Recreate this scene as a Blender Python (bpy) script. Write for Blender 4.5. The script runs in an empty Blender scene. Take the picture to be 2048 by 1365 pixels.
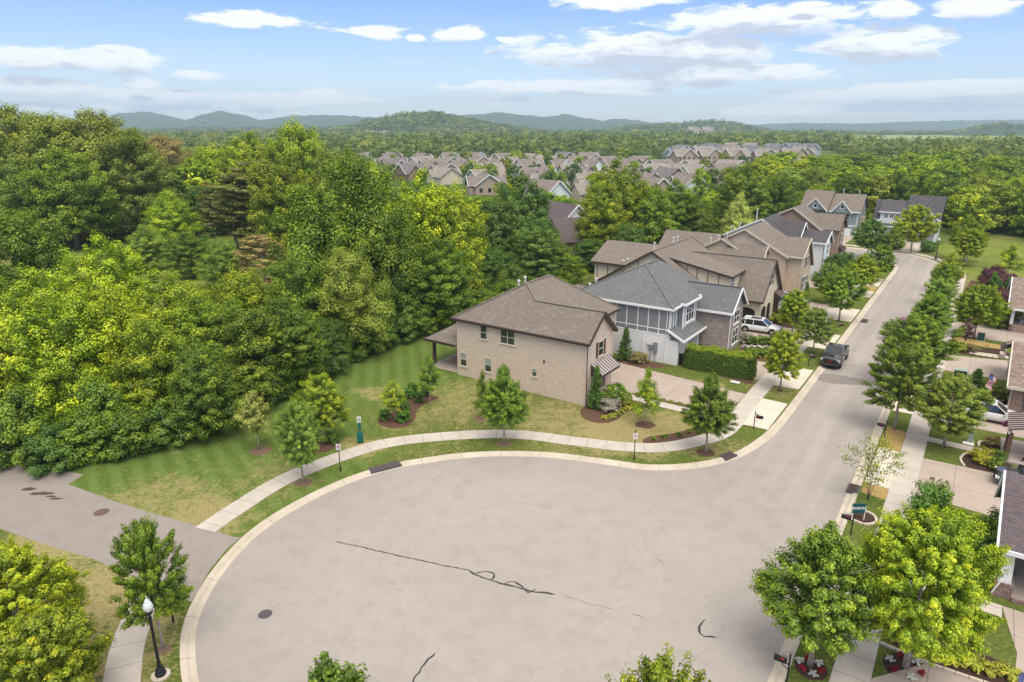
import bpy, bmesh, math, random
import numpy as np
from mathutils import Vector, Matrix
R = math.radians
SC = bpy.context.scene
COL = SC.collection
rng = random.Random(7)

# ------------------------------------------------------------------ camera
H = 24.0
FPX = 1365.0                      # focal length in photo pixels (2048 wide)
PITCH = math.atan((682.5 - 255.0) / FPX)
cam_d = bpy.data.cameras.new('camera')
cam_d.sensor_width = 36.0
cam_d.lens = 36.0 * FPX / 2048.0
cam_d.clip_start = 0.5
cam_d.clip_end = 30000
cam = bpy.data.objects.new('camera', cam_d)
COL.objects.link(cam)
cam.location = (0, 0, H)
cam.rotation_euler = (math.pi / 2 - PITCH, 0, 0)
SC.camera = cam

# ------------------------------------------------------------------ exposure
SC.view_settings.view_transform = 'Standard'
SC.view_settings.look = 'None'
SC.view_settings.exposure = 0.72
SC.view_settings.gamma = 1.0
SC.cycles.max_bounces = 6
SC.cycles.diffuse_bounces = 3
SC.cycles.glossy_bounces = 2
SC.cycles.transmission_bounces = 3
SC.cycles.transparent_max_bounces = 4
SC.cycles.volume_bounces = 0
SC.cycles.use_denoising = True
SC.cycles.sample_clamp_indirect = 6.0

# ------------------------------------------------------------------ sun
SUN_EL, SUN_AZ = R(64), R(165)     # azimuth clockwise from +Y
sd = bpy.data.lights.new('sun', 'SUN')
sd.energy = 2.1
sd.angle = R(42)
sd.color = (1.0, 0.93, 0.82)
so = bpy.data.objects.new('sun', sd)
COL.objects.link(so)
sdir = Vector((math.sin(SUN_AZ) * math.cos(SUN_EL), math.cos(SUN_AZ) * math.cos(SUN_EL), math.sin(SUN_EL)))
so.rotation_euler = sdir.to_track_quat('Z', 'Y').to_euler()
so.location = (0, 0, 200)

# ------------------------------------------------------------------ node helper
class NT:
    def __init__(s, tree):
        s.t = tree; s.n = tree.nodes; s.l = tree.links
    def new(s, kind, **kw):
        n = s.n.new(kind)
        for k, v in kw.items():
            setattr(n, k, v)
        return n
    def put(s, sock, val):
        if isinstance(val, bpy.types.NodeSocket):
            s.l.new(val, sock)
        elif val is not None:
            if isinstance(val, (tuple, list)) and sock.type == 'RGBA' and len(val) == 3:
                val = (*val, 1.0)
            sock.default_value = val
    def math(s, op, a, b=None, c=None, clamp=False):
        n = s.new('ShaderNodeMath', operation=op, use_clamp=clamp)
        s.put(n.inputs[0], a); s.put(n.inputs[1], b)
        if c is not None: s.put(n.inputs[2], c)
        return n.outputs[0]
    def vmath(s, op, a, b=None, c=None, out=0):
        n = s.new('ShaderNodeVectorMath', operation=op)
        s.put(n.inputs[0], a)
        if b is not None: s.put(n.inputs[1], b)
        if c is not None: s.put(n.inputs[2], c)
        return n.outputs[out]
    def mix(s, f, a, b, mode='MIX'):
        n = s.new('ShaderNodeMix', data_type='RGBA', blend_type=mode)
        s.put(n.inputs[0], f); s.put(n.inputs[6], a); s.put(n.inputs[7], b)
        return n.outputs[2]
    def step(s, v, lo, hi, t0=0.0, t1=1.0):
        n = s.new('ShaderNodeMapRange', interpolation_type='SMOOTHSTEP')
        s.put(n.inputs[0], v)
        n.inputs[1].default_value = lo; n.inputs[2].default_value = hi
        n.inputs[3].default_value = t0; n.inputs[4].default_value = t1
        return n.outputs[0]
    def noise(s, vec, scale, detail=3.0, rough=0.55, dist=0.0, out=0):
        n = s.new('ShaderNodeTexNoise')
        if vec is not None: s.put(n.inputs['Vector'], vec)
        n.inputs['Scale'].default_value = scale
        n.inputs['Detail'].default_value = detail
        n.inputs['Roughness'].default_value = rough
        n.inputs['Distortion'].default_value = dist
        return n.outputs[out]

# ------------------------------------------------------------------ world: sky and clouds
world = bpy.data.worlds.new('World')
SC.world = world
world.use_nodes = True
W_ = NT(world.node_tree)
W_.n.clear()
sky = W_.new('ShaderNodeTexSky', sky_type='NISHITA', sun_disc=False)
sky.sun_elevation = SUN_EL
sky.sun_rotation = SUN_AZ
sky.altitude = 200
sky.air_density = 1.0
sky.dust_density = 0.6
sky.ozone_density = 1.6
tcw = W_.new('ShaderNodeTexCoord')
sepw = W_.new('ShaderNodeSeparateXYZ')
W_.put(sepw.inputs[0], tcw.outputs['Generated'])
azn = W_.math('ARCTAN2', sepw.outputs[0], sepw.outputs[1])
eln = W_.math('ARCSINE', sepw.outputs[2])
cmb = W_.new('ShaderNodeCombineXYZ')
W_.put(cmb.inputs[0], azn); W_.put(cmb.inputs[1], eln)
AE = cmb.outputs[0]

def pix_dir(px, py):
    v = py - 682.5
    x, y, z = px - 1024, FPX * math.cos(PITCH) - v * math.sin(PITCH), -(FPX * math.sin(PITCH) + v * math.cos(PITCH))
    return math.atan2(x, y), math.atan2(z, math.hypot(x, y))

# cloud banks as azimuth / elevation ellipses: (x, y, half width, half height) as seen from the street
CLOUDS = [(490, 38, 125, 13), (755, 64, 66, 15), (925, 70, 46, 17), (130, 118, 175, 26), (385, 148, 60, 11), (70, 172, 150, 18),
          (292, 168, 34, 11), (330, 190, 150, 13), (600, 196, 190, 13), (1290, 104, 250, 40), (1500, 46, 190, 33), (1440, 150, 220, 24),
          (1120, 174, 215, 14), (1765, 88, 120, 34), (1780, 16, 58, 20), (1955, 14, 72, 20), (1225, 4, 110, 14), (1620, 8, 40, 9),
          (1000, 201, 62, 8), (1250, 184, 80, 9), (1850, 186, 290, 16), (1760, 216, 380, 13), (260, 216, 330, 10), (1960, 168, 130, 9),
          (-300, 120, 190, 40), (2400, 90, 220, 40), (2700, 190, 260, 18), (-500, 190, 240, 16), (600, -190, 330, 70), (1500, -260, 380, 80),
          (150, -330, 200, 60), (2300, -160, 260, 60), (840, 72, 22, 8), (1010, 82, 22, 6)]
def cloud_field(vec):
    best = None
    for (cx, cy, hw, hh) in CLOUDS:
        a0, e0 = pix_dir(cx, cy)
        ha = abs(pix_dir(cx + hw, cy)[0] - pix_dir(cx - hw, cy)[0]) / 2
        he = abs(pix_dir(cx, cy - hh)[1] - pix_dir(cx, cy + hh)[1]) / 2
        v = W_.vmath('MULTIPLY_ADD', vec, (1 / ha, 1 / he, 0), (-a0 / ha, -e0 / he, 0))
        ln = W_.vmath('LENGTH', v, out=1)
        best = ln if best is None else W_.math('MINIMUM', best, ln)
    return best
warp = W_.noise(W_.vmath('MULTIPLY', AE, (9, 20, 1)), 1.0, 3, 0.5, out=1)
warp = W_.vmath('MULTIPLY', W_.vmath('SUBTRACT', warp, (0.5, 0.5, 0.5)), (0.07, 0.016, 0))
AEw = W_.vmath('ADD', AE, warp)
f1 = cloud_field(AEw)
f2 = cloud_field(W_.vmath('ADD', AEw, (0.004, 0.016, 0)))
fine = W_.noise(W_.vmath('MULTIPLY', AE, (18, 70, 1)), 1.0, 9, 0.66, 0.4)
wisp = W_.noise(W_.vmath('MULTIPLY', AE, (5, 48, 1)), 1.0, 6, 0.6)
fn = W_.math('MULTIPLY_ADD', fine, 2.9, -1.45)
d1 = W_.math('SUBTRACT', W_.math('ADD', fn, 1.12), f1)
cover = W_.step(d1, -0.15, 0.38)
d2 = W_.math('SUBTRACT', W_.math('ADD', fn, 0.95), f2)
under = W_.step(d2, -0.15, 0.6)
veil = W_.math('MULTIPLY', W_.step(wisp, 0.42, 0.72), W_.step(eln, 0.01, 0.13, 0.5, 0.03))
grade = W_.mix(W_.step(eln, 0.0, 0.22), (0.96, 0.98, 1.12), (0.56, 0.72, 1.30))
skyc = W_.mix(1.0, sky.outputs[0], grade, 'MULTIPLY')
skyc = W_.mix(veil, skyc, (6.2, 6.8, 7.9))
cloudc = W_.mix(under, (7.8, 7.7, 7.6), (4.2, 4.45, 5.1))
skyc = W_.mix(W_.math('MULTIPLY', cover, 0.9), skyc, cloudc)
# a broken white overcast stands overhead (above the picture): it is what makes the light so soft
over = W_.math('MULTIPLY', W_.step(eln, 0.21, 0.5), W_.step(W_.noise(W_.vmath('MULTIPLY', tcw.outputs['Generated'], (3, 3, 3)), 1.0, 4), 0.25, 0.5, 0.72, 0.96))
skyc = W_.mix(over, skyc, (7.6, 7.45, 7.2))
bg = W_.new('ShaderNodeBackground')
W_.put(bg.inputs[0], skyc)
bg.inputs[1].default_value = 0.10
wo = W_.new('ShaderNodeOutputWorld')
W_.l.new(bg.outputs[0], wo.inputs[0])

# ------------------------------------------------------------------ layout helpers
def gp(px, py, z=0.0):
    """where a point of the photograph lies on the ground (metres, camera at the origin)"""
    v = py - 682.5
    f = FPX * math.cos(PITCH) - v * math.sin(PITCH)
    d = FPX * math.sin(PITCH) + v * math.cos(PITCH)
    k = (H - z) / d
    return ((px - 1024) * k, f * k)
def hgt(px, py_base, py_top):
    x, y = gp(px, py_base)
    v = py_top - 682.5
    return H - y * (FPX * math.sin(PITCH) + v * math.cos(PITCH)) / (FPX * math.cos(PITCH) - v * math.sin(PITCH))
UX, UY = 0.565, 0.825            # along the street
K0 = (20.0, 50.0)
def XY(s, t):
    return (K0[0] + s * UX - t * UY, K0[1] + s * UY + t * UX)
STANG = math.atan2(UY, UX)

# ------------------------------------------------------------------ mesh helpers
def props(o, label=None, cat=None, group=None, kind=None):
    if label: o['label'] = label
    if cat: o['category'] = cat
    if group: o['group'] = group
    if kind: o['kind'] = kind
    return o
def empty(name, loc, rz=0.0, label=None, cat=None, group=None):
    o = bpy.data.objects.new(name, None)
    o.empty_display_size = 0.3
    COL.objects.link(o)
    o.location = loc if len(loc) == 3 else (loc[0], loc[1], 0.0)
    o.rotation_euler = (0, 0, rz)
    return props(o, label, cat, group)

class MB:
    def __init__(s):
        s.v = []; s.f = []; s.m = []; s.cm = 0
    def poly(s, pts):
        b = len(s.v); s.v += [tuple(p) for p in pts]
        s.f.append(tuple(range(b, b + len(pts)))); s.m.append(s.cm); return s
    def mesh(s, vs, fs):
        b = len(s.v); s.v += [tuple(p) for p in vs]
        for f in fs:
            s.f.append(tuple(b + i for i in f)); s.m.append(s.cm)
        return s
    def box(s, x0, x1, y0, y1, z0, z1):
        vs = [(x, y, z) for z in (z0, z1) for y in (y0, y1) for x in (x0, x1)]
        return s.mesh(vs, [(0, 2, 3, 1), (4, 5, 7, 6), (0, 1, 5, 4), (2, 6, 7, 3), (0, 4, 6, 2), (1, 3, 7, 5)])
    def prism(s, prof, axis, a, b):
        n = len(prof)
        def P3(p, q):
            return {'y': (p[0], q, p[1]), 'x': (q, p[0], p[1]), 'z': (p[0], p[1], q)}[axis]
        vs = [P3(p, a) for p in prof] + [P3(p, b) for p in prof]
        fs = [tuple(range(n)), tuple(range(2 * n - 1, n - 1, -1))]
        fs += [(i, (i + 1) % n, n + (i + 1) % n, n + i) for i in range(n)]
        return s.mesh(vs, fs)
    def slab(s, pts, th):
        n = len(pts)
        vs = [tuple(p) for p in pts] + [(p[0], p[1], p[2] - th) for p in pts]
        fs = [tuple(range(n)), tuple(range(2 * n - 1, n - 1, -1))]
        fs += [(i, n + i, n + (i + 1) % n, (i + 1) % n) for i in range(n)]
        return s.mesh(vs, fs)
    def bar(s, p, q, w, h):
        """rectangular bar between two points, w across and h deep"""
        p = Vector(p); q = Vector(q); d = (q - p).normalized()
        up = Vector((0, 0, 1)) if abs(d.z) < 0.95 else Vector((0, 1, 0))
        x = d.cross(up).normalized() * w / 2; y = x.cross(d).normalized() * h / 2
        vs = [a + i * x + j * y for a in (p, q) for i, j in ((-1, -1), (1, -1), (1, 1), (-1, 1))]
        return s.mesh(vs, [(0, 1, 2, 3), (7, 6, 5, 4), (0, 4, 5, 1), (1, 5, 6, 2), (2, 6, 7, 3), (3, 7, 4, 0)])
    def tube(s, pts, rad, n=8, cap=True):
        pts = [Vector(p) for p in pts]
        if not hasattr(rad, '__len__'): rad = [rad] * len(pts)
        b = len(s.v); prev = None
        for i, p in enumerate(pts):
            d = (pts[min(i + 1, len(pts) - 1)] - pts[max(i - 1, 0)]).normalized()
            if prev is None:
                prev = d.cross(Vector((0, 0, 1)) if abs(d.z) < 0.9 else Vector((1, 0, 0))).normalized()
            x = (prev - d * prev.dot(d)).normalized(); y = d.cross(x); prev = x
            for k in range(n):
                a = 2 * math.pi * k / n
                s.v.append(tuple(p + (x * math.cos(a) + y * math.sin(a)) * rad[i]))
        for i in range(len(pts) - 1):
            for k in range(n):
                k2 = (k + 1) % n
                s.f.append((b + i * n + k, b + i * n + k2, b + (i + 1) * n + k2, b + (i + 1) * n + k)); s.m.append(s.cm)
        if cap:
            s.f.append(tuple(b + k for k in range(n - 1, -1, -1))); s.m.append(s.cm)
            e = b + (len(pts) - 1) * n
            s.f.append(tuple(e + k for k in range(n))); s.m.append(s.cm)
        return s
    def lathe(s, prof, cx=0, cy=0, n=16):
        return s.tube([(cx, cy, z + i * 1e-5) for i, (r, z) in enumerate(prof)], [max(r, 0.001) for r, z in prof], n)
    def disc(s, cx, cy, z, rx, ry=None, n=24, jit=0.0, seed=0):
        r = random.Random(seed); ry = ry or rx
        return s.poly([(cx + rx * (1 + r.uniform(-jit, jit)) * math.cos(2 * math.pi * k / n), cy + ry * (1 + r.uniform(-jit, jit)) * math.sin(2 * math.pi * k / n), z) for k in range(n)])
    def build(s, name, mat, parent=None, off=(0, 0, 0), smooth=False, bevel=0.0, link=True):
        me = bpy.data.meshes.new(name)
        me.from_pydata([(p[0] + off[0], p[1] + off[1], p[2] + off[2]) for p in s.v], [], s.f)
        mats = mat if isinstance(mat, (list, tuple)) else [mat]
        for m in mats: me.materials.append(m)
        me.polygons.foreach_set('material_index', s.m)
        bm = bmesh.new(); bm.from_mesh(me)
        bmesh.ops.recalc_face_normals(bm, faces=bm.faces)
        if bevel:
            bmesh.ops.bevel(bm, geom=bm.edges, offset=bevel, segments=1, affect='EDGES')
        uvl = bm.loops.layers.uv.new('UVMap')
        for f in bm.faces:
            nn = f.normal
            if nn.length < 0.5: continue
            if abs(nn.z) > 0.985:
                ux, vx = Vector((1, 0, 0)), Vector((0, 1, 0))
            else:
                ux = Vector((0, 0, 1)).cross(nn).normalized(); vx = nn.cross(ux)
            for lp in f.loops:
                lp[uvl].uv = (lp.vert.co.dot(ux), lp.vert.co.dot(vx))
            f.smooth = smooth
        bm.to_mesh(me); bm.free()
        o = bpy.data.objects.new(name, me)
        if link: COL.objects.link(o)
        if parent: o.parent = parent
        return o

# ------------------------------------------------------------------ materials
MATS = {}
def mat(name, col=(0.5, 0.5, 0.5), rough=0.8, metal=0.0, fn=None, spec=0.3, bump=None):
    if name in MATS: return MATS[name]
    m = bpy.data.materials.new(name); m.use_nodes = True
    t = NT(m.node_tree); t.n.clear()
    out = t.new('ShaderNodeOutputMaterial'); b = t.new('ShaderNodeBsdfPrincipled')
    t.l.new(b.outputs[0], out.inputs[0])
    b.inputs['Roughness'].default_value = rough; b.inputs['Metallic'].default_value = metal
    b.inputs['Specular IOR Level'].default_value = spec
    c = col
    if fn:
        c = fn(t, b)
    else:
        tc = t.new('ShaderNodeTexCoord').outputs['Object']
        n = t.noise(tc, 6.0, 3)
        c = t.mix(t.step(n, 0.3, 0.7, 0.0, 0.25), col, tuple(x * 0.75 for x in col))
    t.put(b.inputs['Base Color'], c)
    MATS[name] = m
    return m
def uvn(t): return t.new('ShaderNodeTexCoord').outputs['UV']
def obn(t): return t.new('ShaderNodeTexCoord').outputs['Object']
def posn(t): return t.new('ShaderNodeNewGeometry').outputs['Position']
def bumped(t, b, hnode, strength=0.3, dist=0.05):
    bp = t.new('ShaderNodeBump'); bp.inputs['Strength'].default_value = strength; bp.inputs['Distance'].default_value = dist
    t.put(bp.inputs['Height'], hnode); t.l.new(bp.outputs[0], b.inputs['Normal'])
def brick_fn(c1, c2, c3, mortar, bw=0.24, bh=0.085, ms=0.012, patch=0.5):
    def fn(t, b):
        uv = uvn(t)
        br = t.new('ShaderNodeTexBrick')
        t.put(br.inputs['Vector'], uv)
        t.put(br.inputs['Color1'], c1); t.put(br.inputs['Color2'], c2); t.put(br.inputs['Mortar'], mortar)
        br.inputs['Scale'].default_value = 1.0; br.inputs['Brick Width'].default_value = bw; br.inputs['Row Height'].default_value = bh
        br.inputs['Mortar Size'].default_value = ms; br.inputs['Bias'].default_value = -0.1
        # a second brick layer on the same grid picks single bricks of a third tone
        sn = t.vmath('DIVIDE', uv, (bw, bh, 1))
        fl = t.vmath('FLOOR', sn)
        wn = t.new('ShaderNodeTexWhiteNoise'); t.put(wn.inputs['Vector'], fl)
        c = t.mix(t.step(wn.outputs[0], 0.66, 0.72, 0, 0.6), br.outputs[0], c3)
        big = t.noise(uv, 0.55, 4, 0.6)
        c = t.mix(t.step(big, 0.35, 0.7, 0.0, patch * 0.45), c, tuple(x * 0.72 for x in c1))
        bumped(t, b, br.outputs[1], 0.25, -0.01)
        return c
    return fn
def shingle_fn(c1, c2, speck, amt=0.78, sh=0.15, sw=0.30):
    def fn(t, b):
        uv = uvn(t)
        br = t.new('ShaderNodeTexBrick')
        t.put(br.inputs['Vector'], uv)
        t.put(br.inputs['Color1'], c1); t.put(br.inputs['Color2'], c2); t.put(br.inputs['Mortar'], tuple(x * 0.42 for x in c1))
        br.inputs['Brick Width'].default_value = sw; br.inputs['Row Height'].default_value = sh; br.inputs['Scale'].default_value = 1.0
        br.inputs['Mortar Size'].default_value = 0.014; br.inputs['Mortar Smooth'].default_value = 0.4
        fl = t.vmath('FLOOR', t.vmath('DIVIDE', uv, (sw, sh, 1)))
        wn = t.new('ShaderNodeTexWhiteNoise'); t.put(wn.inputs['Vector'], fl)
        c = t.mix(t.step(wn.outputs[0], amt, amt + 0.05, 0, 0.32), br.outputs[0], speck)
        big = t.noise(uv, 0.35, 5, 0.65)
        c = t.mix(t.step(big, 0.35, 0.75, 0.0, 0.25), c, tuple(x * 0.75 for x in c1))
        bumped(t, b, br.outputs[1], 0.3, -0.02)
        return c
    return fn
def siding_fn(c, pitch=0.18, vertical=False):
    def fn(t, b):
        uv = uvn(t)
        se = t.new('ShaderNodeSeparateXYZ'); t.put(se.inputs[0], uv)
        fr = t.math('FRACT', t.math('DIVIDE', se.outputs[0 if vertical else 1], pitch))
        line = t.step(fr, 0.0, 0.12, 1.0, 0.0)
        n = t.noise(uv, 0.9, 4)
        cc = t.mix(t.step(n, 0.3, 0.8, 0, 0.18), c, tuple(x * 0.75 for x in c))
        bumped(t, b, fr, 0.5, 0.03)
        return t.mix(t.math('MULTIPLY', line, 0.5), cc, tuple(x * 0.45 for x in c))
    return fn
def concrete_fn(c, joint=None, stain=0.35, axis=0, cross=None):
    def fn(t, b):
        uv = uvn(t)
        n1 = t.noise(uv, 0.5, 6, 0.7); n2 = t.noise(uv, 9.0, 4, 0.7); n3 = t.noise(uv, 60, 2)
        cc = t.mix(t.step(n1, 0.3, 0.7, 0, stain), c, tuple(x * y for x, y in zip(c, (0.68, 0.64, 0.6))))
        cc = t.mix(t.step(n2, 0.35, 0.7, 0, 0.22), cc, tuple(x * 0.72 for x in c))
        cc = t.mix(t.step(n3, 0.4, 0.7, 0, 0.16), cc, tuple(min(1, x * 1.25) for x in c))
        se = t.new('ShaderNodeSeparateXYZ'); t.put(se.inputs[0], uv)
        for ax, jt in ((axis, joint), (1 - axis, cross)):
            if jt:
                fr = t.math('ABSOLUTE', t.math('SUBTRACT', t.math('FRACT', t.math('DIVIDE', se.outputs[ax], jt)), 0.5))
                w = 0.022 / jt
                cc = t.mix(t.step(fr, 0.5 - w * 1.6, 0.5 - w * 0.5, 0, 0.62), cc, tuple(x * 0.3 for x in c))
        bumped(t, b, n3, 0.15, 0.004)
        return cc
    return fn
# brick, roof and wall finishes
M = {}
M['brick_tan'] = mat('brick_tan', fn=brick_fn((0.60, 0.445, 0.345), (0.66, 0.525, 0.41), (0.49, 0.41, 0.35), (0.64, 0.55, 0.45), patch=0.12), rough=0.9)
M['brick_cream'] = mat('brick_cream', fn=brick_fn((0.52, 0.40, 0.29), (0.60, 0.49, 0.37), (0.44, 0.32, 0.23), (0.58, 0.51, 0.42)), rough=0.9)
M['brick_brown'] = mat('brick_brown', fn=brick_fn((0.30, 0.20, 0.14), (0.38, 0.27, 0.19), (0.25, 0.17, 0.14), (0.36, 0.30, 0.25)), rough=0.9)
M['brick_red'] = mat('brick_red', fn=brick_fn((0.17, 0.06, 0.045), (0.24, 0.09, 0.06), (0.10, 0.04, 0.035), (0.42, 0.38, 0.34), ms=0.016), rough=0.9)
M['brick_rose'] = mat('brick_rose', fn=brick_fn((0.30, 0.18, 0.14), (0.38, 0.25, 0.2), (0.22, 0.15, 0.13), (0.40, 0.34, 0.3)), rough=0.9)
M['brick_white'] = mat('brick_white', fn=brick_fn((0.74, 0.74, 0.73), (0.80, 0.80, 0.79), (0.76, 0.76, 0.76), (0.64, 0.65, 0.66), ms=0.01, patch=0.12), rough=0.75)
M['stone'] = mat('stone', fn=brick_fn((0.36, 0.29, 0.24), (0.52, 0.44, 0.38), (0.22, 0.19, 0.18), (0.20, 0.17, 0.15), bw=0.46, bh=0.13, ms=0.022), rough=0.95)
M['roof_brown'] = mat('roof_brown', fn=shingle_fn((0.192, 0.160, 0.134), (0.225, 0.188, 0.158), (0.36, 0.31, 0.25), 0.89), rough=0.95)
M['roof_grey'] = mat('roof_grey', fn=shingle_fn((0.135, 0.138, 0.138), (0.175, 0.178, 0.175), (0.26, 0.25, 0.235), 0.88), rough=0.95)
M['roof_dark'] = mat('roof_dark', fn=shingle_fn((0.075, 0.07, 0.078), (0.11, 0.10, 0.108), (0.15, 0.135, 0.135), 0.82), rough=0.95)
M['roof_plum'] = mat('roof_plum', fn=shingle_fn((0.105, 0.085, 0.09), (0.15, 0.12, 0.125), (0.2, 0.12, 0.115), 0.8), rough=0.95)
M['roof_mixed'] = mat('roof_mixed', fn=shingle_fn((0.2, 0.15, 0.12), (0.28, 0.2, 0.165), (0.42, 0.36, 0.32), 0.66), rough=0.95)
M['stucco'] = mat('stucco', fn=concrete_fn((0.66, 0.58, 0.43), stain=0.12), rough=0.9)
M['siding_grey'] = mat('siding_grey', fn=siding_fn((0.235, 0.25, 0.265), 0.2), rough=0.75)
M['siding_blue'] = mat('siding_blue', fn=siding_fn((0.30, 0.335, 0.36), 0.2), rough=0.75)
M['siding_white'] = mat('siding_white', fn=siding_fn((0.76, 0.78, 0.8), 0.2), rough=0.7)
M['siding_green'] = mat('siding_green', fn=siding_fn((0.24, 0.25, 0.16), 0.2), rough=0.7)
M['batten_pale'] = mat('batten_pale', fn=siding_fn((0.60, 0.62, 0.64), 0.4, True), rough=0.7)
M['white'] = mat('white_trim', (0.80, 0.80, 0.79), 0.6)
M['cream_trim'] = mat('cream_trim', (0.60, 0.53, 0.42), 0.7)
M['brown_trim'] = mat('brown_trim', (0.065, 0.042, 0.034), 0.55)
M['shutter'] = mat('shutter_brown', (0.13, 0.062, 0.042), 0.6)
M['soffit'] = mat('soffit', (0.55, 0.5, 0.42), 0.8)
def glass_fn(t, b):
    b.inputs['Coat Weight'].default_value = 0.0
    n = t.noise(obn(t), 1.3, 2)
    return t.mix(t.step(n, 0.35, 0.65), (0.018, 0.022, 0.024), (0.055, 0.065, 0.065))
M['glass'] = mat('window_glass', fn=glass_fn, rough=0.08, spec=0.9)
M['blind'] = mat('window_blind', (0.30, 0.34, 0.31), 0.35, spec=0.5)
M['car_glass'] = mat('car_glass', (0.02, 0.024, 0.028), 0.06, spec=0.9)
M['metal_roof'] = mat('metal_roof', (0.50, 0.44, 0.42), 0.35, metal=0.35)
M['metal_seam'] = mat('metal_seam', (0.09, 0.055, 0.045), 0.5)
M['pvc'] = mat('pvc_pipe', (0.62, 0.62, 0.6), 0.6)
M['meter'] = mat('meter_grey', (0.28, 0.30, 0.31), 0.5, metal=0.3)
M['black'] = mat('black_metal', (0.014, 0.014, 0.016), 0.45)
M['dark'] = mat('painted_shade', (0.022, 0.02, 0.019), 0.9)  # near-black colour that stands in for the shade inside hollows
M['rubber'] = mat('rubber', (0.016, 0.016, 0.017), 0.85)
M['alloy'] = mat('alloy', (0.5, 0.5, 0.51), 0.3, metal=0.8)
M['wood_post'] = mat('wood_post', (0.16, 0.085, 0.06), 0.7)
M['timber'] = mat('timber', (0.24, 0.115, 0.055), 0.85)
M['pole_wood'] = mat('pole_wood', (0.16, 0.135, 0.12), 0.9)
M['green_box'] = mat('green_box', (0.018, 0.075, 0.06), 0.5)
M['teal'] = mat('teal_plastic', (0.005, 0.115, 0.09), 0.45)
M['pale_box'] = mat('pale_green_box', (0.30, 0.36, 0.29), 0.6)
M['lamp_glass'] = mat('lamp_glass', (0.66, 0.70, 0.70), 0.15, spec=0.6)
M['sign_white'] = mat('sign_white', (0.76, 0.74, 0.74), 0.5)
M['sign_ink'] = mat('sign_ink', (0.42, 0.17, 0.24), 0.6)
M['lid_green'] = mat('lid_green', (0.36, 0.50, 0.42), 0.7)
M['stone_edge'] = mat('stone_edge', (0.55, 0.47, 0.37), 0.9)
M['iron'] = mat('iron_cover', (0.13, 0.085, 0.065), 0.85)
M['storm'] = mat('storm_drain', (0.085, 0.075, 0.082), 0.8)
M['red'] = mat('red_paint', (0.5, 0.02, 0.02), 0.5)
M['blue'] = mat('flag_blue', (0.02, 0.035, 0.16), 0.7)
M['flag_red'] = mat('flag_red', (0.52, 0.035, 0.05), 0.7)

def bark_fn(c):
    def fn(t, b):
        n = t.noise(t.vmath('MULTIPLY', obn(t), (14, 14, 3)), 1.0, 4)
        bumped(t, b, n, 0.5, 0.03)
        return t.mix(t.step(n, 0.3, 0.7), tuple(x * 0.6 for x in c), tuple(x * 1.25 for x in c))
    return fn
M['bark'] = mat('bark', fn=bark_fn((0.18, 0.14, 0.11)), rough=0.95)
M['bark_pale'] = mat('bark_pale', fn=bark_fn((0.36, 0.31, 0.26)), rough=0.95)

def leaf_mat(name, lo, mid, hi, trans=0.2, hue=0.04):
    m = bpy.data.materials.new(name); m.use_nodes = True
    t = NT(m.node_tree); t.n.clear()
    at = t.new('ShaderNodeAttribute', attribute_name='tint')
    oi = t.new('ShaderNodeObjectInfo')
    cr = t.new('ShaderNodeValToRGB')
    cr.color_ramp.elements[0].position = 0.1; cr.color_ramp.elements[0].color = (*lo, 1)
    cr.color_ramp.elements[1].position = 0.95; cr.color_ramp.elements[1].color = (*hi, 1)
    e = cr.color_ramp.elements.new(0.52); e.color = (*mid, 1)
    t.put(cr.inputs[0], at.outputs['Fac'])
    hs = t.new('ShaderNodeHueSaturation')
    t.put(hs.inputs['Color'], cr.outputs[0])
    t.put(hs.inputs['Hue'], t.math('MULTIPLY_ADD', oi.outputs['Random'], hue * 0.5, 0.498 - hue * 0.25))
    t.put(hs.inputs['Value'], t.math('MULTIPLY_ADD', t.math('FRACT', t.math('MULTIPLY', oi.outputs['Random'], 7.31)), 0.5, 0.78))
    df = t.new('ShaderNodeBsdfDiffuse'); tr = t.new('ShaderNodeBsdfTranslucent'); mx = t.new('ShaderNodeMixShader')
    gl = t.new('ShaderNodeBsdfGlossy'); gl.inputs['Roughness'].default_value = 0.5
    t.put(df.inputs[0], hs.outputs[0])
    t.put(tr.inputs[0], t.mix(1.0, hs.outputs[0], (1.25, 1.15, 0.55), 'MULTIPLY'))
    mx.inputs[0].default_value = trans
    t.l.new(df.outputs[0], mx.inputs[1]); t.l.new(tr.outputs[0], mx.inputs[2])
    m2 = t.new('ShaderNodeMixShader'); m2.inputs[0].default_value = 0.035
    t.l.new(mx.outputs[0], m2.inputs[1]); t.l.new(gl.outputs[0], m2.inputs[2])
    out = t.new('ShaderNodeOutputMaterial'); t.l.new(m2.outputs[0], out.inputs[0])
    MATS[name] = m; M[name] = m
    return m
leaf_mat('leaf_green', (0.060, 0.118, 0.009), (0.145, 0.238, 0.014), (0.405, 0.504, 0.026))
leaf_mat('leaf_deep', (0.052, 0.117, 0.016), (0.107, 0.204, 0.025), (0.213, 0.330, 0.035))
leaf_mat('leaf_bright', (0.095, 0.168, 0.006), (0.253, 0.364, 0.011), (0.714, 0.696, 0.026))
leaf_mat('leaf_yellow', (0.096, 0.166, 0.005), (0.296, 0.408, 0.009), (0.758, 0.783, 0.025))
leaf_mat('leaf_olive', (0.118, 0.164, 0.020), (0.227, 0.290, 0.031), (0.451, 0.484, 0.052))
leaf_mat('leaf_soft', (0.107, 0.194, 0.026), (0.213, 0.330, 0.039), (0.451, 0.522, 0.061))
leaf_mat('leaf_pale', (0.175, 0.246, 0.051), (0.390, 0.458, 0.093), (0.780, 0.774, 0.195))
leaf_mat('leaf_pine', (0.107, 0.135, 0.025), (0.203, 0.223, 0.039), (0.356, 0.330, 0.061), 0.2)
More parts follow.
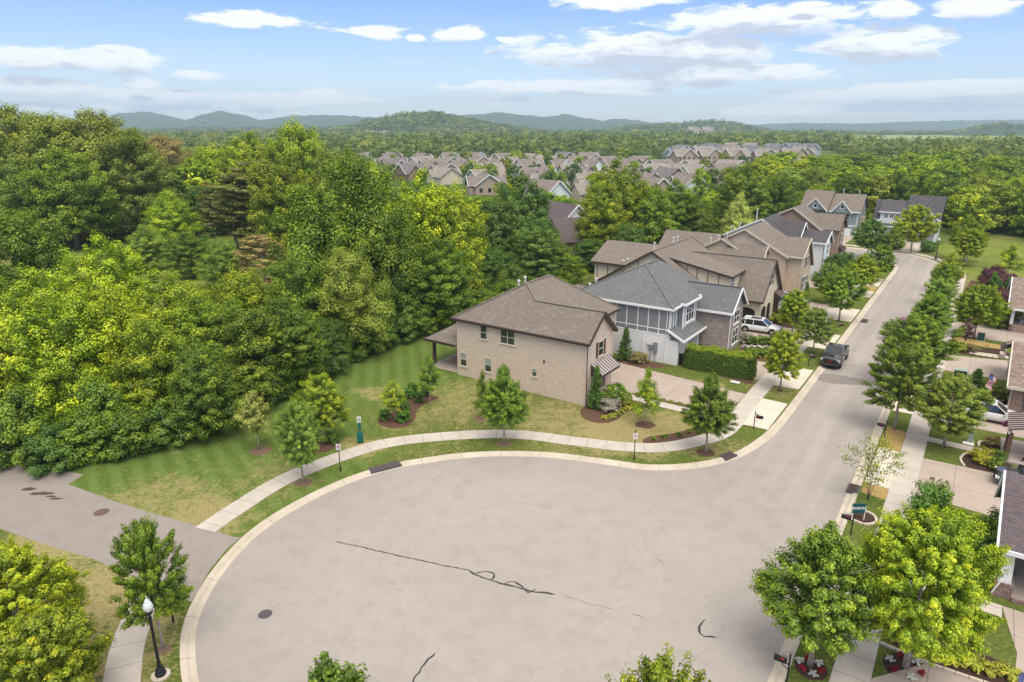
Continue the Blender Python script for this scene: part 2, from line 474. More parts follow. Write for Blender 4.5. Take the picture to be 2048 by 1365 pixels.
leaf_mat('leaf_dry', (0.165, 0.121, 0.046), (0.293, 0.228, 0.076), (0.458, 0.349, 0.122), 0.2)
leaf_mat('leaf_purple', (0.068, 0.025, 0.034), (0.135, 0.048, 0.060), (0.240, 0.097, 0.102), 0.3)
leaf_mat('leaf_gold', (0.20, 0.22, 0.015), (0.40, 0.40, 0.02), (0.60, 0.54, 0.04))
leaf_mat('leaf_flower', (0.12, 0.17, 0.08), (0.35, 0.32, 0.26), (0.7, 0.6, 0.55), 0.2)
leaf_mat('petal_white', (0.35, 0.38, 0.34), (0.75, 0.76, 0.74), (0.85, 0.85, 0.84), 0.2)
leaf_mat('petal_red', (0.20, 0.01, 0.015), (0.42, 0.012, 0.02), (0.6, 0.03, 0.03), 0.2)
leaf_mat('leaf_grassy', (0.238, 0.290, 0.026), (0.405, 0.427, 0.043), (0.714, 0.619, 0.088))
leaf_mat('leaf_arbor', (0.052, 0.125, 0.013), (0.095, 0.213, 0.018), (0.167, 0.310, 0.026), 0.2)
leaf_mat('leaf_far', (0.071, 0.125, 0.020), (0.142, 0.213, 0.031), (0.298, 0.339, 0.048), 0.2, 0.03)

# ------------------------------------------------------------------ ground materials
def dist_mask(t, pos, x, y, r, soft=0.6):
    v = t.vmath('SUBTRACT', pos, (x, y, 0))
    v = t.vmath('MULTIPLY', v, (1, 1, 0))
    return t.step(t.vmath('LENGTH', v, out=1), r * (1 - soft), r, 1, 0)
def lawn_fn(t, b):
    p = posn(t)
    p = t.vmath('ADD', p, t.vmath('MULTIPLY', t.vmath('SUBTRACT', t.noise(p, 0.35, 4, 0.7, out=1), (0.5, 0.5, 0.5)), (5, 5, 0)))
    p0 = posn(t)
    n1 = t.noise(p0, 0.16, 4, 0.6); n2 = t.noise(p0, 1.1, 8, 0.8, 0.8); n3 = t.noise(t.vmath('MULTIPLY', p0, (3.2, 5.5, 1)), 1.0, 7, 0.8); n4 = t.noise(p0, 14, 4, 0.75)
    g = t.mix(t.step(n3, 0.36, 0.64), (0.045, 0.078, 0.014), (0.155, 0.200, 0.040))
    g = t.mix(t.step(n1, 0.35, 0.65, 0, 0.5), g, (0.17, 0.19, 0.045))
    # mowing passes on the open lawn west of the brick house
    se = t.new('ShaderNodeSeparateXYZ'); t.put(se.inputs[0], p)
    t.put(se.inputs[0], t.vmath('ADD', p0, t.vmath('MULTIPLY', t.noise(p0, 0.8, 3, out=1), (0.35, 0.35, 0))))
    ma, mb_ = dist_mask(t, p, -11, 70, 17, 0.35), dist_mask(t, p, -23, 47, 15, 0.35)
    sa = t.math('SINE', t.math('MULTIPLY', t.math('MULTIPLY_ADD', se.outputs[1], 0.178, se.outputs[0]), 2 * math.pi / 1.5))
    sb = t.math('SINE', t.math('MULTIPLY', t.math('MULTIPLY_ADD', se.outputs[1], 0.69, se.outputs[0]), 2 * math.pi / 1.7))
    st = t.math('ADD', t.math('MULTIPLY', sa, ma), t.math('MULTIPLY', sb, t.math('SUBTRACT', 1.0, ma)))
    mow = t.math('MAXIMUM', ma, mb_)
    g = t.mix(t.math('MULTIPLY', mow, t.math('MULTIPLY', t.step(st, -0.8, 0.8, 0.0, 0.75), t.step(n3, 0.3, 0.6, 0.35, 1.0))), g, (0.19, 0.265, 0.07))
    g = t.mix(t.math('MULTIPLY', mow, 0.4), g, (0.095, 0.175, 0.03))
    # dry straw patches
    dry = None
    for (x, y, r, a) in DRY:
        m_ = t.math('MULTIPLY', dist_mask(t, p, x, y, r, 0.75), a)
        dry = m_ if dry is None else t.math('MAXIMUM', dry, m_)
    dn = t.math('ADD', t.math('MULTIPLY', n2, 0.75), t.math('MULTIPLY', n3, 0.65))
    dm = t.step(t.math('ADD', t.math('MULTIPLY', t.math('SUBTRACT', dn, 0.7), 2.6), t.math('MULTIPLY', dry, 0.5)), 0.05, 0.6, 0.0, 0.9)
    c = t.mix(dm, g, t.mix(t.step(t.noise(p0, 7, 4, 0.8), 0.35, 0.65), (0.27, 0.22, 0.09), (0.46, 0.37, 0.18)))
    c = t.mix(t.step(n4, 0.42, 0.7, 0, 0.5), c, (0.045, 0.06, 0.015))
    bumped(t, b, t.math('ADD', n4, n3), 0.6, 0.08)
    return c
DRY = [(4, 54, 8, 0.8), (9, 51.5, 7, 1.25), (13, 52, 6, 1.1), (-3, 58, 9, 0.75), (-8, 55, 6, 0.5), (-20, 38.5, 5, 1.1), (-24, 41, 6, 0.7), (-17, 44, 5, 0.6),
       (-22, 31, 6, 1.2), (-28, 34, 6, 1.2), (-19, 27, 5, 0.9), (-13, 60, 3, 0.8), (-12, 49, 3, 0.9), (16, 48.5, 4, 0.6), (24, 66, 5, 0.7),
       (19, 62, 3, 0.8), (5, 49.4, 6, 0.5), (-30, 30, 6, 1.3), (76, 108, 9, 0.7), (-6, 49, 5, 0.3), (25, 61, 4, 0.6)]
M['lawn'] = mat('lawn', fn=lawn_fn, rough=1.0, spec=0.05)
def straw_fn(t, b):
    p = posn(t)
    n = t.noise(t.vmath('MULTIPLY', p, (8, 14, 1)), 1.0, 4, 0.7); n2 = t.noise(p, 1.5, 3)
    bumped(t, b, n, 0.6, 0.05)
    return t.mix(t.step(n2, 0.56, 0.7, 0, 0.7), t.mix(t.step(n, 0.3, 0.7), (0.27, 0.17, 0.055), (0.50, 0.36, 0.15)), (0.12, 0.15, 0.04))
M['straw'] = mat('straw', fn=straw_fn, rough=1.0, spec=0.05)
def mulch_fn(c):
    def fn(t, b):
        p = posn(t); n = t.noise(p, 16, 4, 0.75)
        bumped(t, b, n, 0.8, 0.05)
        return t.mix(t.step(n, 0.3, 0.7), tuple(x * 0.45 for x in c), tuple(x * 1.3 for x in c))
    return fn
M['mulch'] = mat('mulch', fn=mulch_fn((0.135, 0.078, 0.055)), rough=1.0, spec=0.05)
M['mulch_pale'] = mat('mulch_pale', fn=mulch_fn((0.21, 0.14, 0.095)), rough=1.0, spec=0.05)
M['mulch_dark'] = mat('mulch_dark', fn=mulch_fn((0.075, 0.045, 0.038)), rough=1.0, spec=0.05)
def asphalt_fn(base, lanes=True):
    def fn(t, b):
        p = posn(t)
        n1 = t.noise(p, 0.09, 5, 0.65); n2 = t.noise(p, 0.7, 6, 0.7); n3 = t.noise(p, 30, 3, 0.7); n4 = t.noise(p, 7, 4, 0.7)
        c = t.mix(t.step(n1, 0.35, 0.68, 0, 0.4), base, tuple(x * 1.16 for x in base))
        c = t.mix(t.step(n2, 0.42, 0.72, 0, 0.42), c, tuple(x * 0.72 for x in base))
        c = t.mix(t.step(n4, 0.5, 0.72, 0, 0.3), c, tuple(x * 0.6 for x in base))
        c = t.mix(t.step(n3, 0.35, 0.7, 0, 0.35), c, tuple(x * 0.66 for x in base))
        if lanes:
            # faint swept rings where cars turn round the bulb, and wheel tracks along the street
            v = t.vmath('MULTIPLY', t.vmath('SUBTRACT', p, (0.5, 33, 0)), (1, 1, 0))
            rr = t.vmath('LENGTH', v, out=1)
            wob = t.math('ADD', rr, t.math('ADD', t.math('MULTIPLY', n2, 3.5), t.math('MULTIPLY', n1, 9)))
            pass
            cx = t.new('ShaderNodeCombineXYZ'); t.put(cx.inputs[0], wob)
            rn = t.noise(cx.outputs[0], 1.4, 4, 0.7)
            inb = t.step(rr, 8.5, 15, 1, 0.0)
            inb = t.math('MULTIPLY', inb, t.step(rr, 2, 6, 0.3, 1))
            c = t.mix(t.math('MULTIPLY', inb, t.step(rn, 0.36, 0.68, 0, 0.3)), c, tuple(x * 1.22 for x in base))
            edge = t.step(rr, 11.5, 15, 0, 0.25)
            c = t.mix(t.math('MULTIPLY', edge, n2), c, tuple(x * 0.72 for x in base))
            tt = t.vmath('DOT_PRODUCT', t.vmath('SUBTRACT', p, (K0[0], K0[1], 0)), (-UY, UX, 0), out=1)
            tc = t.new('ShaderNodeCombineXYZ'); t.put(tc.inputs[0], tt)
            ssn = t.vmath('DOT_PRODUCT', p, (UX * 0.03, UY * 0.03, 0), out=1); t.put(tc.inputs[1], ssn)
            tn = t.noise(tc.outputs[0], 0.8, 3, 0.6)
            ons = t.math('MULTIPLY', t.step(rr, 16, 24, 0, 1), t.step(tn, 0.45, 0.62, 0, 0.3))
            c = t.mix(ons, c, tuple(x * 1.3 for x in base))
        bumped(t, b, n3, 0.25, 0.01)
        return c
    return fn
M['asphalt'] = mat('asphalt', fn=asphalt_fn((0.345, 0.308, 0.278)), rough=0.92, spec=0.15)
M['asphalt_old'] = mat('asphalt_old', fn=asphalt_fn((0.285, 0.248, 0.222), False), rough=0.92, spec=0.15)
M['asphalt_patch'] = mat('asphalt_patch', fn=asphalt_fn((0.235, 0.205, 0.185), False), rough=0.9, spec=0.2)
M['sealant'] = mat('crack_sealant', (0.05, 0.043, 0.04), 0.7)
M['kerb'] = mat('kerb_concrete', fn=concrete_fn((0.56, 0.49, 0.395), joint=3.0, stain=0.75), rough=0.9)
M['walk'] = mat('walk_concrete', fn=concrete_fn((0.52, 0.47, 0.41), joint=1.5, stain=0.6), rough=0.9)
M['apron'] = mat('apron_concrete', fn=concrete_fn((0.62, 0.55, 0.45), stain=0.25, joint=3.4), rough=0.9)
M['drive'] = mat('drive_aggregate', fn=concrete_fn((0.42, 0.345, 0.295), stain=0.4, joint=3.1, cross=3.3), rough=0.9)
M['slab'] = mat('slab_concrete', fn=concrete_fn((0.40, 0.34, 0.31), stain=0.3), rough=0.9)
def meadow_fn(t, b):
    p = posn(t)
    n1 = t.noise(p, 0.02, 5, 0.6); n2 = t.noise(p, 0.25, 5, 0.7, 0.5); n3 = t.noise(p, 2.5, 4, 0.7)
    c = t.mix(t.step(n2, 0.3, 0.7), (0.085, 0.125, 0.022), (0.235, 0.235, 0.065))
    c = t.mix(t.step(n1, 0.4, 0.62, 0, 0.7), c, (0.17, 0.22, 0.04))
    c = t.mix(t.step(n3, 0.5, 0.75, 0, 0.4), c, (0.07, 0.10, 0.02))
    return c
M['meadow'] = mat('meadow', fn=meadow_fn, rough=1.0, spec=0.03)
def base_ground_fn(t, b):
    p = posn(t)
    n1 = t.noise(p, 0.004, 5, 0.6); n2 = t.noise(p, 0.06, 5, 0.7)
    c = t.mix(t.step(n2, 0.3, 0.7), (0.045, 0.08, 0.02), (0.09, 0.14, 0.03))
    return t.mix(t.step(n1, 0.52, 0.6, 0, 0.8), c, (0.14, 0.20, 0.05))
M['ground'] = mat('ground', fn=base_ground_fn, rough=1.0, spec=0.03)
def hill_fn(t, b):
    p = posn(t)
    n1 = t.noise(p, 0.02, 4, 0.6); n2 = t.noise(p, 0.09, 5, 0.7)
    bumped(t, b, n2, 1.0, 6.0)
    c = t.mix(t.step(n2, 0.35, 0.65), (0.016, 0.040, 0.016), (0.065, 0.11, 0.03))
    return t.mix(t.step(n1, 0.4, 0.7, 0, 0.4), c, (0.09, 0.13, 0.035))
M['hill'] = mat('wooded_hill', fn=hill_fn, rough=1.0, spec=0.02)

# ------------------------------------------------------------------ ground sheets
def smooth_line(pts, step=0.8, closed=False):
    """Catmull-Rom through the points, resampled"""
    P_ = [Vector((p[0], p[1])) for p in pts]
    out = []
    n = len(P_)
    rng_ = range(n if closed else n - 1)
    for i in rng_:
        if closed:
            a, b_, c, d = P_[(i - 1) % n], P_[i], P_[(i + 1) % n], P_[(i + 2) % n]
        else:
            a, b_, c, d = P_[max(i - 1, 0)], P_[i], P_[i + 1], P_[min(i + 2, n - 1)]
        k = max(1, int((c - b_).length / step))
        for j in range(k):
            u = j / k
            out.append(0.5 * ((2 * b_) + (c - a) * u + (2 * a - 5 * b_ + 4 * c - d) * u * u + (3 * b_ - a - 3 * c + d) * u ** 3))
    if not closed: out.append(P_[-1])
    return out
def ribbon(name, line, w0, w1, prof, material, closed=False, kind='structure'):
    """sweep a cross profile [(offset, z)] along a line; u runs along it in metres"""
    n = len(line); vs = []; us = []; L = 0.0
    for i, p in enumerate(line):
        a = line[(i - 1) % n] if (closed or i > 0) else p
        b = line[(i + 1) % n] if (closed or i < n - 1) else p
        d = (b - a).normalized(); nrm = Vector((-d.y, d.x))
        if i: L += (p - line[i - 1]).length
        us.append(L)
        for (o_, z) in prof:
            vs.append((p.x + nrm.x * o_, p.y + nrm.y * o_, z))
    m_ = len(prof); fs = []; uv = []
    rows = n if closed else n - 1
    for i in range(rows):
        j = (i + 1) % n
        uj = us[j] if j else L + (line[0] - line[-1]).length
        for k in range(m_ - 1):
            fs.append((i * m_ + k, j * m_ + k, j * m_ + k + 1, i * m_ + k + 1))
            uv += [(us[i], prof[k][0]), (uj, prof[k][0]), (uj, prof[k + 1][0]), (us[i], prof[k + 1][0])]
    me = bpy.data.meshes.new(name); me.from_pydata(vs, [], fs); me.materials.append(material)
    u = me.uv_layers.new(name='UVMap')
    u.data.foreach_set('uv', [c for q in uv for c in q])
    o = bpy.data.objects.new(name, me); COL.objects.link(o)
    if kind: o['kind'] = kind
    return o
def sheet(name, loops, z, material, kind='structure', uvrot=0.0, label=None, cat=None):
    """flat sheet bounded by the first loop with the others cut out of it"""
    bm = bmesh.new(); edges = []
    for lp in loops:
        vs = [bm.verts.new((p[0], p[1], z)) for p in lp]
        edges += [bm.edges.new((vs[i], vs[(i + 1) % len(vs)])) for i in range(len(vs))]
    bmesh.ops.triangle_fill(bm, use_beauty=True, use_dissolve=False, edges=edges)
    for f in bm.faces:
        if f.normal.z < 0: f.normal_flip()
    uvl = bm.loops.layers.uv.new('UVMap')
    c, s_ = math.cos(uvrot), math.sin(uvrot)
    for f in bm.faces:
        for l in f.loops:
            x, y = l.vert.co.x - K0[0], l.vert.co.y - K0[1]
            l[uvl].uv = (x * c + y * s_, -x * s_ + y * c)
    me = bpy.data.meshes.new(name); bm.to_mesh(me); bm.free(); me.materials.append(material)
    o = bpy.data.objects.new(name, me); COL.objects.link(o)
    return props(o, label, cat, None, kind)

# outline of the asphalt: cul-de-sac bulb, street and the bend at its far end
bulb = [(10.13, 45.15), (6.61, 46.15), (2.15, 47.25), (-3.22, 47.15), (-8.35, 45.5), (-11.48, 43.25), (-14.0, 40.2), (-15.7, 36.9), (-16.35, 33.2), (-16.2, 29.8),
        (-15.35, 27.1), (-13.6, 24.1), (-10.6, 20.9), (-6.8, 18.8), (-2, 17.75), (1.6, 17.2), (3.6, 15.4), (4.2, 12.4)]
left_edge = [XY(92.5, 10), XY(91.3, 3.5), XY(90.2, 0.9), XY(88, -0.4), XY(84, -0.77), XY(70, -0.77), XY(50, -0.77), XY(30, -0.77), XY(14, -0.77), XY(4, -0.72), (20.0, 49.45), (17.2, 47.0), (13.91, 45.5)]
right_edge = [XY(-41, -7.2), XY(-30, -7.2), XY(-15, -7.2), XY(0, -7.2), XY(20, -7.2), XY(40, -7.2), XY(60, -7.2), XY(80, -7.2), XY(88, -7.1), XY(93, -6.4), XY(98, -4.4), XY(101.6, -1.6), XY(103.4, 2), XY(104.2, 8), XY(104.6, 16), XY(104.6, 40)]
EDGE_L = smooth_line(left_edge + bulb, 0.7)
EDGE_R = smooth_line(right_edge, 0.7)
BR_L = [Vector(XY(92.8, 14)), Vector(XY(93, 40))]
road_loop = list(BR_L[::-1]) + EDGE_L + EDGE_R
KW = 0.66
def offset_line(line, d):
    out = []
    for i, p in enumerate(line):
        a = line[max(i - 1, 0)]; b = line[min(i + 1, len(line) - 1)]
        t_ = (b - a).normalized()
        out.append(Vector((p.x - t_.y * d, p.y + t_.x * d)))
    return out
E_L = BR_L[::-1] + EDGE_L
lawn_cut = offset_line(E_L, -KW) + offset_line(EDGE_R, -KW)
lawn_cut = [Vector((p.x, p.y)) for p in lawn_cut]

def base_z(x, y):
    return -0.12
# base ground: one sheet to the horizon
bgm = MB()
rings = [0, 60, 120, 200, 320, 500, 800, 1300, 2000, 3200, 4500, 6000, 7200]
gv = []; gf = []
nseg = 72
for i, r_ in enumerate(rings):
    for k in range(nseg):
        a = 2 * math.pi * k / nseg
        gv.append((r_ * math.sin(a), 60 + r_ * math.cos(a), -0.12))
for i in range(len(rings) - 1):
    for k in range(nseg):
        k2 = (k + 1) % nseg
        gf.append((i * nseg + k, i * nseg + k2, (i + 1) * nseg + k2, (i + 1) * nseg + k))
me = bpy.data.meshes.new('ground'); me.from_pydata(gv, [], gf); me.materials.append(M['ground'])
go = bpy.data.objects.new('ground', me); COL.objects.link(go); go['kind'] = 'structure'
sheet('road', [road_loop], -0.116, M['asphalt'])
sheet('lawn', [[(-140, 2), (150, 2), (190, 200), (-140, 200)], lawn_cut], 0.0, M['lawn'])
kerb_prof = [(0.0, -0.116), (-0.24, -0.10), (-0.29, -0.075), (-0.38, 0.0), (-0.46, 0.025), (-KW, 0.02), (-KW - 0.02, -0.02)]
ribbon('kerb', E_L, 0, 0, kerb_prof, M['kerb'])
ribbon('kerb', EDGE_R, 0, 0, kerb_prof, M['kerb'])
# darker mouth of the old access path meets the road west of the bulb
acc = [(-16.62, 36.4), (-17.0, 36.35), (-19.6, 37.5), (-23.5, 39.1), (-27.2, 40.8), (-31.3, 42.9), (-31.0, 44.3), (-34.2, 45.2), (-39.5, 49.3), (-48, 57), (-58, 70),
       (-62, 66), (-60, 45), (-50, 42.5), (-40, 39.3), (-33, 37.7), (-28.6, 35.8), (-24.3, 34.1), (-21.2, 32.4), (-18.2, 30.85), (-17.0, 30.4), (-17.18, 33.2), (-17.0, 35.2)]
sheet('access_path', [[Vector(p) for p in acc]], 0.004, M['asphalt_old'])
# pavements
WL_out = [XY(88, 3.9), XY(60, 3.9), XY(30, 3.9), XY(12, 3.9), XY(5, 3.75), XY(2.2, 3.6), XY(-0.2, 3.75), XY(-2.0, 4.4), XY(-5.05, 6.4), (9.0, 49.55), (5.1, 50.55), (1.08, 51.7), (-3.07, 51.8), (-9.13, 50.6), (-12.69, 48.5), (-16.6, 44.4), (-18.7, 40.4), (-19.9, 37.4)]
WLc = offset_line(smooth_line(WL_out, 0.75), 0.78)
ribbon('sidewalk', WLc, 0, 0, [(-0.78, 0.0), (-0.77, 0.03), (0.77, 0.03), (0.78, 0.0)], M['walk'])
WL2 = [(-20.3, 31.6), (-20.15, 30.0), (-19.5, 27.3), (-18.5, 24.8), (-16.6, 21.2), (-13.4, 17.5), (-9, 14.6), (-3, 13.2), (2, 12.8)]
ribbon('sidewalk', offset_line(smooth_line(WL2, 0.75), 0.78), 0, 0, [(-0.78, 0.0), (-0.77, 0.03), (0.77, 0.03), (0.78, 0.0)], M['walk'])
WR = [XY(s_, -10.3) for s_ in (-44, -20, 0, 20, 40, 60, 76)] + [XY(84, -10.25), XY(90, -9.7), XY(95.5, -8.0), XY(100.5, -5.2), XY(104.4, -1.5), XY(106.6, 2), XY(107.4, 8), XY(107.6, 20)]
ribbon('sidewalk', smooth_line(WR, 0.75), 0, 0, [(-0.78, 0.0), (-0.77, 0.03), (0.77, 0.03), (0.78, 0.0)], M['walk'])
# aprons and drives
def stpoly(pts): return [Vector(XY(*p)) for p in pts]
def apronL(s0, s1):
    sheet('driveway_apron', [stpoly([(s0 - 0.1, 2.38), (s0, 0.05), (s1, 0.05), (s1 + 0.1, 2.38)])], 0.028, M['apron'], uvrot=STANG)
def apronR(s0, s1):
    sheet('driveway_apron', [stpoly([(s0, -7.98), (s0, -9.53), (s1, -9.53), (s1, -7.98)])], 0.028, M['apron'], uvrot=STANG)
for a in ((2.25, 9.0), (13.3, 19.8), (28.1, 34.9), (42.1, 49.6), (58.1, 62.7), (66.8, 73.6)): apronL(*a)
for a in ((-2.95, 3.9), (12.7, 19.0), (27.6, 33.5), (43, 50), (57, 62), (-37, -29), (-19.3, -14.4)): apronR(*a)
def drive(pts, z=0.012): sheet('driveway', [stpoly(pts)], z, M['drive'], uvrot=STANG)
drive([(3.75, 3.9), (9.3, 3.9), (9.9, 9.3), (10.8, 18.3), (3.35, 18.3), (3.35, 15), (3.5, 10)])
drive([(13.8, 3.9), (19.6, 3.9), (19.6, 8.5), (17.2, 12.7), (14.0, 12.7)])
drive([(28.2, 3.9), (34.6, 3.9), (34.8, 12), (28.0, 12)])
drive([(42.6, 3.9), (50, 3.9), (51.5, 14), (43.2, 14)])
drive([(60.5, 3.9), (66, 3.9), (68, 14), (60.5, 14)])
drive([(-2.7, -11.08), (3.75, -11.08), (3.9, -16), (3.9, -26), (-3.4, -26), (-3.2, -16.5)])
drive([(12.6, -11.08), (18.8, -11.08), (18.8, -24), (12.0, -24)])
drive([(27.6, -11.08), (33.6, -11.08), (35.0, -16.6), (35, -24), (27.5, -24)])
drive([(43, -11.08), (50, -11.08), (49.2, -24), (43, -24)])
drive([(-37, -11.08), (-22.6, -11.08), (-20.2, -13.0), (-18.4, -16.5), (-16.9, -16.6), (-13.2, -16.0), (-13.4, -24), (-37, -24)])
drive([(104.6, 3.5), (121, 5), (121, -3), (106.5, -2.2)])
drive([(104.6, 12), (122, 11.8), (122, 15), (104.6, 15)])
def walkway(pts, z=0.016): sheet('front_walk', [stpoly(pts)], z, M['walk'], uvrot=STANG)
walkway([(1.75, 3.9), (3.0, 3.9), (3.05, 7.5), (3.2, 13.6), (2.2, 14.9), (1.9, 13.5)])
walkway([(7.3, -11.08), (8.3, -11.08), (8.1, -16.3), (7.0, -16.3)])
walkway([(-14.2, -11.08), (-13.1, -11.08), (-13.2, -16), (-14.3, -16)])
walkway([(35.6, -13), (36.6, -13), (36.9, -16.6), (35.8, -16.6)])
walkway([(107.5, -1.5), (108.6, -2.4), (121, -1.2), (121, 0)])
# planting beds
def bed(name, pts, z, m='mulch', smooth=True):
    ln = smooth_line([XY(*p) for p in pts], 0.4, closed=True) if smooth else stpoly(pts)
    return sheet(name, [ln], z, M[m])
bed('mulch_bed', [(-2.3, 15.0), (-3.4, 14.6), (-4.4, 13.6), (-4.5, 12.5), (-3.9, 11.6), (-2.6, 11.3), (-1.1, 11.4), (0.4, 10.9), (1.7, 10.4), (1.7, 12.9), (2.1, 14.9)], 0.008)
bed('mulch_bed', [(-5.8, 7.6), (-4.6, 7.7), (-2.8, 6.3), (-0.7, 5.0), (-0.6, 4.0), (-3.2, 5.0), (-5.0, 6.5)], 0.008)
bed('mulch_bed', [(-9.2, 30.4), (-8.1, 29.2), (-7.7, 27.2), (-9.4, 27.3), (-11.2, 26.8), (-12.7, 25.7), (-14.3, 25.3), (-15.2, 26.4), (-15.0, 27.8), (-13.8, 28.6), (-12, 28.6)], 0.008)
bed('mulch_bed', [(10.8, 18.3), (11.6, 18.3), (12.9, 17.8), (12.9, 12.6), (11.0, 14.0), (10.5, 15.5)], 0.02, smooth=False)
bed('mulch_bed', [(3.1, 5.0), (3.65, 5.0), (3.45, 13.3), (3.2, 13.4)], 0.02, smooth=False)
bed('mulch_bed', [(12.2, 4.2), (13.7, 4.3), (14.6, 12.3), (13.3, 12.3), (12.9, 9)], 0.02, smooth=False)
bed('mulch_bed', [(20.5, 8), (26.5, 8.6), (27.5, 6), (24, 4.6), (20.3, 4.8)], 0.008)
bed('mulch_bed', [(35.2, 9), (43, 9), (42, 5.2), (38, 4.6), (35.4, 5)], 0.008, 'mulch_dark')
bed('mulch_bed', [(3.95, -16.4), (4.0, -13.9), (5.0, -13.5), (6.4, -13.8), (7.0, -14.8), (6.9, -16.4)], 0.008, 'mulch_dark')
bed('mulch_bed', [(8.5, -16.3), (8.7, -14.6), (9.4, -14.7), (10.1, -16.3)], 0.008, 'mulch_dark')
bed('mulch_bed', [(-8.7, -8.05), (-8.9, -8.8), (-8.2, -9.4), (-7.3, -9.1), (-7.2, -8.2)], 0.008, 'mulch_dark')
bed('mulch_bed', [(-19.3, -11.2), (-20.0, -13.3), (-19.9, -16.4), (-18.3, -16.6), (-17.9, -14.6), (-18.6, -12.2)], 0.02, 'mulch_dark')
bed('mulch_bed', [(-4.4, -11.3), (-6.6, -11.6), (-7.0, -12.8), (-5.4, -13.2), (-4.2, -12.4)], 0.008, 'mulch_dark')
bed('mulch_bed', [(19.4, -11.4), (19.4, -16.4), (24, -16.4), (22.5, -14), (21.4, -11.4)], 0.008, 'mulch_dark')
bed('mulch_bed', [(35, -11.4), (35.4, -16.2), (39.2, -16.2), (38, -12.4), (37, -11.4)], 0.008, 'mulch_dark')
bed('mulch_bed', [(52, -11.6), (52, -17), (66, -19), (74, -14), (80, -11.8)], 0.008, 'mulch')
bed('straw_patch', [(3.9, -8.0), (3.9, -9.5), (8.2, -9.5), (8.9, -8.0)], 0.006, 'straw', False)
bed('straw_patch', [(-4.5, -8.0), (-4.7, -9.5), (-2.95, -9.5), (-2.95, -8.0)], 0.006, 'straw', False)
bed('straw_patch', [(19.0, -11.1), (20.6, -11.1), (20.4, -16), (18.9, -16)], 0.012, 'straw', False)
bed('straw_patch', [(39.6, -11.1), (42.6, -11.1), (41.0, -16.3), (39.4, -16.3)], 0.012, 'straw', False)
bed('straw_patch', [(63, 2.3), (66.3, 2.3), (66.3, 0.1), (63, 0.1)], 0.012, 'straw', False)
for (px, py, r_, m) in [(607, 966, 0.62, 'mulch_pale'), (522, 902, 0.85, 'mulch_pale'), (1008, 889, 0.62, 'mulch_pale'), (1290, 850, 0.85, 'mulch'), (1411, 906, 0.72, 'mulch'), (640, 892, 1.4, 'mulch'),
                        (966, 838, 0.8, 'mulch_pale'), (326, 1300, 0.4, 'mulch_pale'), (1560, 782, 0.3, 'mulch')]:
    c = gp(px, py)
    o = MB().disc(c[0], c[1], 0.010, r_, r_ * 0.9, 40, 0.13, px).build('mulch_ring', M[m]); o['kind'] = 'structure'
for (s_, t_, r_) in [(-23.5, -8.7, 0.72), (-21.0, -12.3, 0.95)]:
    c = XY(s_, t_)
    o = MB().disc(c[0], c[1], 0.010, r_, jit=0.02).build('mulch_ring', M['mulch_dark']); o['kind'] = 'structure'
# meadow at the far right
sheet('meadow', [[Vector(XY(60, -17)), Vector(XY(82, -12.2)), Vector(XY(104, -7)), Vector(XY(112, -4)), Vector(XY(124, -6)), Vector(XY(150, -20)), Vector(XY(140, -70)), Vector(XY(60, -60))]], 0.006, M['meadow'])
sheet('far_field', [[(430, 850), (640, 850), (1150, 1500), (1560, 2200), (1000, 2300), (620, 1300)]], -0.1, mat('far_field', fn=lambda t, b: t.mix(t.step(t.noise(posn(t), 0.01, 4), 0.4, 0.6), (0.20, 0.27, 0.07), (0.26, 0.31, 0.10)), rough=1.0))
# drains, covers, cracks
def drain(s0, s1, t0, t1, z=0.03):
    o = MB()
    c = [XY(s0, t0), XY(s1, t0), XY(s1, t1), XY(s0, t1)]
    o.slab([(p[0], p[1], z) for p in c], 0.12); o = o.build('storm_drain', M['storm'])
    return o
def draing(p0, p1, wid, lab):
    a = Vector(p0); b = Vector(p1); d = (b - a); n = Vector((-d.y, d.x)).normalized() * wid
    mb = MB(); mb.slab([(a.x, a.y, 0.035), (b.x, b.y, 0.035), (b.x + n.x, b.y + n.y, 0.035), (a.x + n.x, a.y + n.y, 0.035)], 0.14)
    L = d.length; u = d.normalized()
    o = mb.build('storm_drain', M['storm'])
    g = MB()
    k = 0.12
    while k < L - 0.1:
        q = a + u * k; r2 = q + n * 0.75
        q = q + n * 0.15
        g.bar((q.x, q.y, 0.045), (r2.x, r2.y, 0.045), 0.035, 0.03); k += 0.11
    g.build('grate', M['iron'], o)
    props(o, lab, 'drain')
draing((-10.25, 44.55), (-8.2, 45.75), 0.75, 'dark storm drain inlet in the kerb of the cul-de-sac, beside the green waste station')
draing((16.2, 46.55), (17.3, 47.35), 0.75, 'dark storm drain inlet in the kerb beside the corner tree near the driveway')
draing(XY(-3.6, -7.1), XY(-4.9, -7.1), 0.75, 'dark storm drain inlet in the right kerb below the sparse young tree')
draing(XY(44.6, -0.9), XY(43.2, -0.9), 0.75, 'dark storm drain inlet in the left kerb far up the street')
def crack(pts, w, z=-0.112):
    ln = smooth_line(pts, 0.25); r_ = random.Random(len(pts) + int(w * 1000))
    ln = [p + Vector((r_.uniform(-.05, .05), r_.uniform(-.05, .05))) for p in ln]
    mb = MB(); n = len(ln)
    L_, R__ = [], []
    for i, p in enumerate(ln):
        a = ln[max(i - 1, 0)]; b = ln[min(i + 1, n - 1)]; d = (b - a).normalized(); k = w * r_.uniform(0.4, 1.0) * (0.35 if i in (0, n - 1) else 1)
        L_.append((p.x - d.y * k, p.y + d.x * k, z)); R__.append((p.x + d.y * k, p.y - d.x * k, z))
    for i in range(n - 1): mb.poly([L_[i], R__[i], R__[i + 1], L_[i + 1]])
    o = mb.build('road_crack', M['sealant']); o['kind'] = 'structure'
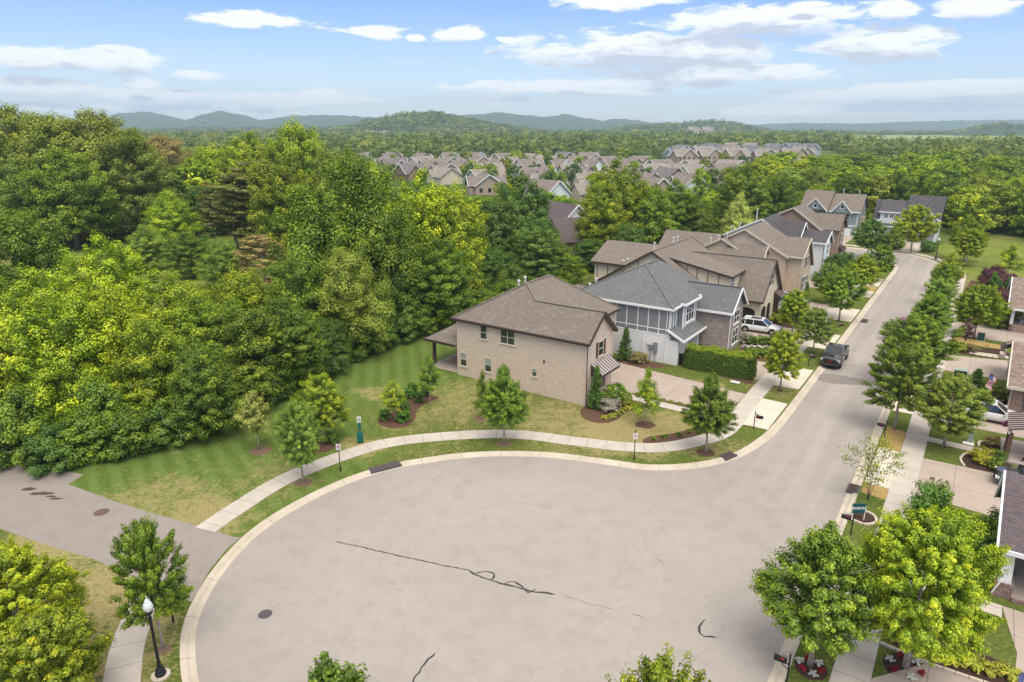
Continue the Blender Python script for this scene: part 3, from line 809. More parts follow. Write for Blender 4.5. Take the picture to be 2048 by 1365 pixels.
crack([(-10.79, 36.09), (-7.86, 35.06), (-5.06, 34.07), (-2.39, 33.22)], 0.055)
crack([(-2.5, 33.3), (-1.9, 32.7), (-1.08, 32.3), (0.98, 31.45), (2.3, 31.16)], 0.08, -0.111)
crack([(-2.2, 33.0), (-1.5, 33.1), (-1.0, 32.9), (-1.2, 32.3)], 0.07, -0.110)
crack([(-0.4, 32.05), (0.1, 32.2), (0.5, 31.8), (0.9, 31.3), (1.3, 31.6)], 0.07, -0.1095)
crack([(9.9, 29.2), (9.5, 28.6), (9.36, 28.1), (10.15, 27.82)], 0.09)
crack([(-3.7, 26.84), (-4.1, 26.1), (-4.62, 24.89)], 0.06)
crack([(6.2, 29.6), (6.8, 29.3)], 0.03); crack([(8.5, 34.4), (8.8, 33.9)], 0.03)
crack([(2.6, 31.2), (3.6, 30.6), (5.4, 29.9)], 0.012)
for y_, x0, x1 in ((0, 34.2, 40.8), (0, 16.6, 23.1)):
    pass
crack([XY(24.7, -7.0), XY(24.2, -4.5), XY(24.4, -0.9)], 0.02)
crack([XY(45.5, -7.0), XY(45.2, -4), XY(45.3, -0.9)], 0.025)
o = MB().disc(-12.81, 29.57, -0.1105, 0.36).build('manhole_cover', M['storm']); props(o, 'round dark manhole cover in the asphalt of the cul-de-sac', 'manhole cover')
o = MB().disc(-26.82, 39.2, 0.010, 0.46).build('manhole_cover', M['iron']); props(o, 'round rusty manhole cover in the access path', 'manhole cover')
sheet('road_patch', [smooth_line([XY(19.6, -0.8), XY(17.6, -0.85), XY(17.3, -2.4), XY(18.2, -4.2), XY(18.6, -5.2), XY(19.6, -5.3), XY(20.2, -4.2), XY(20.2, -2.0)], 0.3, True)], -0.1125, M['asphalt_patch'])
for c, r1, r2, sd_ in (((-33.6, 42.2), 0.5, 0.22, 1), ((-32.3, 41.6), 0.8, 0.2, 2), ((-31.4, 41.2), 0.35, 0.12, 3), ((-30.9, 40.9), 0.4, 0.14, 5)):
    o = MB().disc(c[0], c[1], 0.009, r1, r2, 30, 0.3, sd_).build('path_stain', mat('damp_leaf_litter', (0.075, 0.055, 0.045), 0.9)); o['kind'] = 'structure'
# small rectangular clean-out covers in the drives
for (s_, t_) in ((6.3, 4.9), (0.5, -11.9), (40.1, -14.6)):
    c = XY(s_, t_)
    mb = MB(); mb.box(-0.22, 0.22, -0.16, 0.16, 0.0, 0.012); o = mb.build('valve_cover', M['iron']); o.location = (c[0], c[1], 0.012); o.rotation_euler.z = STANG
    props(o, {6.3: 'small rusty valve cover in the driveway beside the brick house', 0.5: 'small rusty valve cover in the wide driveway at right', 40.1: 'small dark valve cover in the straw strip at far right'}[s_], 'valve cover')
# stone edging round beds
def edging(pts, lab, closed=False, w=0.16, h=0.12):
    ln = smooth_line([XY(*p) for p in pts], 0.42, closed); mb = MB(); r_ = random.Random(int(abs(pts[0][0]) * 10))
    n = len(ln)
    for i in range(n if closed else n - 1):
        a = ln[i]; b = ln[(i + 1) % n]; q = a.lerp(b, 0.95)
        mb.bar((a.x, a.y, h / 2 + r_.uniform(-.01, .01)), (q.x, q.y, h / 2), w * r_.uniform(.85, 1.1), h)
    o = mb.build('stone_edging', M['stone_edge']); props(o, lab, 'edging', 'pale stone edgings of planting beds')
edging([(3.95, -13.7), (5.0, -13.4), (6.4, -13.7), (7.05, -14.4)], 'pale stone edging curving round the bed of yellow shrubs by the porch')
edging([(8.5, -14.5), (9.5, -14.55), (10.1, -15.6)], 'short pale stone edging of the small bed across the walk from the yellow shrubs')
edging([(-8.7, -8.05), (-8.9, -8.8), (-8.2, -9.4), (-7.3, -9.1), (-7.2, -8.2)], 'pale stone ring round the mulch bed in the verge under the green yard sign', True)
edging([(-19.9, -11.1), (-20.1, -13.3), (-19.95, -16.5)], 'long pale stone edging beside the wide driveway, bottom right')
edging([(-4.3, -11.4), (-4.1, -12.4), (-5.2, -13.2), (-6.7, -12.9)], 'pale stone edging of the bed behind the bushy shrub, south of the wide driveway')
# ------------------------------------------------------------------ houses
class House:
    def __init__(s, name, label, s0, t0, group=None, cat='house'):
        s.s0, s.t0 = s0, t0
        s.e = empty(name, XY(s0, t0), STANG, label, cat, group)
        s.off = (-s0, -t0, 0)
    def add(s, name, mb, m, parent=None, **k):
        return mb.build(name, m, parent or s.e, s.off, **k)
    def part(s, name, label=None, **k):
        pass
def place(face, a, p, z):
    """a point on a facade: face 's' looks along the street, 't' across it; a runs along the wall, p is its plane"""
    return (p, a, z) if face[0] == 's' else (a, p, z)
def fbox(mb, face, a0, a1, p, out, z0, z1):
    sg = -1 if face[1] == '-' else 1
    q0, q1 = sorted((p, p + sg * out))
    if face[0] == 's': mb.box(q0, q1, min(a0, a1), max(a0, a1), z0, z1)
    else: mb.box(min(a0, a1), max(a0, a1), q0, q1, z0, z1)
def window(h, face, a0, a1, p, z0, z1, nx=1, ny=2, frame='white', sill=None, shutter=None, blind=False, fw=0.07):
    fr = MB()
    a0, a1 = min(a0, a1), max(a0, a1)
    fbox(fr, face, a0 - 0.003, a0 + fw, p, 0.05, z0, z1); fbox(fr, face, a1 - fw, a1 + 0.003, p, 0.05, z0, z1)
    fbox(fr, face, a0 + fw, a1 - fw, p, 0.05, z1 - fw, z1); fbox(fr, face, a0 + fw, a1 - fw, p, 0.05, z0, z0 + fw)
    for i in range(1, nx):
        c = a0 + (a1 - a0) * i / nx; fbox(fr, face, c - fw / 2, c + fw / 2, p, 0.046, z0 + fw, z1 - fw)
    for i in range(1, ny):
        c = z0 + (z1 - z0) * i / ny; fbox(fr, face, a0 + fw, a1 - fw, p, 0.042, c - 0.03, c + 0.03)
    o = h.add('window', fr, M[frame])
    pn = MB(); zm = (z0 + z1) / 2
    fbox(pn, face, a0 + 0.01, a1 - 0.01, p, 0.02, z0 + 0.01, z1 - 0.01)
    h.add('pane', pn, M['glass'], o)
    if blind:
        b = MB(); fbox(b, face, a0 + fw, a1 - fw, p + 0, 0.026, zm + 0.03, z1 - fw); h.add('blind', b, M['blind'], o)
    if sill:
        b = MB(); fbox(b, face, a0 - 0.1, a1 + 0.1, p, 0.09, z0 - 0.1, z0 - 0.004); h.add('sill', b, M[sill], o)
    if shutter:
        for q0, q1 in ((a0 - 0.43, a0 - 0.03), (a1 + 0.03, a1 + 0.43)):
            b = MB(); fbox(b, face, q0, q1, p, 0.05, z0, z1)
            for zz in (z0 + 0.06, zm - 0.03, z1 - 0.12): fbox(b, face, q0 + 0.04, q1 - 0.04, p, 0.065, zz, zz + 0.06)
            h.add('shutter', b, M[shutter])
    return o
def roof(h, polys, m, th=0.14, fascia=(), fm='brown_trim', name='roof', parent=None, ridges=()):
    mb = MB()
    for pl in polys: mb.slab(pl, th)
    for (a, b) in ridges:
        mb.bar((a[0], a[1], a[2] + 0.02), (b[0], b[1], b[2] + 0.02), 0.26, 0.06)
    o = h.add(name, mb, M[m], parent)
    if fascia:
        f = MB()
        for (a, b) in fascia:
            f.bar((a[0], a[1], a[2] - th * 0.6), (b[0], b[1], b[2] - th * 0.6), 0.10, 0.24)
        h.add('fascia', f, M[fm], o)
    return o
def gable_t(s0, s1, t0, t1, ze, zr, zeR=None, sr=None, lo=0.0):
    """two slopes with a ridge running away from the street (along t)"""
    sm = (s0 + s1) / 2 if sr is None else sr; zeR = ze if zeR is None else zeR
    return [[(s0, t0, ze), (sm, t0, zr), (sm, t1, zr), (s0, t1, ze)], [(sm, t0, zr), (s1, t0, zeR), (s1, t1, zeR), (sm, t1, zr)]]
def gable_s(s0, s1, t0, t1, ze, zr, tr=None, zeB=None):
    """two slopes with a ridge running along the street"""
    tm = (t0 + t1) / 2 if tr is None else tr; zeB = ze if zeB is None else zeB
    return [[(s0, t0, ze), (s1, t0, ze), (s1, tm, zr), (s0, tm, zr)], [(s0, tm, zr), (s1, tm, zr), (s1, t1, zeB), (s0, t1, zeB)]]
def gut(h, pts, m='brown_trim', r=0.045, name='downspout', parent=None):
    return h.add(name, MB().tube(pts, r, 6), M[m], parent)
def vents(h, pts, m='pvc', big=False):
    for (x, y, z, hh) in pts:
        mb = MB().tube([(x, y, z - 0.3), (x, y, z + hh)], 0.06 if hh < 0.6 else 0.09, 7)
        if hh >= 0.55: mb.tube([(x, y, z + hh), (x, y, z + hh + 0.16)], [0.17, 0.14], 8)
        h.add('roof_vent', mb, M[m])
def awning(h, s0, s1, t_wall, z_top, out, drop, m='metal_roof'):
    """standing seam metal awning over a window on the street side"""
    mb = MB().slab([(s0, t_wall - out, z_top - drop), (s1, t_wall - out, z_top - drop), (s1, t_wall, z_top), (s0, t_wall, z_top)], 0.05)
    o = h.add('awning', mb, M[m])
    b = MB(); n = 8
    for i in range(n + 1):
        x = s0 + (s1 - s0) * i / n
        b.bar((x, t_wall - out, z_top - drop + 0.03), (x, t_wall, z_top + 0.03), 0.045, 0.06)
    h.add('seam', b, M['metal_seam'], o)
    f = MB().box(s0 - 0.02, s1 + 0.02, t_wall - out - 0.02, t_wall - out + 0.06, z_top - drop - 0.26, z_top - drop - 0.05)
    f.prism([(t_wall, z_top - 0.06), (t_wall - out + 0.06, z_top - drop - 0.08), (t_wall - out + 0.06, z_top - drop - 0.26), (t_wall, z_top - drop - 0.26)], 'x', s0 + 0.0, s0 + 0.07)
    f.prism([(t_wall, z_top - 0.06), (t_wall - out + 0.06, z_top - drop - 0.08), (t_wall - out + 0.06, z_top - drop - 0.26), (t_wall, z_top - drop - 0.26)], 'x', s1 - 0.07, s1)
    h.add('valance', f, M['brown_trim'], o)
    for x in (s0 + 0.12, s1 - 0.12):
        br = MB().tube([(x, t_wall - 0.03, z_top - drop - 1.05), (x, t_wall - out * 0.35, z_top - drop - 0.75), (x, t_wall - out * 0.8, z_top - drop - 0.28)], 0.05, 6)
        h.add('bracket', br, M['brown_trim'], o)
    return o
def garage(h, face, a0, a1, p, z1, m='white'):
    mb = MB(); fbox(mb, face, a0, a1, p, 0.05, 0.02, z1)
    n = 4
    for i in range(1, n): fbox(mb, face, a0 + 0.05, a1 - 0.05, p, 0.062, z1 * i / n - 0.015, z1 * i / n + 0.015)
    o = h.add('garage_door', mb, M[m])
    g = MB(); k = 6
    for i in range(k):
        w = (a1 - a0) / k
        fbox(g, face, a0 + i * w + 0.1, a0 + (i + 1) * w - 0.1, p, 0.058, z1 * 0.8, z1 * 0.94)
    h.add('door_window', g, M['glass'], o)

# --- the tan brick house on the corner
h = House('corner_house', 'two-storey tan brick house with brown shingle roof standing on the corner lawn', -1.8, 15)
w = MB().box(-1.8, 10.3, 18.3, 29.7, -0.05, 6.05).prism([(-1.8, -0.05), (3.1, -0.05), (3.1, 6.0), (0.7, 7.98), (-1.8, 6.0)], 'y', 15.0, 18.3)
h.add('wall', w, M['brick_tan'])
ez, k = 5.97, 0.81
P_ = dict(bl=(-2.15, 30.1, ez), fl=(-2.15, 14.62, ez), ap=(0.7, 14.62, ez + k * 2.85), fr=(3.4, 14.62, ez))
rl, rr_ = (2.2, 24.0, ez + k * 4.35), (6.6, 24.0, ez + k * 4.35)
er, eb = (10.7, 17.9, ez), (10.7, 30.1, ez)
gz = ez + k * 2.85
tg = 17.9 + (gz - ez) / ((rl[2] - ez) / 6.1)
roof(h, [[P_['fl'], P_['ap'], (0.7, tg, gz), rl, P_['bl']],
         [P_['ap'], P_['fr'], (3.4, 18.0, ez), (0.7, tg, gz)],
         [(0.7, tg, gz), (3.4, 17.9, ez), er, rr_, rl],
         [er, eb, rr_], [eb, P_['bl'], rl, rr_]], 'roof_brown', 0.13,
     fascia=[(P_['bl'], P_['fl']), (P_['fl'], P_['ap']), (P_['ap'], P_['fr']), ((3.4, 17.9, ez), er), (er, eb), (eb, P_['bl']), (P_['fr'], (3.4, 17.9, ez))],
     ridges=[(rl, rr_), ((0.7, 14.62, gz), (0.7, tg, gz)), (rl, (0.7, tg, gz)), (rr_, er), (rl, P_['bl'])])
for (a0, a1, z0, z1, nx, bl) in [(26.75, 25.9, 4.32, 5.72, 1, 0), (24.35, 22.65, 4.32, 5.74, 2, 0), (29.3, 28.45, 1.05, 2.5, 1, 1), (26.25, 25.4, 1.05, 2.5, 1, 1), (20.75, 20.15, 1.68, 2.52, 1, 1)]:
    window(h, 's-', a0, a1, -1.8, z0, z1, nx, 2 if z1 - z0 > 1 else 1, 'cream_trim', 'cream_trim', blind=bool(bl))
mb = MB().box(-1.86, -1.8, 19.32, 19.52, 3.3, 3.5); h.add('wall_vent', mb, M['brown_trim'])
window(h, 't-', 0.3, 1.3, 15, 4.08, 5.5, 1, 2, 'cream_trim', 'cream_trim', 'shutter')
window(h, 't-', 0.3, 1.45, 15, 0.85, 2.5, 2, 2, 'cream_trim', 'cream_trim', 'shutter')
awning(h, -1.0, 2.55, 15, 3.72, 1.15, 0.78)
garage(h, 't-', 4.2, 9.6, 18.2, 2.4, 'brown_trim')
window(h, 't-', 5.4, 6.5, 18.2, 4.0, 5.4, 1, 2, 'cream_trim', 'cream_trim', 'shutter')
gut(h, [(-1.86, 14.92, 5.9), (-1.9, 14.9, 5.6), (-1.9, 14.9, 0.1)])
gut(h, [(3.16, 15.1, 5.9), (3.18, 15.05, 5.5), (3.18, 15.05, 0.1)])
h.add('gutter', MB().bar((-2.24, 14.7, 5.93), (-2.24, 30.1, 5.93), 0.1, 0.1), M['brown_trim'])
vents(h, [(2.6, 25.2, 8.8, 0.6), (3.6, 25.1, 8.85, 0.75), (1.0, 27.2, 7.6, 0.25)])
# covered patio at the back
h.add('patio_slab', MB().box(-1.45, 6.0, 29.7, 33.5, -0.05, 0.32), [M['slab']])
h.add('patio_kerb', MB().box(-1.50, -1.45, 29.7, 33.55, -0.05, 0.22).box(-1.5, 6.0, 33.5, 33.56, -0.05, 0.22), M['brick_tan'])
roof(h, [[(-2.0, 33.9, 3.12), (-2.0, 29.76, 3.12), (1.2, 29.76, 4.9), (1.2, 31.0, 4.9)], [(-2.0, 33.9, 3.12), (1.2, 31.0, 4.9), (4.5, 31.0, 4.9), (6.5, 33.9, 3.12)], [(1.2, 29.76, 4.9), (4.5, 29.76, 4.9), (4.5, 31.0, 4.9), (1.2, 31.0, 4.9)]],
     'roof_brown', 0.12, [((-2.0, 33.9, 3.12), (-2.0, 29.8, 3.12)), ((-2.0, 33.9, 3.12), (6.5, 33.9, 3.12))], name='patio_roof')
h.add('patio_ceiling', MB().box(-1.9, 6.0, 29.77, 33.8, 2.86, 2.94), M['soffit'])
for (x, y) in ((-1.25, 33.2), (5.7, 33.2)): h.add('post', MB().box(x - 0.13, x + 0.13, y - 0.13, y + 0.13, 0.32, 2.87), M['brown_trim'])

# --- the grey and white house
h = House('grey_white_house', 'two-storey house of white painted brick and grey panels under a grey hip roof', 13.3, 8)
h.add('wall', MB().box(13.3, 24.8, 13.3, 25.0, -0.05, 3.05), M['brick_white'])
h.add('upper_wall', MB().box(13.32, 24.78, 13.32, 24.98, 3.05, 6.1), M['siding_grey'])
tr = MB()
for tt in (24.9, 23.6, 22.3, 20.9, 19.6, 18.3, 17.0, 15.8, 14.6, 13.42): fbox(tr, 's-', tt - 0.045, tt + 0.045, 13.32, 0.05, 3.15, 5.9)
fbox(tr, 's-', 13.32, 24.98, 13.32, 0.045, 3.02, 3.16); fbox(tr, 's-', 13.32, 24.98, 13.32, 0.045, 3.62, 3.72); fbox(tr, 's-', 13.32, 24.98, 13.32, 0.045, 5.9, 6.08)
for ss in (13.32, 14.0, 14.7): fbox(tr, 't-', ss, ss + 0.12, 13.32, 0.05, 3.9, 6.0)
h.add('white_battens', tr, M['white'])
ze = 6.08
A, B, C_, D = (12.93, 12.95, ze), (25.2, 12.95, ze), (25.2, 25.4, ze), (12.93, 25.4, ze)
r1, r2 = (19.3, 19.0, 9.15), (23.0, 19.0, 9.15)
roof(h, [[D, A, r1], [A, B, r2, r1], [B, C_, r2], [C_, D, r1, r2]], 'roof_grey', 0.13, [(D, A), (A, B), (B, C_), (C_, D)], 'white', ridges=[(r1, r2), (r1, A), (r1, D)])
# corner bay with the triple window
h.add('bay_wall', MB().box(15.5, 19.2, 12.75, 13.5, 2.9, 6.2), M['siding_grey'])
bt = MB()
for ss in (15.5, 15.95, 18.6, 19.08): fbox(bt, 't-', ss, ss + 0.12, 12.75, 0.04, 3.2, 6.1)
fbox(bt, 't-', 15.5, 19.2, 12.75, 0.045, 3.65, 3.78); fbox(bt, 's-', 12.75, 12.87, 15.5, 0.04, 3.2, 6.1)
h.add('white_battens', bt, M['white'])
window(h, 't-', 16.15, 18.5, 12.75, 3.95, 5.85, 3, 2, 'white', 'white')
zb = 6.25
roof(h, [[(15.1, 12.35, zb), (19.6, 12.35, zb), (17.35, 14.9, 7.4)], [(15.1, 15.2, zb), (15.1, 12.35, zb), (17.35, 14.9, 7.4), (17.35, 17.2, 7.5)], [(19.6, 12.35, zb), (19.6, 15.2, zb), (17.35, 17.2, 7.5), (17.35, 14.9, 7.4)]],
     'roof_grey', 0.12, [((15.1, 12.35, zb), (19.6, 12.35, zb)), ((15.1, 13.0, zb), (15.1, 12.35, zb)), ((19.6, 12.35, zb), (19.6, 13.2, zb))], 'white', 'bay_roof')
# porch roof over the garage
roof(h, [[(13.0, 11.6, 2.85), (19.95, 11.6, 2.85), (19.95, 13.5, 3.85), (13.0, 13.5, 3.85)]], 'roof_grey', 0.12, [((13.0, 11.6, 2.85), (19.95, 11.6, 2.85)), ((13.0, 11.6, 2.85), (13.0, 13.5, 3.85))], 'white', 'porch_roof')
h.add('porch_pier', MB().box(13.3, 13.7, 12.3, 13.3, -0.03, 2.6).box(19.2, 19.6, 12.3, 13.3, -0.03, 2.6), M['brick_white'])
garage(h, 't-', 13.9, 18.9, 13.3, 2.3, 'white')
# stone wing
h.add('stone_wing', MB().prism([(20.05, -0.05), (24.75, -0.05), (24.75, 4.78), (22.4, 6.85), (20.05, 4.78)], 'y', 9.15, 15.5), M['stone'])
roof(h, gable_t(19.65, 25.15, 8.75, 16.5, 4.75, 7.15), 'roof_grey', 0.13, [((19.65, 8.75, 4.75), (19.65, 13.0, 4.75)), ((19.65, 8.75, 4.75), (22.4, 8.75, 7.15)), ((22.4, 8.75, 7.15), (25.15, 8.75, 4.75)), ((25.15, 8.75, 4.75), (25.15, 13, 4.75))], 'white', 'wing_roof', ridges=[((22.4, 8.75, 7.15), (22.4, 16.5, 7.15))])
window(h, 't-', 21.4, 23.4, 9.15, 3.05, 4.6, 2, 2, 'white', 'white')
window(h, 't-', 21.4, 23.4, 9.15, 0.7, 2.45, 2, 2, 'white', 'white')
gut(h, [(19.98, 9.07, 4.8), (19.98, 9.07, 0.1)], 'white'); gut(h, [(13.25, 13.6, 6.0), (13.25, 13.7, 5.6), (13.25, 13.7, 0.1)], 'white'); gut(h, [(13.24, 16.2, 3.0), (13.24, 16.2, 0.1)], 'white')
vents(h, [(14.6, 23.6, 6.4, 0.7), (15.4, 23.2, 6.8, 0.8), (13.6, 24.6, 6.15, 0.35), (13.3, 25.0, 6.1, 0.3)])
m_ = h.add('electric_meter', MB().box(13.1, 13.3, 14.55, 15.0, 1.0, 2.15).box(13.14, 13.3, 15.1, 15.55, 1.3, 1.8), M['meter'])
h.add('conduit', MB().tube([(13.22, 15.3, 1.3), (13.22, 15.3, 0.0)], 0.04, 6).tube([(13.22, 14.75, 1.0), (13.22, 14.75, 0.0)], 0.03, 6).tube([(13.24, 15.5, 1.6), (13.2, 15.9, 1.95)], 0.03, 6), M['meter'], m_)

# --- the cream house with the steep front gable
h = House('cream_house', 'cream stucco house with steep brown front gable and dark timber trim', 29, 9.4)
zr = 8.95
h.add('wall', MB().prism([(12.8, -0.05), (31.4, -0.05), (31.4, 3.2), (22.3, 8.75), (20.8, 7.7), (12.8, 6.25)], 'x', 31.0, 40.2).prism([(13.2, -0.05), (31.2, -0.05), (31.2, 3.35), (22.3, 8.72), (13.2, 3.35)], 'x', 29.0, 42.4).prism([(33.5, -0.05), (41.9, -0.05), (41.9, 3.5), (37.5, 7.6), (33.5, 3.5)], 'y', 9.4, 18.0), M['stucco'])
tb = MB()
for tt in (14.2, 15.6, 17.0, 18.4): fbox(tb, 's-', tt - 0.05, tt + 0.05, 31.0, 0.03, 3.2, 6.1 + (tt - 12.6) * 0.18)
for tt in (24.2, 26.2, 28.2): fbox(tb, 's-', tt - 0.05, tt + 0.05, 29.0, 0.03, 2.0, 8.6 - (tt - 22.3) * 0.64)
h.add('timber_strips', tb, M['brown_trim'])
roof(h, gable_s(28.6, 42.8, 12.6, 31.9, 3.05, zr, 22.3), 'roof_brown', 0.14,
     [((28.6, 12.6, 3.05), (28.6, 22.3, zr)), ((28.6, 22.3, zr), (28.6, 31.9, 3.05)), ((28.6, 31.9, 3.05), (42.8, 31.9, 3.05)), ((42.8, 22.3, zr), (42.8, 12.6, 3.05))], ridges=[((28.6, 22.3, zr), (42.8, 22.3, zr))])
roof(h, [[(30.6, 12.4, 6.42), (40.6, 12.4, 6.42), (40.6, 22.0, 8.25), (30.6, 22.0, 8.25)]], 'roof_brown', 0.14, [((30.6, 12.4, 6.42), (30.6, 20.6, 7.98)), ((30.6, 12.4, 6.42), (40.6, 12.4, 6.42))], name='dormer_roof')
window(h, 't-', 31.4, 32.9, 12.8, 4.9, 6.0, 2, 2, 'white')
roof(h, gable_t(32.95, 42.3, 9.0, 21.3, 3.2, 7.9, sr=37.5), 'roof_brown', 0.14,
     [((32.95, 9.0, 3.2), (37.5, 9.0, 7.9)), ((37.5, 9.0, 7.9), (42.3, 9.0, 3.2)), ((32.95, 9.0, 3.2), (32.95, 13.0, 3.2))], name='wing_roof', ridges=[((37.5, 9.0, 7.9), (37.5, 21.3, 7.9))])
# back wing
h.add('back_wing', MB().prism([(29.9, -0.05), (39.2, -0.05), (39.2, 6.6), (34.5, 8.5), (29.9, 6.6)], 'y', 26.5, 31.0), M['stucco'])
bw = MB()
for tt in (27.4, 29.0, 30.6): fbox(bw, 's-', tt - 0.05, tt + 0.05, 29.9, 0.03, 0.5, 6.1)
h.add('timber_strips', bw, M['brown_trim'])
roof(h, gable_t(29.4, 39.7, 22.4, 31.5, 6.58, 8.85, sr=34.5), 'roof_brown', 0.13, [((29.4, 22.4, 6.58), (29.4, 31.5, 6.58))], name='back_roof')
roof(h, [[(27.6, 31.2, 2.3), (27.6, 33.6, 2.3), (29.6, 33.6, 3.1), (29.6, 31.2, 3.1)]], 'roof_brown', 0.12, name='rear_porch_roof')
window(h, 't-', 36.5, 38.3, 9.4, 4.5, 6.0, 2, 2, 'white', None, 'shutter')
for (x0, x1) in ((34.0, 36.0), (36.7, 38.2)):
    n_ = 10; prof = [(x0, 0.0), (x1, 0.0)] + [((x0 + x1) / 2 + (x1 - x0) / 2 * math.cos(math.pi * i / n_), 1.7 + 0.55 * math.sin(math.pi * i / n_)) for i in range(n_ + 1)]
    h.add('arch_shade_panel', MB().prism(prof, 'y', 9.36, 9.41), M['dark'])  # dark panel on the solid wall, painting the shade of the porch recess
h.add('arch_shade_panel', MB().prism([(10.0, 0.0), (12.3, 0.0)] + [(11.15 + 1.15 * math.cos(math.pi * i / 10), 1.7 + 0.5 * math.sin(math.pi * i / 10)) for i in range(11)], 'x', 33.46, 33.51), M['dark'])  # side arch: recess shade painted as a dark panel, wall behind is solid
b_ = h.add('bay_window', MB().box(39.9, 41.9, 8.75, 9.4, 0.75, 2.5), M['brown_trim'])
wn = window(h, 't-', 40.05, 41.75, 8.75, 0.95, 2.4, 3, 2, 'white')
awning(h, 39.7, 42.1, 9.4, 3.3, 0.95, 0.7)
vents(h, [(30.0, 26.8, 6.3, 0.7), (30.3, 26.3, 6.6, 0.6), (31.5, 23.2, 8.6, 0.9), (37.6, 23.0, 8.6, 0.8), (38.8, 22.9, 8.6, 0.8), (29.2, 29.9, 4.0, 0.3), (31.0, 28.5, 7.0, 0.25)])

# --- the big tan brick house behind it
h = House('tan_brick_house', 'large light tan brick house with double side gables, behind the steep cream gable', 50, 9)
h.add('wall', MB().prism([(52.2, -0.05), (59.3, -0.05), (59.3, 4.0), (55.6, 8.1), (52.2, 6.15)], 'y', 9.0, 15).prism([(11.0, -0.05), (23.3, -0.05), (23.3, 6.0), (17.2, 9.4), (11.0, 6.15)], 'x', 51.2, 61.0).prism([(15.9, -0.05), (24, -0.05), (24, 5.9), (20.0, 7.95), (15.9, 5.8)], 'x', 49.6, 52), M['brick_cream'])
h.add('small_wing', MB().prism([(48.4, -0.05), (51.6, -0.05), (51.6, 5.8), (50.0, 7.3), (48.4, 5.8)], 'y', 13.6, 19), M['brick_cream'])
roof(h, gable_t(51.75, 59.6, 8.6, 17.0, 6.0, 8.35, zeR=3.75, sr=55.6), 'roof_brown', 0.13, [((51.75, 8.6, 6.0), (55.6, 8.6, 8.35)), ((55.6, 8.6, 8.35), (59.6, 8.6, 3.75)), ((51.75, 8.6, 6.0), (51.75, 11, 6.0))], 'cream_trim', 'wing_roof')
roof(h, gable_s(50.85, 61.4, 10.5, 24.0, 5.95, 9.6, 17.2), 'roof_brown', 0.13, [((50.85, 10.5, 5.95), (50.85, 17.2, 9.6)), ((50.85, 17.2, 9.6), (50.85, 24.0, 5.95))], 'cream_trim')
roof(h, gable_s(49.25, 55, 15.5, 24.6, 5.75, 8.15, 20.0), 'roof_brown', 0.13, [((49.25, 15.5, 5.75), (49.25, 20.0, 8.15)), ((49.25, 20.0, 8.15), (49.25, 24.6, 5.75))], 'cream_trim', 'side_roof')
roof(h, gable_t(48.1, 51.9, 13.3, 19.3, 5.7, 7.5), 'roof_brown', 0.12, [((48.1, 13.3, 5.7), (50, 13.3, 7.5)), ((50, 13.3, 7.5), (51.9, 13.3, 5.7)), ((48.1, 13.3, 5.7), (48.1, 17, 5.7))], 'cream_trim', 'dormer_roof')
window(h, 't-', 55.4, 57.0, 9.0, 4.0, 5.6, 2, 2, 'white', None, 'shutter'); window(h, 't-', 54.6, 57.6, 9.0, 0.8, 2.6, 3, 2, 'white', None, 'shutter')
gut(h, [(52.14, 8.92, 5.9), (52.14, 8.92, 0.1)], 'cream_trim')
vents(h, [(50.5, 22.0, 7.0, 0.8), (50.5, 20.9, 7.6, 0.7), (50.5, 19.6, 7.8, 0.9)])
h.add('back_wing', MB().prism([(52, -0.05), (60, -0.05), (60, 5.0), (56, 7.6), (52, 5.0)], 'y', 24, 31), M['brick_cream'])
roof(h, gable_t(51.6, 60.4, 22, 31.4, 4.8, 7.8), 'roof_brown', 0.13, name='back_roof')

# --- white board house with dark roof
h = House('white_board_house', 'white board-sided house with near-black roof and white rakes, between two brick houses', 67, 9)
h.add('wall', MB().prism([(68.2, -0.05), (74.0, -0.05), (74.0, 5.45), (71.6, 7.25), (68.2, 6.0)], 'y', 9.0, 14).prism([(12.2, -0.05), (27.5, -0.05), (27.5, 4.9), (19.0, 9.05), (12.2, 4.3)], 'x', 67.3, 77), M['siding_white'])
roof(h, gable_t(67.8, 74.2, 8.6, 15, 5.9, 7.45, zeR=5.3, sr=71.6), 'roof_dark', 0.13, [((67.8, 8.6, 5.9), (71.6, 8.6, 7.45)), ((71.6, 8.6, 7.45), (74.2, 8.6, 5.3)), ((67.8, 8.6, 5.9), (67.8, 12, 5.9))], 'white', 'wing_roof')
roof(h, gable_s(66.9, 77.4, 11.9, 28.2, 4.2, 9.28, 19.0, zeB=4.7), 'roof_dark', 0.13, [((66.9, 11.9, 4.2), (66.9, 19.0, 9.28)), ((66.9, 19.0, 9.28), (66.9, 28.2, 4.7))], 'white')
roof(h, gable_t(67.4, 73.6, 12.6, 18.5, 6.3, 8.75), 'roof_dark', 0.12, [((67.4, 12.6, 6.3), (70.5, 12.6, 8.75)), ((70.5, 12.6, 8.75), (73.6, 12.6, 6.3))], 'white', 'dormer_roof')
h.add('dormer_wall', MB().prism([(67.8, 4.6), (73.2, 4.6), (73.2, 6.3), (70.5, 8.5), (67.8, 6.3)], 'y', 13.0, 18), M['siding_white'])
window(h, 't-', 71.0, 72.7, 9.0, 3.6, 5.3, 2, 2, 'white'); window(h, 't-', 70.6, 73, 9.0, 0.9, 2.6, 2, 2, 'white')
gut(h, [(68.14, 8.95, 5.8), (68.14, 8.95, 0.1)], 'black')
vents(h, [(68.5, 24.4, 6.6, 0.8), (68.6, 23.0, 7.2, 0.8), (67.4, 20.0, 8.7, 2.0)])

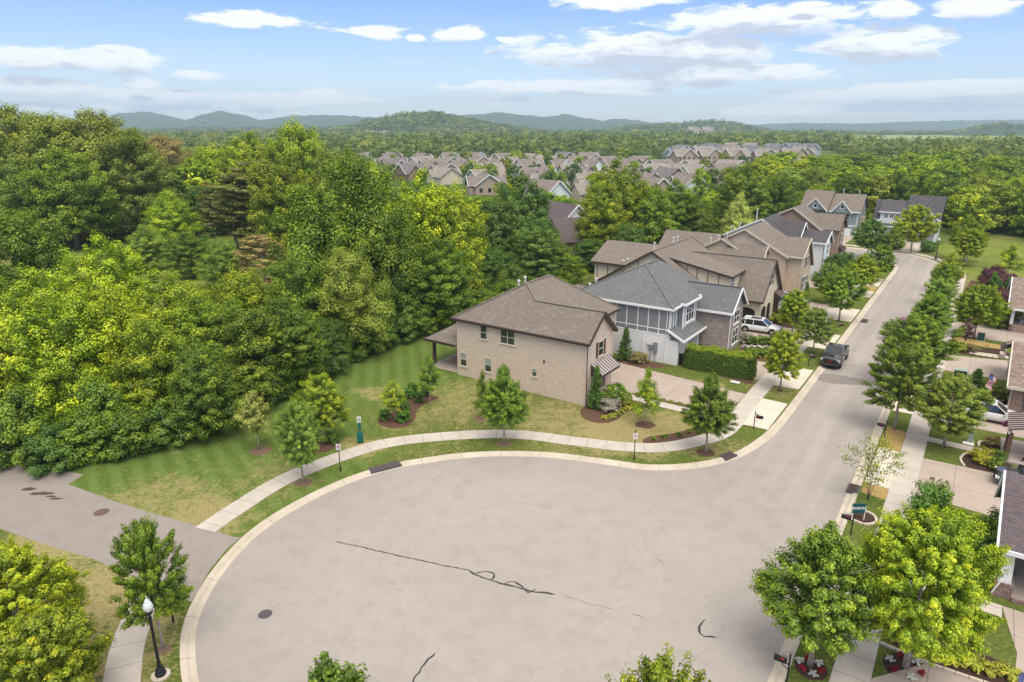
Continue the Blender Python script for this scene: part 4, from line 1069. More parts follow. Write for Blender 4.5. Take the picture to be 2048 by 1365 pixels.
# --- brown brick house at the end of the row
h = House('brown_brick_house', 'brown brick house with brown gables, last of the left row before the bend', 79, 9)
h.add('wall', MB().prism([(80.8, -0.05), (86.2, -0.05), (86.2, 6.6), (82.9, 8.7), (80.8, 6.7)], 'y', 9.0, 14).prism([(11.8, -0.05), (25, -0.05), (25, 5.5), (16.8, 9.95), (11.8, 6.55)], 'x', 79.2, 87).prism([(16.8, -0.05), (24, -0.05), (24, 6.0), (20.0, 8.6), (16.8, 6.2)], 'x', 77.6, 80), M['brick_brown'])
roof(h, gable_t(80.3, 86.7, 8.6, 17, 6.5, 9.1, sr=82.9), 'roof_brown', 0.13, [((80.3, 8.6, 6.5), (82.9, 8.6, 9.1)), ((82.9, 8.6, 9.1), (86.7, 8.6, 6.5))], 'brown_trim', 'wing_roof')
roof(h, gable_s(78.8, 87.4, 11.4, 25.4, 6.45, 10.2, 16.8, zeB=5.9), 'roof_brown', 0.13, [((78.8, 11.4, 6.45), (78.8, 16.8, 10.2)), ((78.8, 16.8, 10.2), (78.8, 25.4, 5.9))], 'cream_trim')
roof(h, gable_s(77.2, 81, 16.3, 24.6, 5.9, 8.75, 20.1), 'roof_brown', 0.13, [((77.2, 16.3, 5.9), (77.2, 20.1, 8.75)), ((77.2, 20.1, 8.75), (77.2, 24.6, 5.9))], 'cream_trim', 'side_roof')
window(h, 't-', 83.0, 84.6, 9.0, 3.9, 5.6, 2, 2, 'white', None, 'shutter')
window(h, 't-', 82.9, 84.7, 9.0, 0.9, 2.4, 2, 2, 'white', None, 'shutter')
awning(h, 82.4, 85.2, 9.0, 3.4, 0.95, 0.6)

# --- the two houses facing down the street beyond the bend
h = House('dormer_house', 'grey-blue house with brown roof and two white-trimmed gable dormers, beyond the bend', 122, 12)
h.add('wall', MB().prism([(122, -0.05), (133, -0.05), (133, 5.3), (127.5, 8.9), (122, 5.3)], 'y', 11.9, 24.2).box(118.5, 122, 20.5, 27, -0.05, 4.8), M['siding_blue'])
roof(h, gable_s(121.5, 133.5, 11.4, 18.3, 5.15, 9.05) and [[(121.5, 11.4, 5.5), (121.5, 18.3, 5.5), (127.5, 18.3, 9.05), (127.5, 11.4, 9.05)], [(127.5, 11.4, 9.05), (127.5, 18.3, 9.05), (133.5, 18.3, 5.5), (133.5, 11.4, 5.5)]], 'roof_brown', 0.13, [((121.5, 11.4, 5.5), (121.5, 18.3, 5.5))], 'white')
roof(h, [[(121.2, 18.3, 5.55), (121.2, 24.8, 5.55), (127.5, 24.8, 9.55), (127.5, 18.3, 9.55)], [(127.5, 18.3, 9.55), (127.5, 24.8, 9.55), (133.8, 24.8, 5.2), (133.8, 18.3, 5.2)]], 'roof_brown', 0.13, [((121.2, 18.3, 5.55), (121.2, 24.8, 5.55)), ((121.2, 18.3, 5.55), (127.5, 18.3, 9.55))], 'brown_trim', 'upper_roof')
for (c, hw, zt_, nm) in ((21.2, 2.9, 8.2, 'dormer'), (15.4, 2.3, 7.95, 'dormer')):
    d_ = h.add('dormer', MB().prism([(c - hw + 0.3, 5.2), (c + hw - 0.3, 5.2), (c, zt_ - 0.3)], 'x', 121.4, 126), M['siding_blue'])
    roof(h, [[(121.0, c - hw, 5.25), (121.0, c, zt_), (126.2, c, zt_), (126.2, c - hw, 5.25)], [(121.0, c, zt_), (121.0, c + hw, 5.25), (126.2, c + hw, 5.25), (126.2, c, zt_)]], 'roof_brown', 0.12,
         [((121.0, c - hw, 5.25), (121.0, c, zt_)), ((121.0, c, zt_), (121.0, c + hw, 5.25))], 'white', 'dormer_roof', parent=d_)
    window(h, 's-', c - 0.5, c + 0.5, 121.4, 6.0, 7.05, 1, 1, 'white', fw=0.16)
window(h, 's-', 13.6, 14.7, 122, 3.7, 5.05, 1, 2, 'white', fw=0.14); window(h, 's-', 16.9, 17.9, 122, 3.7, 5.05, 1, 2, 'white', fw=0.14)
tr = MB(); fbox(tr, 's-', 11.9, 12.1, 122, 0.05, 0, 5.2); fbox(tr, 's-', 11.9, 24, 122, 0.05, 2.2, 2.45); h.add('white_trim', tr, M['white'])
garage(h, 's-', 13.0, 17.2, 122, 2.15)
vents(h, [(128, 16.6, 9.0, 0.9), (128, 13.2, 8.9, 0.8)])
h.add('chimney', MB().box(126, 127, 10.9, 11.9, -0.05, 4.2), M['brick_cream'])
h = House('dark_roof_house', 'white board house with near-black roof, shed dormer and twin garage doors, beyond the bend', 122, 2)
h.add('wall', MB().box(122, 132, -4.0, 8.5, -0.05, 4.2).prism([(122, 4.2), (132, 4.2), (132, 5.2), (127, 9.2), (122, 5.2)], 'y', -3.9, 2.6), M['batten_pale'])
roof(h, [[(121.4, 2.6, 2.9), (121.4, 9.0, 2.9), (127.2, 9.0, 8.15), (127.2, 2.6, 8.15)], [(127.2, 2.6, 8.15), (127.2, 9.0, 8.15), (133, 9.0, 2.9), (133, 2.6, 2.9)]], 'roof_dark', 0.13, [((121.4, 2.6, 2.9), (121.4, 9.0, 2.9))], 'white')
roof(h, [[(121.4, -4.4, 4.9), (121.4, 2.6, 4.9), (127.2, 2.6, 9.5), (127.2, -4.4, 9.5)], [(127.2, -4.4, 9.5), (127.2, 2.6, 9.5), (133, 2.6, 4.9), (133, -4.4, 4.9)]], 'roof_dark', 0.13, [((121.4, -4.4, 4.9), (121.4, 2.6, 4.9))], 'white', 'upper_roof')
d_ = h.add('shed_dormer', MB().box(122.5, 126.5, 2.9, 7.5, 3.6, 6.0), M['batten_pale'])
roof(h, [[(122.1, 2.6, 5.95), (122.1, 7.9, 5.95), (127.3, 7.9, 8.2), (127.3, 2.6, 8.2)]], 'roof_dark', 0.12, [((122.1, 2.6, 5.95), (122.1, 7.9, 5.95))], 'white', 'dormer_roof', parent=d_)
for c in (6.3, 5.2, 4.1): window(h, 's-', c - 0.42, c + 0.42, 122.5, 4.5, 5.5, 2, 1, 'white', fw=0.1)
h.add('front_gable', MB().prism([(-3.9, -0.03), (-0.1, -0.03), (-0.1, 4.9), (-1.4, 7.0), (-3.9, 4.9)], 'x', 120.6, 124), M['batten_pale'])
roof(h, [[(120.2, -4.3, 4.75), (120.2, -1.4, 7.35), (126, -1.4, 7.35), (126, -4.3, 4.75)], [(120.2, -1.4, 7.35), (120.2, 1.5, 4.75), (126, 1.5, 4.75), (126, -1.4, 7.35)]], 'roof_dark', 0.12, [((120.2, -4.3, 4.75), (120.2, -1.4, 7.35)), ((120.2, -1.4, 7.35), (120.2, 1.5, 4.75))], 'white', 'gable_roof')
window(h, 's-', -2.9, -1.9, 120.6, 3.2, 4.7, 1, 2, 'white', fw=0.14); window(h, 's-', -2.6, -1.8, 120.6, 0.9, 2.4, 1, 2, 'white', fw=0.14)
garage(h, 's-', 5.6, 8.3, 122, 2.15); garage(h, 's-', 2.4, 5.1, 122, 2.15)
for x in (-3.9, 1.5): h.add('post', MB().box(119.2, 119.5, x - 0.15, x + 0.15, 0, 2.6), M['white'])
h.add('porch_roof', MB().slab([(119.0, -4.2, 2.6), (119.0, 2, 2.6), (120.7, 2, 3.2), (120.7, -4.2, 3.2)], 0.15), M['roof_dark'])

# --- right-hand side of the street
h = House('grey_porch_house', 'house with dark grey shingle porch roof on a brick-footed white column, bottom right', -12.3, -15.5)
h.add('wall', MB().box(-11.6, -4.8, -27, -19.2, -0.05, 2.9), M['siding_blue'])
roof(h, [[(-12.6, -15.3, 2.9), (-12.6, -27, 2.9), (-6.75, -27, 4.85), (-6.75, -15.3, 4.85)], [(-6.75, -15.3, 4.85), (-6.75, -27, 4.85), (-4.3, -27, 2.1), (-4.3, -15.3, 2.1)]], 'roof_plum', 0.14,
     [((-12.6, -15.3, 2.9), (-12.6, -27, 2.9)), ((-12.6, -15.3, 2.9), (-6.75, -15.3, 4.85)), ((-6.75, -15.3, 4.85), (-4.3, -15.3, 2.1))], 'white')
h.add('gable_infill', MB().prism([(-12.2, 2.55), (-4.8, 2.2), (-6.75, 4.5)], 'y', -15.9, -15.7), M['batten_pale'])
for (x, y) in ((-12.0, -15.95),):
    c_ = h.add('column', MB().mesh([(x - a, y - b, z) for z, a in ((0.85, 0.30), (2.55, 0.2)) for a, b in ((-a, -a), (a, -a), (a, a), (-a, a))], [(0, 1, 2, 3), (7, 6, 5, 4), (0, 4, 5, 1), (1, 5, 6, 2), (2, 6, 7, 3), (3, 7, 4, 0)]), M['white'])
    h.add('brick_pier', MB().box(x - 0.42, x + 0.42, y - 0.42, y + 0.42, -0.05, 0.85), M['brick_red'], c_)
c2 = h.add('column', MB().box(-10.0, -9.7, -16.1, -15.8, 0.85, 2.5), M['white']); h.add('brick_pier', MB().box(-10.2, -9.5, -16.35, -15.6, -0.05, 0.85), M['brick_red'], c2)
h.add('porch_slab', MB().box(-12.4, -5, -19.2, -15.9, -0.05, 0.2), M['slab'])
h.add('brick_step', MB().box(-12.6, -12.42, -27, -16.4, -0.04, 0.22), M['brick_red'])
gut(h, [(-12.55, -15.6, 2.6), (-12.5, -15.75, 0.95), (-12.45, -15.5, 0.1)], 'white', 0.05)
h = House('timber_porch_house', 'house front with striped metal awning roof on brown timber posts at the right edge', 7.5, -16.2)
h.add('wall', MB().box(6.5, 11.2, -27, -19.5, -0.05, 4.2), M['brick_rose'])
o = h.add('awning', MB().slab([(6.6, -15.95, 2.55), (10.3, -15.95, 2.55), (10.3, -19.5, 3.7), (6.6, -19.5, 3.7)], 0.07), M['metal_roof'])
b = MB()
for i in range(9):
    x = 6.6 + 3.7 * i / 8; b.bar((x, -15.95, 2.59), (x, -19.5, 3.74), 0.06, 0.07)
h.add('seam', b, M['metal_seam'], o)
h.add('beam', MB().box(6.6, 10.3, -16.12, -15.98, 2.22, 2.46), M['cream_trim'])
for x in (6.9, 8.9): h.add('post', MB().box(x - 0.13, x + 0.13, -16.35, -16.09, 0.1, 2.22), M['wood_post'])
h.add('porch_slab', MB().box(6.4, 11.2, -19.5, -15.9, -0.05, 0.14), M['slab'])
h = House('rose_brick_house', 'rose brick house with mottled brown roof, arched porch and flag at the right edge', 17, -16.2)
h.add('wall', MB().box(17.4, 27, -27, -19.4, -0.05, 3.0).box(17.4, 17.8, -17.2, -16.4, -0.05, 2.6).box(17.4, 27, -19.4, -16.6, 2.45, 2.75), M['brick_rose'])
h.add('porch_slab', MB().box(17.3, 27, -19.4, -16.4, -0.05, 0.14), M['slab'])
h.add('porch_bench', MB().box(18.6, 20.0, -19.1, -18.4, 0.5, 0.56).box(18.6, 20.0, -19.2, -19.1, 0.5, 1.1).box(18.6, 18.7, -19.1, -18.4, 0.14, 0.8).box(19.9, 20, -19.1, -18.4, 0.14, 0.8), M['white'])
window(h, 's-', -18.6, -17.0, 17.4, 1.0, 2.3, 1, 1, 'cream_trim') if False else None
roof(h, [[(16.7, -15.9, 2.75), (16.7, -27, 2.75), (22.3, -27, 5.4), (22.3, -15.9, 5.4)], [(22.3, -15.9, 5.4), (22.3, -27, 5.4), (31.5, -27, 2.75), (31.5, -15.9, 2.75)]], 'roof_mixed', 0.14, [((16.7, -15.9, 2.75), (16.7, -27, 2.75)), ((16.7, -15.9, 2.75), (22.3, -15.9, 5.4)), ((22.3, -15.9, 5.4), (31.5, -15.9, 2.75))], 'cream_trim')
h.add('front_wall', MB().prism([(22.4, -0.05), (31, -0.05), (31, 2.8), (22.3, 5.0)], 'y', -17.0, -16.4), M['siding_green'])
window(h, 't+', 29.0, 30.4, -16.4, 0.9, 2.3, 1, 2, 'white')
o = h.add('awning', MB().slab([(28.6, -15.4, 2.75), (30.9, -15.4, 2.75), (30.9, -16.4, 3.3), (28.6, -16.4, 3.3)], 0.06), M['metal_roof'])
b = MB()
for i in range(7):
    x = 28.6 + 2.3 * i / 6; b.bar((x, -15.4, 2.79), (x, -16.4, 3.34), 0.05, 0.06)
h.add('seam', b, M['metal_seam'], o)
gut(h, [(17.3, -16.3, 2.6), (17.3, -16.3, 0.1)], 'cream_trim', 0.05)
h = House('mottled_roof_house', 'house with mottled brown roof and white-columned porch, farthest back on the right edge', 48, -16.3)
h.add('wall', MB().box(49.5, 60, -30, -19.3, -0.05, 3.0), M['siding_green'])
h.add('porch_wall', MB().box(48.5, 48.8, -19.3, -16.6, -0.05, 0.95).box(48.5, 52, -16.9, -16.6, -0.05, 0.95), M['brick_rose'])
h.add('porch_slab', MB().box(48.8, 60, -19.3, -16.9, -0.05, 0.2), M['slab'])
roof(h, [[(47.9, -16.1, 3.0), (47.9, -30, 3.0), (54, -30, 5.8), (54, -16.1, 5.8)], [(54, -16.1, 5.8), (54, -30, 5.8), (60.5, -30, 3.0), (60.5, -16.1, 3.0)]], 'roof_mixed', 0.14, [((47.9, -16.1, 3.0), (47.9, -30, 3.0)), ((47.9, -16.1, 3.0), (54, -16.1, 5.8)), ((54, -16.1, 5.8), (60.5, -16.1, 3.0))], 'white')
for (x, y) in ((48.65, -16.75), (48.65, -19.1), (52, -16.75)): h.add('column', MB().box(x - 0.16, x + 0.16, y - 0.16, y + 0.16, 0.95, 2.85), M['white'])
# houses half hidden by trees behind the row
def simple_house(name, label, px, py, Y, ang, w, d, ze, zr, wm, rm, group=None, rz=None):
    v = py - 682.5
    k = Y / (FPX * math.cos(PITCH) - v * math.sin(PITCH)); X = (px - 1024) * k
    e = empty(name, (X, Y, 0), ang, label, 'house', group)
    MB().prism([(-w / 2, -0.2), (w / 2, -0.2), (w / 2, ze), (0, zr), (-w / 2, ze)], 'y', -d / 2, d / 2).build('wall', M[wm], e)
    mb = MB()
    for pl in gable_t(-w / 2 - 0.4, w / 2 + 0.4, -d / 2 - 0.4, d / 2 + 0.4, ze - 0.25, zr + 0.15): mb.slab(pl, 0.13)
    mb.build('roof', M[rm], e)
    f = MB()
    for a, b in (((-w / 2 - 0.42, -d / 2 - 0.42, ze - 0.35), (0, -d / 2 - 0.42, zr + 0.05)), ((0, -d / 2 - 0.42, zr + 0.05), (w / 2 + 0.42, -d / 2 - 0.42, ze - 0.35))): f.bar(a, b, 0.1, 0.3)
    f.build('fascia', M['white'], e)
    for x in (-w / 4, w / 4):
        wf = MB().box(x - 0.6, x + 0.6, -d / 2 - 0.06, -d / 2, 1.0, 2.5).build('window', M['white'], e)
        MB().box(x - 0.5, x + 0.5, -d / 2 - 0.08, -d / 2 - 0.06, 1.1, 2.4).build('pane', M['glass'], wf)
    if ze > 4:
        for x in (-w / 4, w / 4):
            wf = MB().box(x - 0.6, x + 0.6, -d / 2 - 0.06, -d / 2, 3.6, 5.0).build('window', M['white'], e)
            MB().box(x - 0.5, x + 0.5, -d / 2 - 0.08, -d / 2 - 0.06, 3.7, 4.9).build('pane', M['glass'], wf)
    return e
simple_house('pale_gable_house', 'pale blue-white gabled house half hidden by dark trees behind the row', 1118, 430, 148, R(35), 8, 12, 5.2, 8.6, 'siding_white', 'roof_plum')
simple_house('plum_roof_house', 'low brick house with broad dark plum roof, seen between the tall trees', 1165, 440, 140, R(100), 12, 12, 2.8, 6.4, 'brick_brown', 'roof_plum')
simple_house('small_shed', 'small brick outbuilding with pale rake, among bright trees at left', 85, 540, 74, R(-50), 4.5, 5, 2.6, 3.9, 'brick_cream', 'roof_brown')
# ------------------------------------------------------------------ foliage
def leaf_cloud(name, pts, nrm, size, tint, seed, aspect=0.62, fold=0.0, material=None):
    """one mesh of small diamond leaves at the given points"""
    g = np.random.default_rng(seed)
    n = len(pts)
    nrm = nrm / (np.linalg.norm(nrm, axis=1, keepdims=True) + 1e-9)
    a = g.normal(size=(n, 3)); u = np.cross(nrm, a); u /= (np.linalg.norm(u, axis=1, keepdims=True) + 1e-9)
    v = np.cross(nrm, u)
    sz = (size * g.uniform(0.65, 1.25, n))[:, None]
    q = np.empty((n, 4, 3))
    q[:, 0] = pts - u * sz * 0.5
    q[:, 1] = pts + v * sz * aspect * 0.5 + u * sz * 0.05 + nrm * sz * 0.08
    q[:, 2] = pts + u * sz * 0.5 - nrm * sz * 0.1
    q[:, 3] = pts - v * sz * aspect * 0.5 + u * sz * 0.05 + nrm * sz * 0.08
    me = bpy.data.meshes.new(name)
    me.vertices.add(n * 4); me.vertices.foreach_set('co', q.reshape(-1).astype(np.float32))
    me.loops.add(n * 4); me.loops.foreach_set('vertex_index', np.arange(n * 4, dtype=np.int32))
    me.polygons.add(n); me.polygons.foreach_set('loop_start', np.arange(0, n * 4, 4, dtype=np.int32))
    me.polygons.foreach_set('loop_total', np.full(n, 4, dtype=np.int32))
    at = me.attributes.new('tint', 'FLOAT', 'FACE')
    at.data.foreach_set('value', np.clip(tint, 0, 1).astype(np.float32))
    me.update(calc_edges=True)
    me.materials.append(material or M['leaf_green'])
    return me

def env_radius(shape, h):
    """crown half width at relative height h (0 bottom, 1 top)"""
    h = np.clip(h, 0, 1)
    if shape == 'round': return np.sqrt(np.clip(1 - (2 * h - 1) ** 2 * 0.97, 0, 1))
    if shape == 'oval': return np.sqrt(np.clip(1 - (1.75 * h - 0.72) ** 2 * 0.93, 0.0, 1))
    if shape == 'egg': return np.clip(np.sin(np.pi * np.clip(h * 0.93 + 0.07, 0, 1) ** 0.62), 0.0, 1)
    if shape == 'cone': return np.clip((1 - h) ** 0.75 * np.minimum(1, (h + 0.08) * 7), 0, 1)
    if shape == 'vase': return np.clip(0.35 + 0.65 * np.sin(np.pi * np.clip(h, 0, 1) ** 1.3 * 0.85), 0, 1) * np.sqrt(np.clip(1 - h ** 5, 0, 1))
    if shape == 'dome': return np.sqrt(np.clip(1 - (h * 0.98) ** 2.2, 0, 1)) * np.minimum(1, 0.55 + h * 2.5)
    if shape == 'column': return np.clip((1 - h ** 3) * np.minimum(1, 0.6 + h * 2), 0, 1) * (1 - 0.35 * h)
    return np.ones_like(h)

def crown_pts(seed, rad, z0, z1, shape, nclump, nleaf, cr, lobes=0.22, spiky=0.6, shell=0.62, flat=0.75, droop=0.0):
    g = np.random.default_rng(seed)
    ph = g.uniform(0, 2 * np.pi, 6); am = g.uniform(0.4, 1.0, 6)
    P_, N_, T_ = [], [], []
    hz = (z1 - z0)
    hs = g.uniform(0, 1, nclump * 6); th = g.uniform(0, 2 * np.pi, nclump * 6)
    rr = env_radius(shape, hs)
    keep = g.uniform(0, 1, nclump * 6) < (rr * 0.85 + 0.15)
    hs, th, rr = hs[keep][:nclump], th[keep][:nclump], rr[keep][:nclump]
    lob = 1 + lobes * (np.cos(2 * th + ph[0] + 3 * hs) * am[0] + np.cos(3 * th + ph[1] - 4 * hs) * am[1] * 0.8 + np.cos(5 * th + ph[2] + 7 * hs) * am[2] * 0.5) * 0.6
    f = np.where(g.uniform(0, 1, len(hs)) < shell, g.uniform(0.78, 1.0, len(hs)), g.uniform(0.25, 0.8, len(hs)))
    cx = np.cos(th) * rr * lob * f * rad; cy = np.sin(th) * rr * lob * f * rad
    cz = z0 + hz * hs + g.normal(0, 0.02 * hz, len(hs))
    per = max(8, nleaf // len(hs))
    for i in range(len(hs)):
        c = np.array([cx[i], cy[i], cz[i]])
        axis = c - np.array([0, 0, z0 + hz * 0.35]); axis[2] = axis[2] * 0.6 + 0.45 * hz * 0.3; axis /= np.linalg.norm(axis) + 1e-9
        d = g.normal(size=(per, 3)); d /= np.linalg.norm(d, axis=1, keepdims=True)
        r_ = g.uniform(0, 1, per) ** 0.45
        s_ = cr * g.uniform(0.65, 1.25)
        pt = d * r_[:, None] * s_
        pt[:, 2] *= flat
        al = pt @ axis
        pt = pt + np.outer(al, axis) * spiky
        pt[:, 2] -= droop * (pt[:, 0] ** 2 + pt[:, 1] ** 2) / s_
        P_.append(c + pt)
        nn = d * 0.95 + axis * 0.4 + np.array([0, 0, 0.35]) + g.normal(0, 0.3, (per, 3))
        N_.append(nn)
        # new growth at the shoot tips is yellower than the old leaves
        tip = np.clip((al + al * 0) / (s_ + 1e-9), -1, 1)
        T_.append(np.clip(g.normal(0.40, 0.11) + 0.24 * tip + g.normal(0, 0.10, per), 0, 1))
    return np.concatenate(P_), np.concatenate(N_), np.concatenate(T_)

def trunk_mesh(seed, h, r0, crown0, rad, nb=7, lean=0.15, multi=1, m='bark'):
    r_ = random.Random(seed); mb = MB()
    for k in range(multi):
        a = 2 * math.pi * k / multi + r_.uniform(0, 1)
        pts = []; spread = rad * 0.35 if multi > 1 else 0
        for i in range(7):
            u = i / 6
            pts.append((math.cos(a) * spread * u + r_.uniform(-lean, lean) * u, math.sin(a) * spread * u + r_.uniform(-lean, lean) * u, -0.05 + u * h * 0.86))
        mb.tube(pts, [r0 / (multi ** 0.5) * (1.25 if i == 0 else (1 - 0.86 * i / 6)) for i in range(7)], 7)
        for j in range(nb):
            u = crown0 / h + (0.8 - crown0 / h) * (j + 0.3) / nb
            i0 = min(5, int(u / 0.86 * 6)); base = Vector(pts[i0]).lerp(Vector(pts[i0 + 1]), u / 0.86 * 6 - i0 if u < 0.86 else 0.9)
            b = r_.uniform(0, 6.28); L = rad * r_.uniform(0.55, 0.85) * (1 - 0.45 * (u - crown0 / h))
            mid = base + Vector((math.cos(b) * L * 0.5, math.sin(b) * L * 0.5, L * 0.35)); end = base + Vector((math.cos(b) * L, math.sin(b) * L, L * 0.62))
            mb.tube([base, mid, end], [r0 * 0.38 * (1 - u * 0.6), r0 * 0.22 * (1 - u * 0.6), r0 * 0.05], 5)
    o = mb.build('trunk', M[m], None, smooth=True, link=False)
    me = o.data; bpy.data.objects.remove(o)
    return me

PROTO = {}
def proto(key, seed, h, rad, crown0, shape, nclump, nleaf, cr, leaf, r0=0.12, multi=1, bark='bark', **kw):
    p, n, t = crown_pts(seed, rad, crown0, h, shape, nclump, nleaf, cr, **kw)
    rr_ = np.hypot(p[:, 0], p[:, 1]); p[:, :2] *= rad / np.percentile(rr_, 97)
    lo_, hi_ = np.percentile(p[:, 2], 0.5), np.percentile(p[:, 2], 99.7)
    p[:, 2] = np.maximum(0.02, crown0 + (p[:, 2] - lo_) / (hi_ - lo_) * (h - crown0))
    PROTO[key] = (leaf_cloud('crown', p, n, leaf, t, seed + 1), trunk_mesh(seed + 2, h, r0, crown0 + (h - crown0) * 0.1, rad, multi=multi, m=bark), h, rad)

# street trees, seen close
proto('maple_a', 11, 6.4, 2.3, 1.9, 'egg', 330, 42000, 0.27, 0.125, 0.11, bark='bark_pale', lobes=0.34, spiky=1.2)
proto('maple_b', 12, 6.4, 2.3, 1.8, 'oval', 300, 40000, 0.27, 0.125, 0.11, bark='bark_pale', lobes=0.5, spiky=1.3)
proto('maple_c', 13, 6.4, 2.5, 1.7, 'round', 330, 42000, 0.27, 0.125, 0.11, bark='bark_pale', lobes=0.4, spiky=1.2)
proto('big_maple', 14, 8.2, 4.0, 2.4, 'oval', 760, 105000, 0.30, 0.13, 0.17, bark='bark_pale', lobes=0.5, spiky=1.5, shell=0.62)
proto('young_a', 15, 4.4, 1.15, 1.3, 'egg', 60, 6500, 0.30, 0.11, 0.05, bark='bark_pale', lobes=0.5, spiky=0.9)
proto('young_b', 16, 4.4, 1.3, 1.1, 'cone', 70, 8000, 0.32, 0.11, 0.05, bark='bark_pale', lobes=0.4, spiky=0.8)
proto('sparse', 17, 5.4, 1.9, 1.0, 'vase', 80, 2100, 0.34, 0.13, 0.05, multi=4, lobes=0.5, spiky=1.6, shell=0.9)
# woods trees
proto('wood_a', 21, 15, 5.2, 2.2, 'oval', 300, 40000, 0.95, 0.27, 0.26, lobes=0.32, spiky=0.8)
proto('wood_b', 22, 15, 5.2, 1.6, 'round', 300, 40000, 0.95, 0.27, 0.26, lobes=0.38, flat=0.62)
proto('wood_c', 23, 15, 5.0, 1.8, 'egg', 280, 38000, 0.9, 0.26, 0.26, lobes=0.40, spiky=0.9)
proto('wood_d', 24, 15, 5.6, 1.0, 'dome', 320, 42000, 0.95, 0.27, 0.26, lobes=0.34, spiky=0.5)
proto('wood_e', 25, 15, 5.0, 2.0, 'oval', 200, 38000, 1.1, 0.23, 0.26, lobes=0.45, droop=0.35, flat=0.8, spiky=0.4)
proto('huge', 26, 24, 8.2, 4.0, 'oval', 420, 60000, 1.25, 0.33, 0.45, lobes=0.36, spiky=0.8)
proto('pine', 27, 15, 4.6, 3.0, 'oval', 120, 17000, 0.95, 0.34, 0.24, lobes=0.5, flat=0.28, spiky=0.5, shell=0.85, bark='bark_pale')
proto('shrubby', 28, 4.0, 2.6, 0.0, 'dome', 120, 18000, 0.55, 0.18, 0.08, lobes=0.35)
proto('mid_a', 31, 13, 5.0, 1.0, 'oval', 90, 6500, 1.15, 0.55, 0.25, lobes=0.32)
proto('mid_b', 32, 13, 5.4, 0.8, 'round', 95, 6500, 1.15, 0.55, 0.25, lobes=0.38)
proto('mid_c', 33, 13, 5.2, 0.6, 'dome', 90, 6500, 1.15, 0.55, 0.25, lobes=0.36)
# shrubs
proto('ball', 41, 1.0, 0.55, 0.0, 'round', 60, 4200, 0.16, 0.075, 0.02, lobes=0.06, spiky=0.2)
proto('loose', 42, 1.2, 0.8, 0.0, 'dome', 45, 2600, 0.26, 0.11, 0.03, lobes=0.3)
proto('low', 43, 0.5, 0.45, 0.0, 'dome', 22, 900, 0.15, 0.10, 0.02, lobes=0.3)
proto('spire', 44, 3.2, 0.75, 0.0, 'cone', 130, 9000, 0.19, 0.10, 0.05, lobes=0.05, spiky=0.9)

USED = set()
def tree(key, x, y, h, rad, leaf, label, cat='tree', name='street_tree', group=None, rz=None, z=0.0):
    cm, tm, ph_, pr = PROTO[key]
    e = empty(name, (x, y, z), rng.uniform(0, 6.28) if rz is None else rz, label, cat, group)
    for nm, me_ in (('trunk', tm), ('crown', cm)):
        if nm == 'trunk' and key in ('low',): continue
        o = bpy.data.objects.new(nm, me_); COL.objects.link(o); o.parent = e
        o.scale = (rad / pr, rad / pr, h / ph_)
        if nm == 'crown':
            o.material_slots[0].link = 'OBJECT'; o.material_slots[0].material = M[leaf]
    return e
def ptree(key, px, pyb, pyt, hw, leaf, label, **k):
    """base at a photo pixel, height from the pixel of its top, half width in pixels"""
    x, y = gp(px, pyb); h = hgt(px, pyb, pyt)
    dep = y * math.cos(PITCH) + (H - h * 0.6) * math.sin(PITCH)
    return tree(key, x, y, h, hw * dep / FPX, leaf, label, **k)
def stree(key, s, t, h, rad, leaf, label, **k):
    x, y = XY(s, t); return tree(key, x, y, h, rad, leaf, label, **k)

# verge and garden trees round the bulb
ptree('maple_c', 607, 965, 806, 50, 'leaf_soft', 'round grey-green street tree in the verge left of the bulb, behind the left sign')
ptree('young_a', 519, 900, 783, 36, 'leaf_pale', 'slim young pale-trunked tree in a mulch ring on the mown lawn')
ptree('maple_b', 648, 885, 752, 52, 'leaf_bright', 'bright yellow-green tree rising behind the round grey-green street tree')
ptree('young_a', 790, 843, 762, 26, 'leaf_bright', 'small bright tree at the left end of the island bed of clipped shrubs')
ptree('young_a', 860, 812, 712, 23, 'leaf_green', 'slender upright tree at the house end of the island bed')
ptree('young_b', 966, 838, 742, 20, 'leaf_green', 'small slim tree half hidden behind the bushy verge tree in front of the brick wall')
ptree('maple_a', 1008, 888, 734, 48, 'leaf_green', 'bushy verge tree on a pale trunk in front of the tan brick wall')
ptree('young_b', 1290, 850, 738, 32, 'leaf_bright', 'young bright green tree in a dark mulch ring on the dry front lawn')
ptree('maple_a', 1411, 905, 750, 50, 'leaf_green', 'leafy verge tree at the corner where the street leaves the bulb')
ptree('maple_b', 1560, 780, 663, 42, 'leaf_bright', 'yellow-green verge tree in front of the long clipped hedge')
stree('maple_b', 25.7, 1.35, 5.2, 1.9, 'leaf_soft', 'airy verge tree just behind the parked black pickup')
stree('maple_c', 41.8, 1.44, 6.8, 2.7, 'leaf_green', 'largest verge tree on the left kerb, beside the cream house drive')
stree('maple_b', 31.5, 4.9, 5.6, 2.1, 'leaf_bright', 'yellow-green garden tree in front of the silver pickup')
stree('maple_c', 50.5, 4.6, 5.8, 2.3, 'leaf_soft', 'pale green tree in the garden of the large light tan brick house')
stree('maple_a', 58.7, 1.6, 6.2, 2.4, 'leaf_bright', 'bright tree in the left verge before the white board house')
stree('maple_c', 66.0, 6.4, 4.6, 2.2, 'leaf_deep', 'dark rounded tree in the garden between white board house and street')
stree('maple_b', 71.2, 0.8, 6.0, 2.1, 'leaf_green', 'loose verge tree near the inner kerb of the bend, third from the corner')
stree('maple_c', 93.4, 5.4, 7.4, 3.0, 'leaf_deep', 'dense dark tree at the inner corner of the bend')
stree('maple_a', 93.9, 1.6, 6.2, 2.2, 'leaf_green', 'smaller green tree beside the dense dark one at the inner corner of the bend')
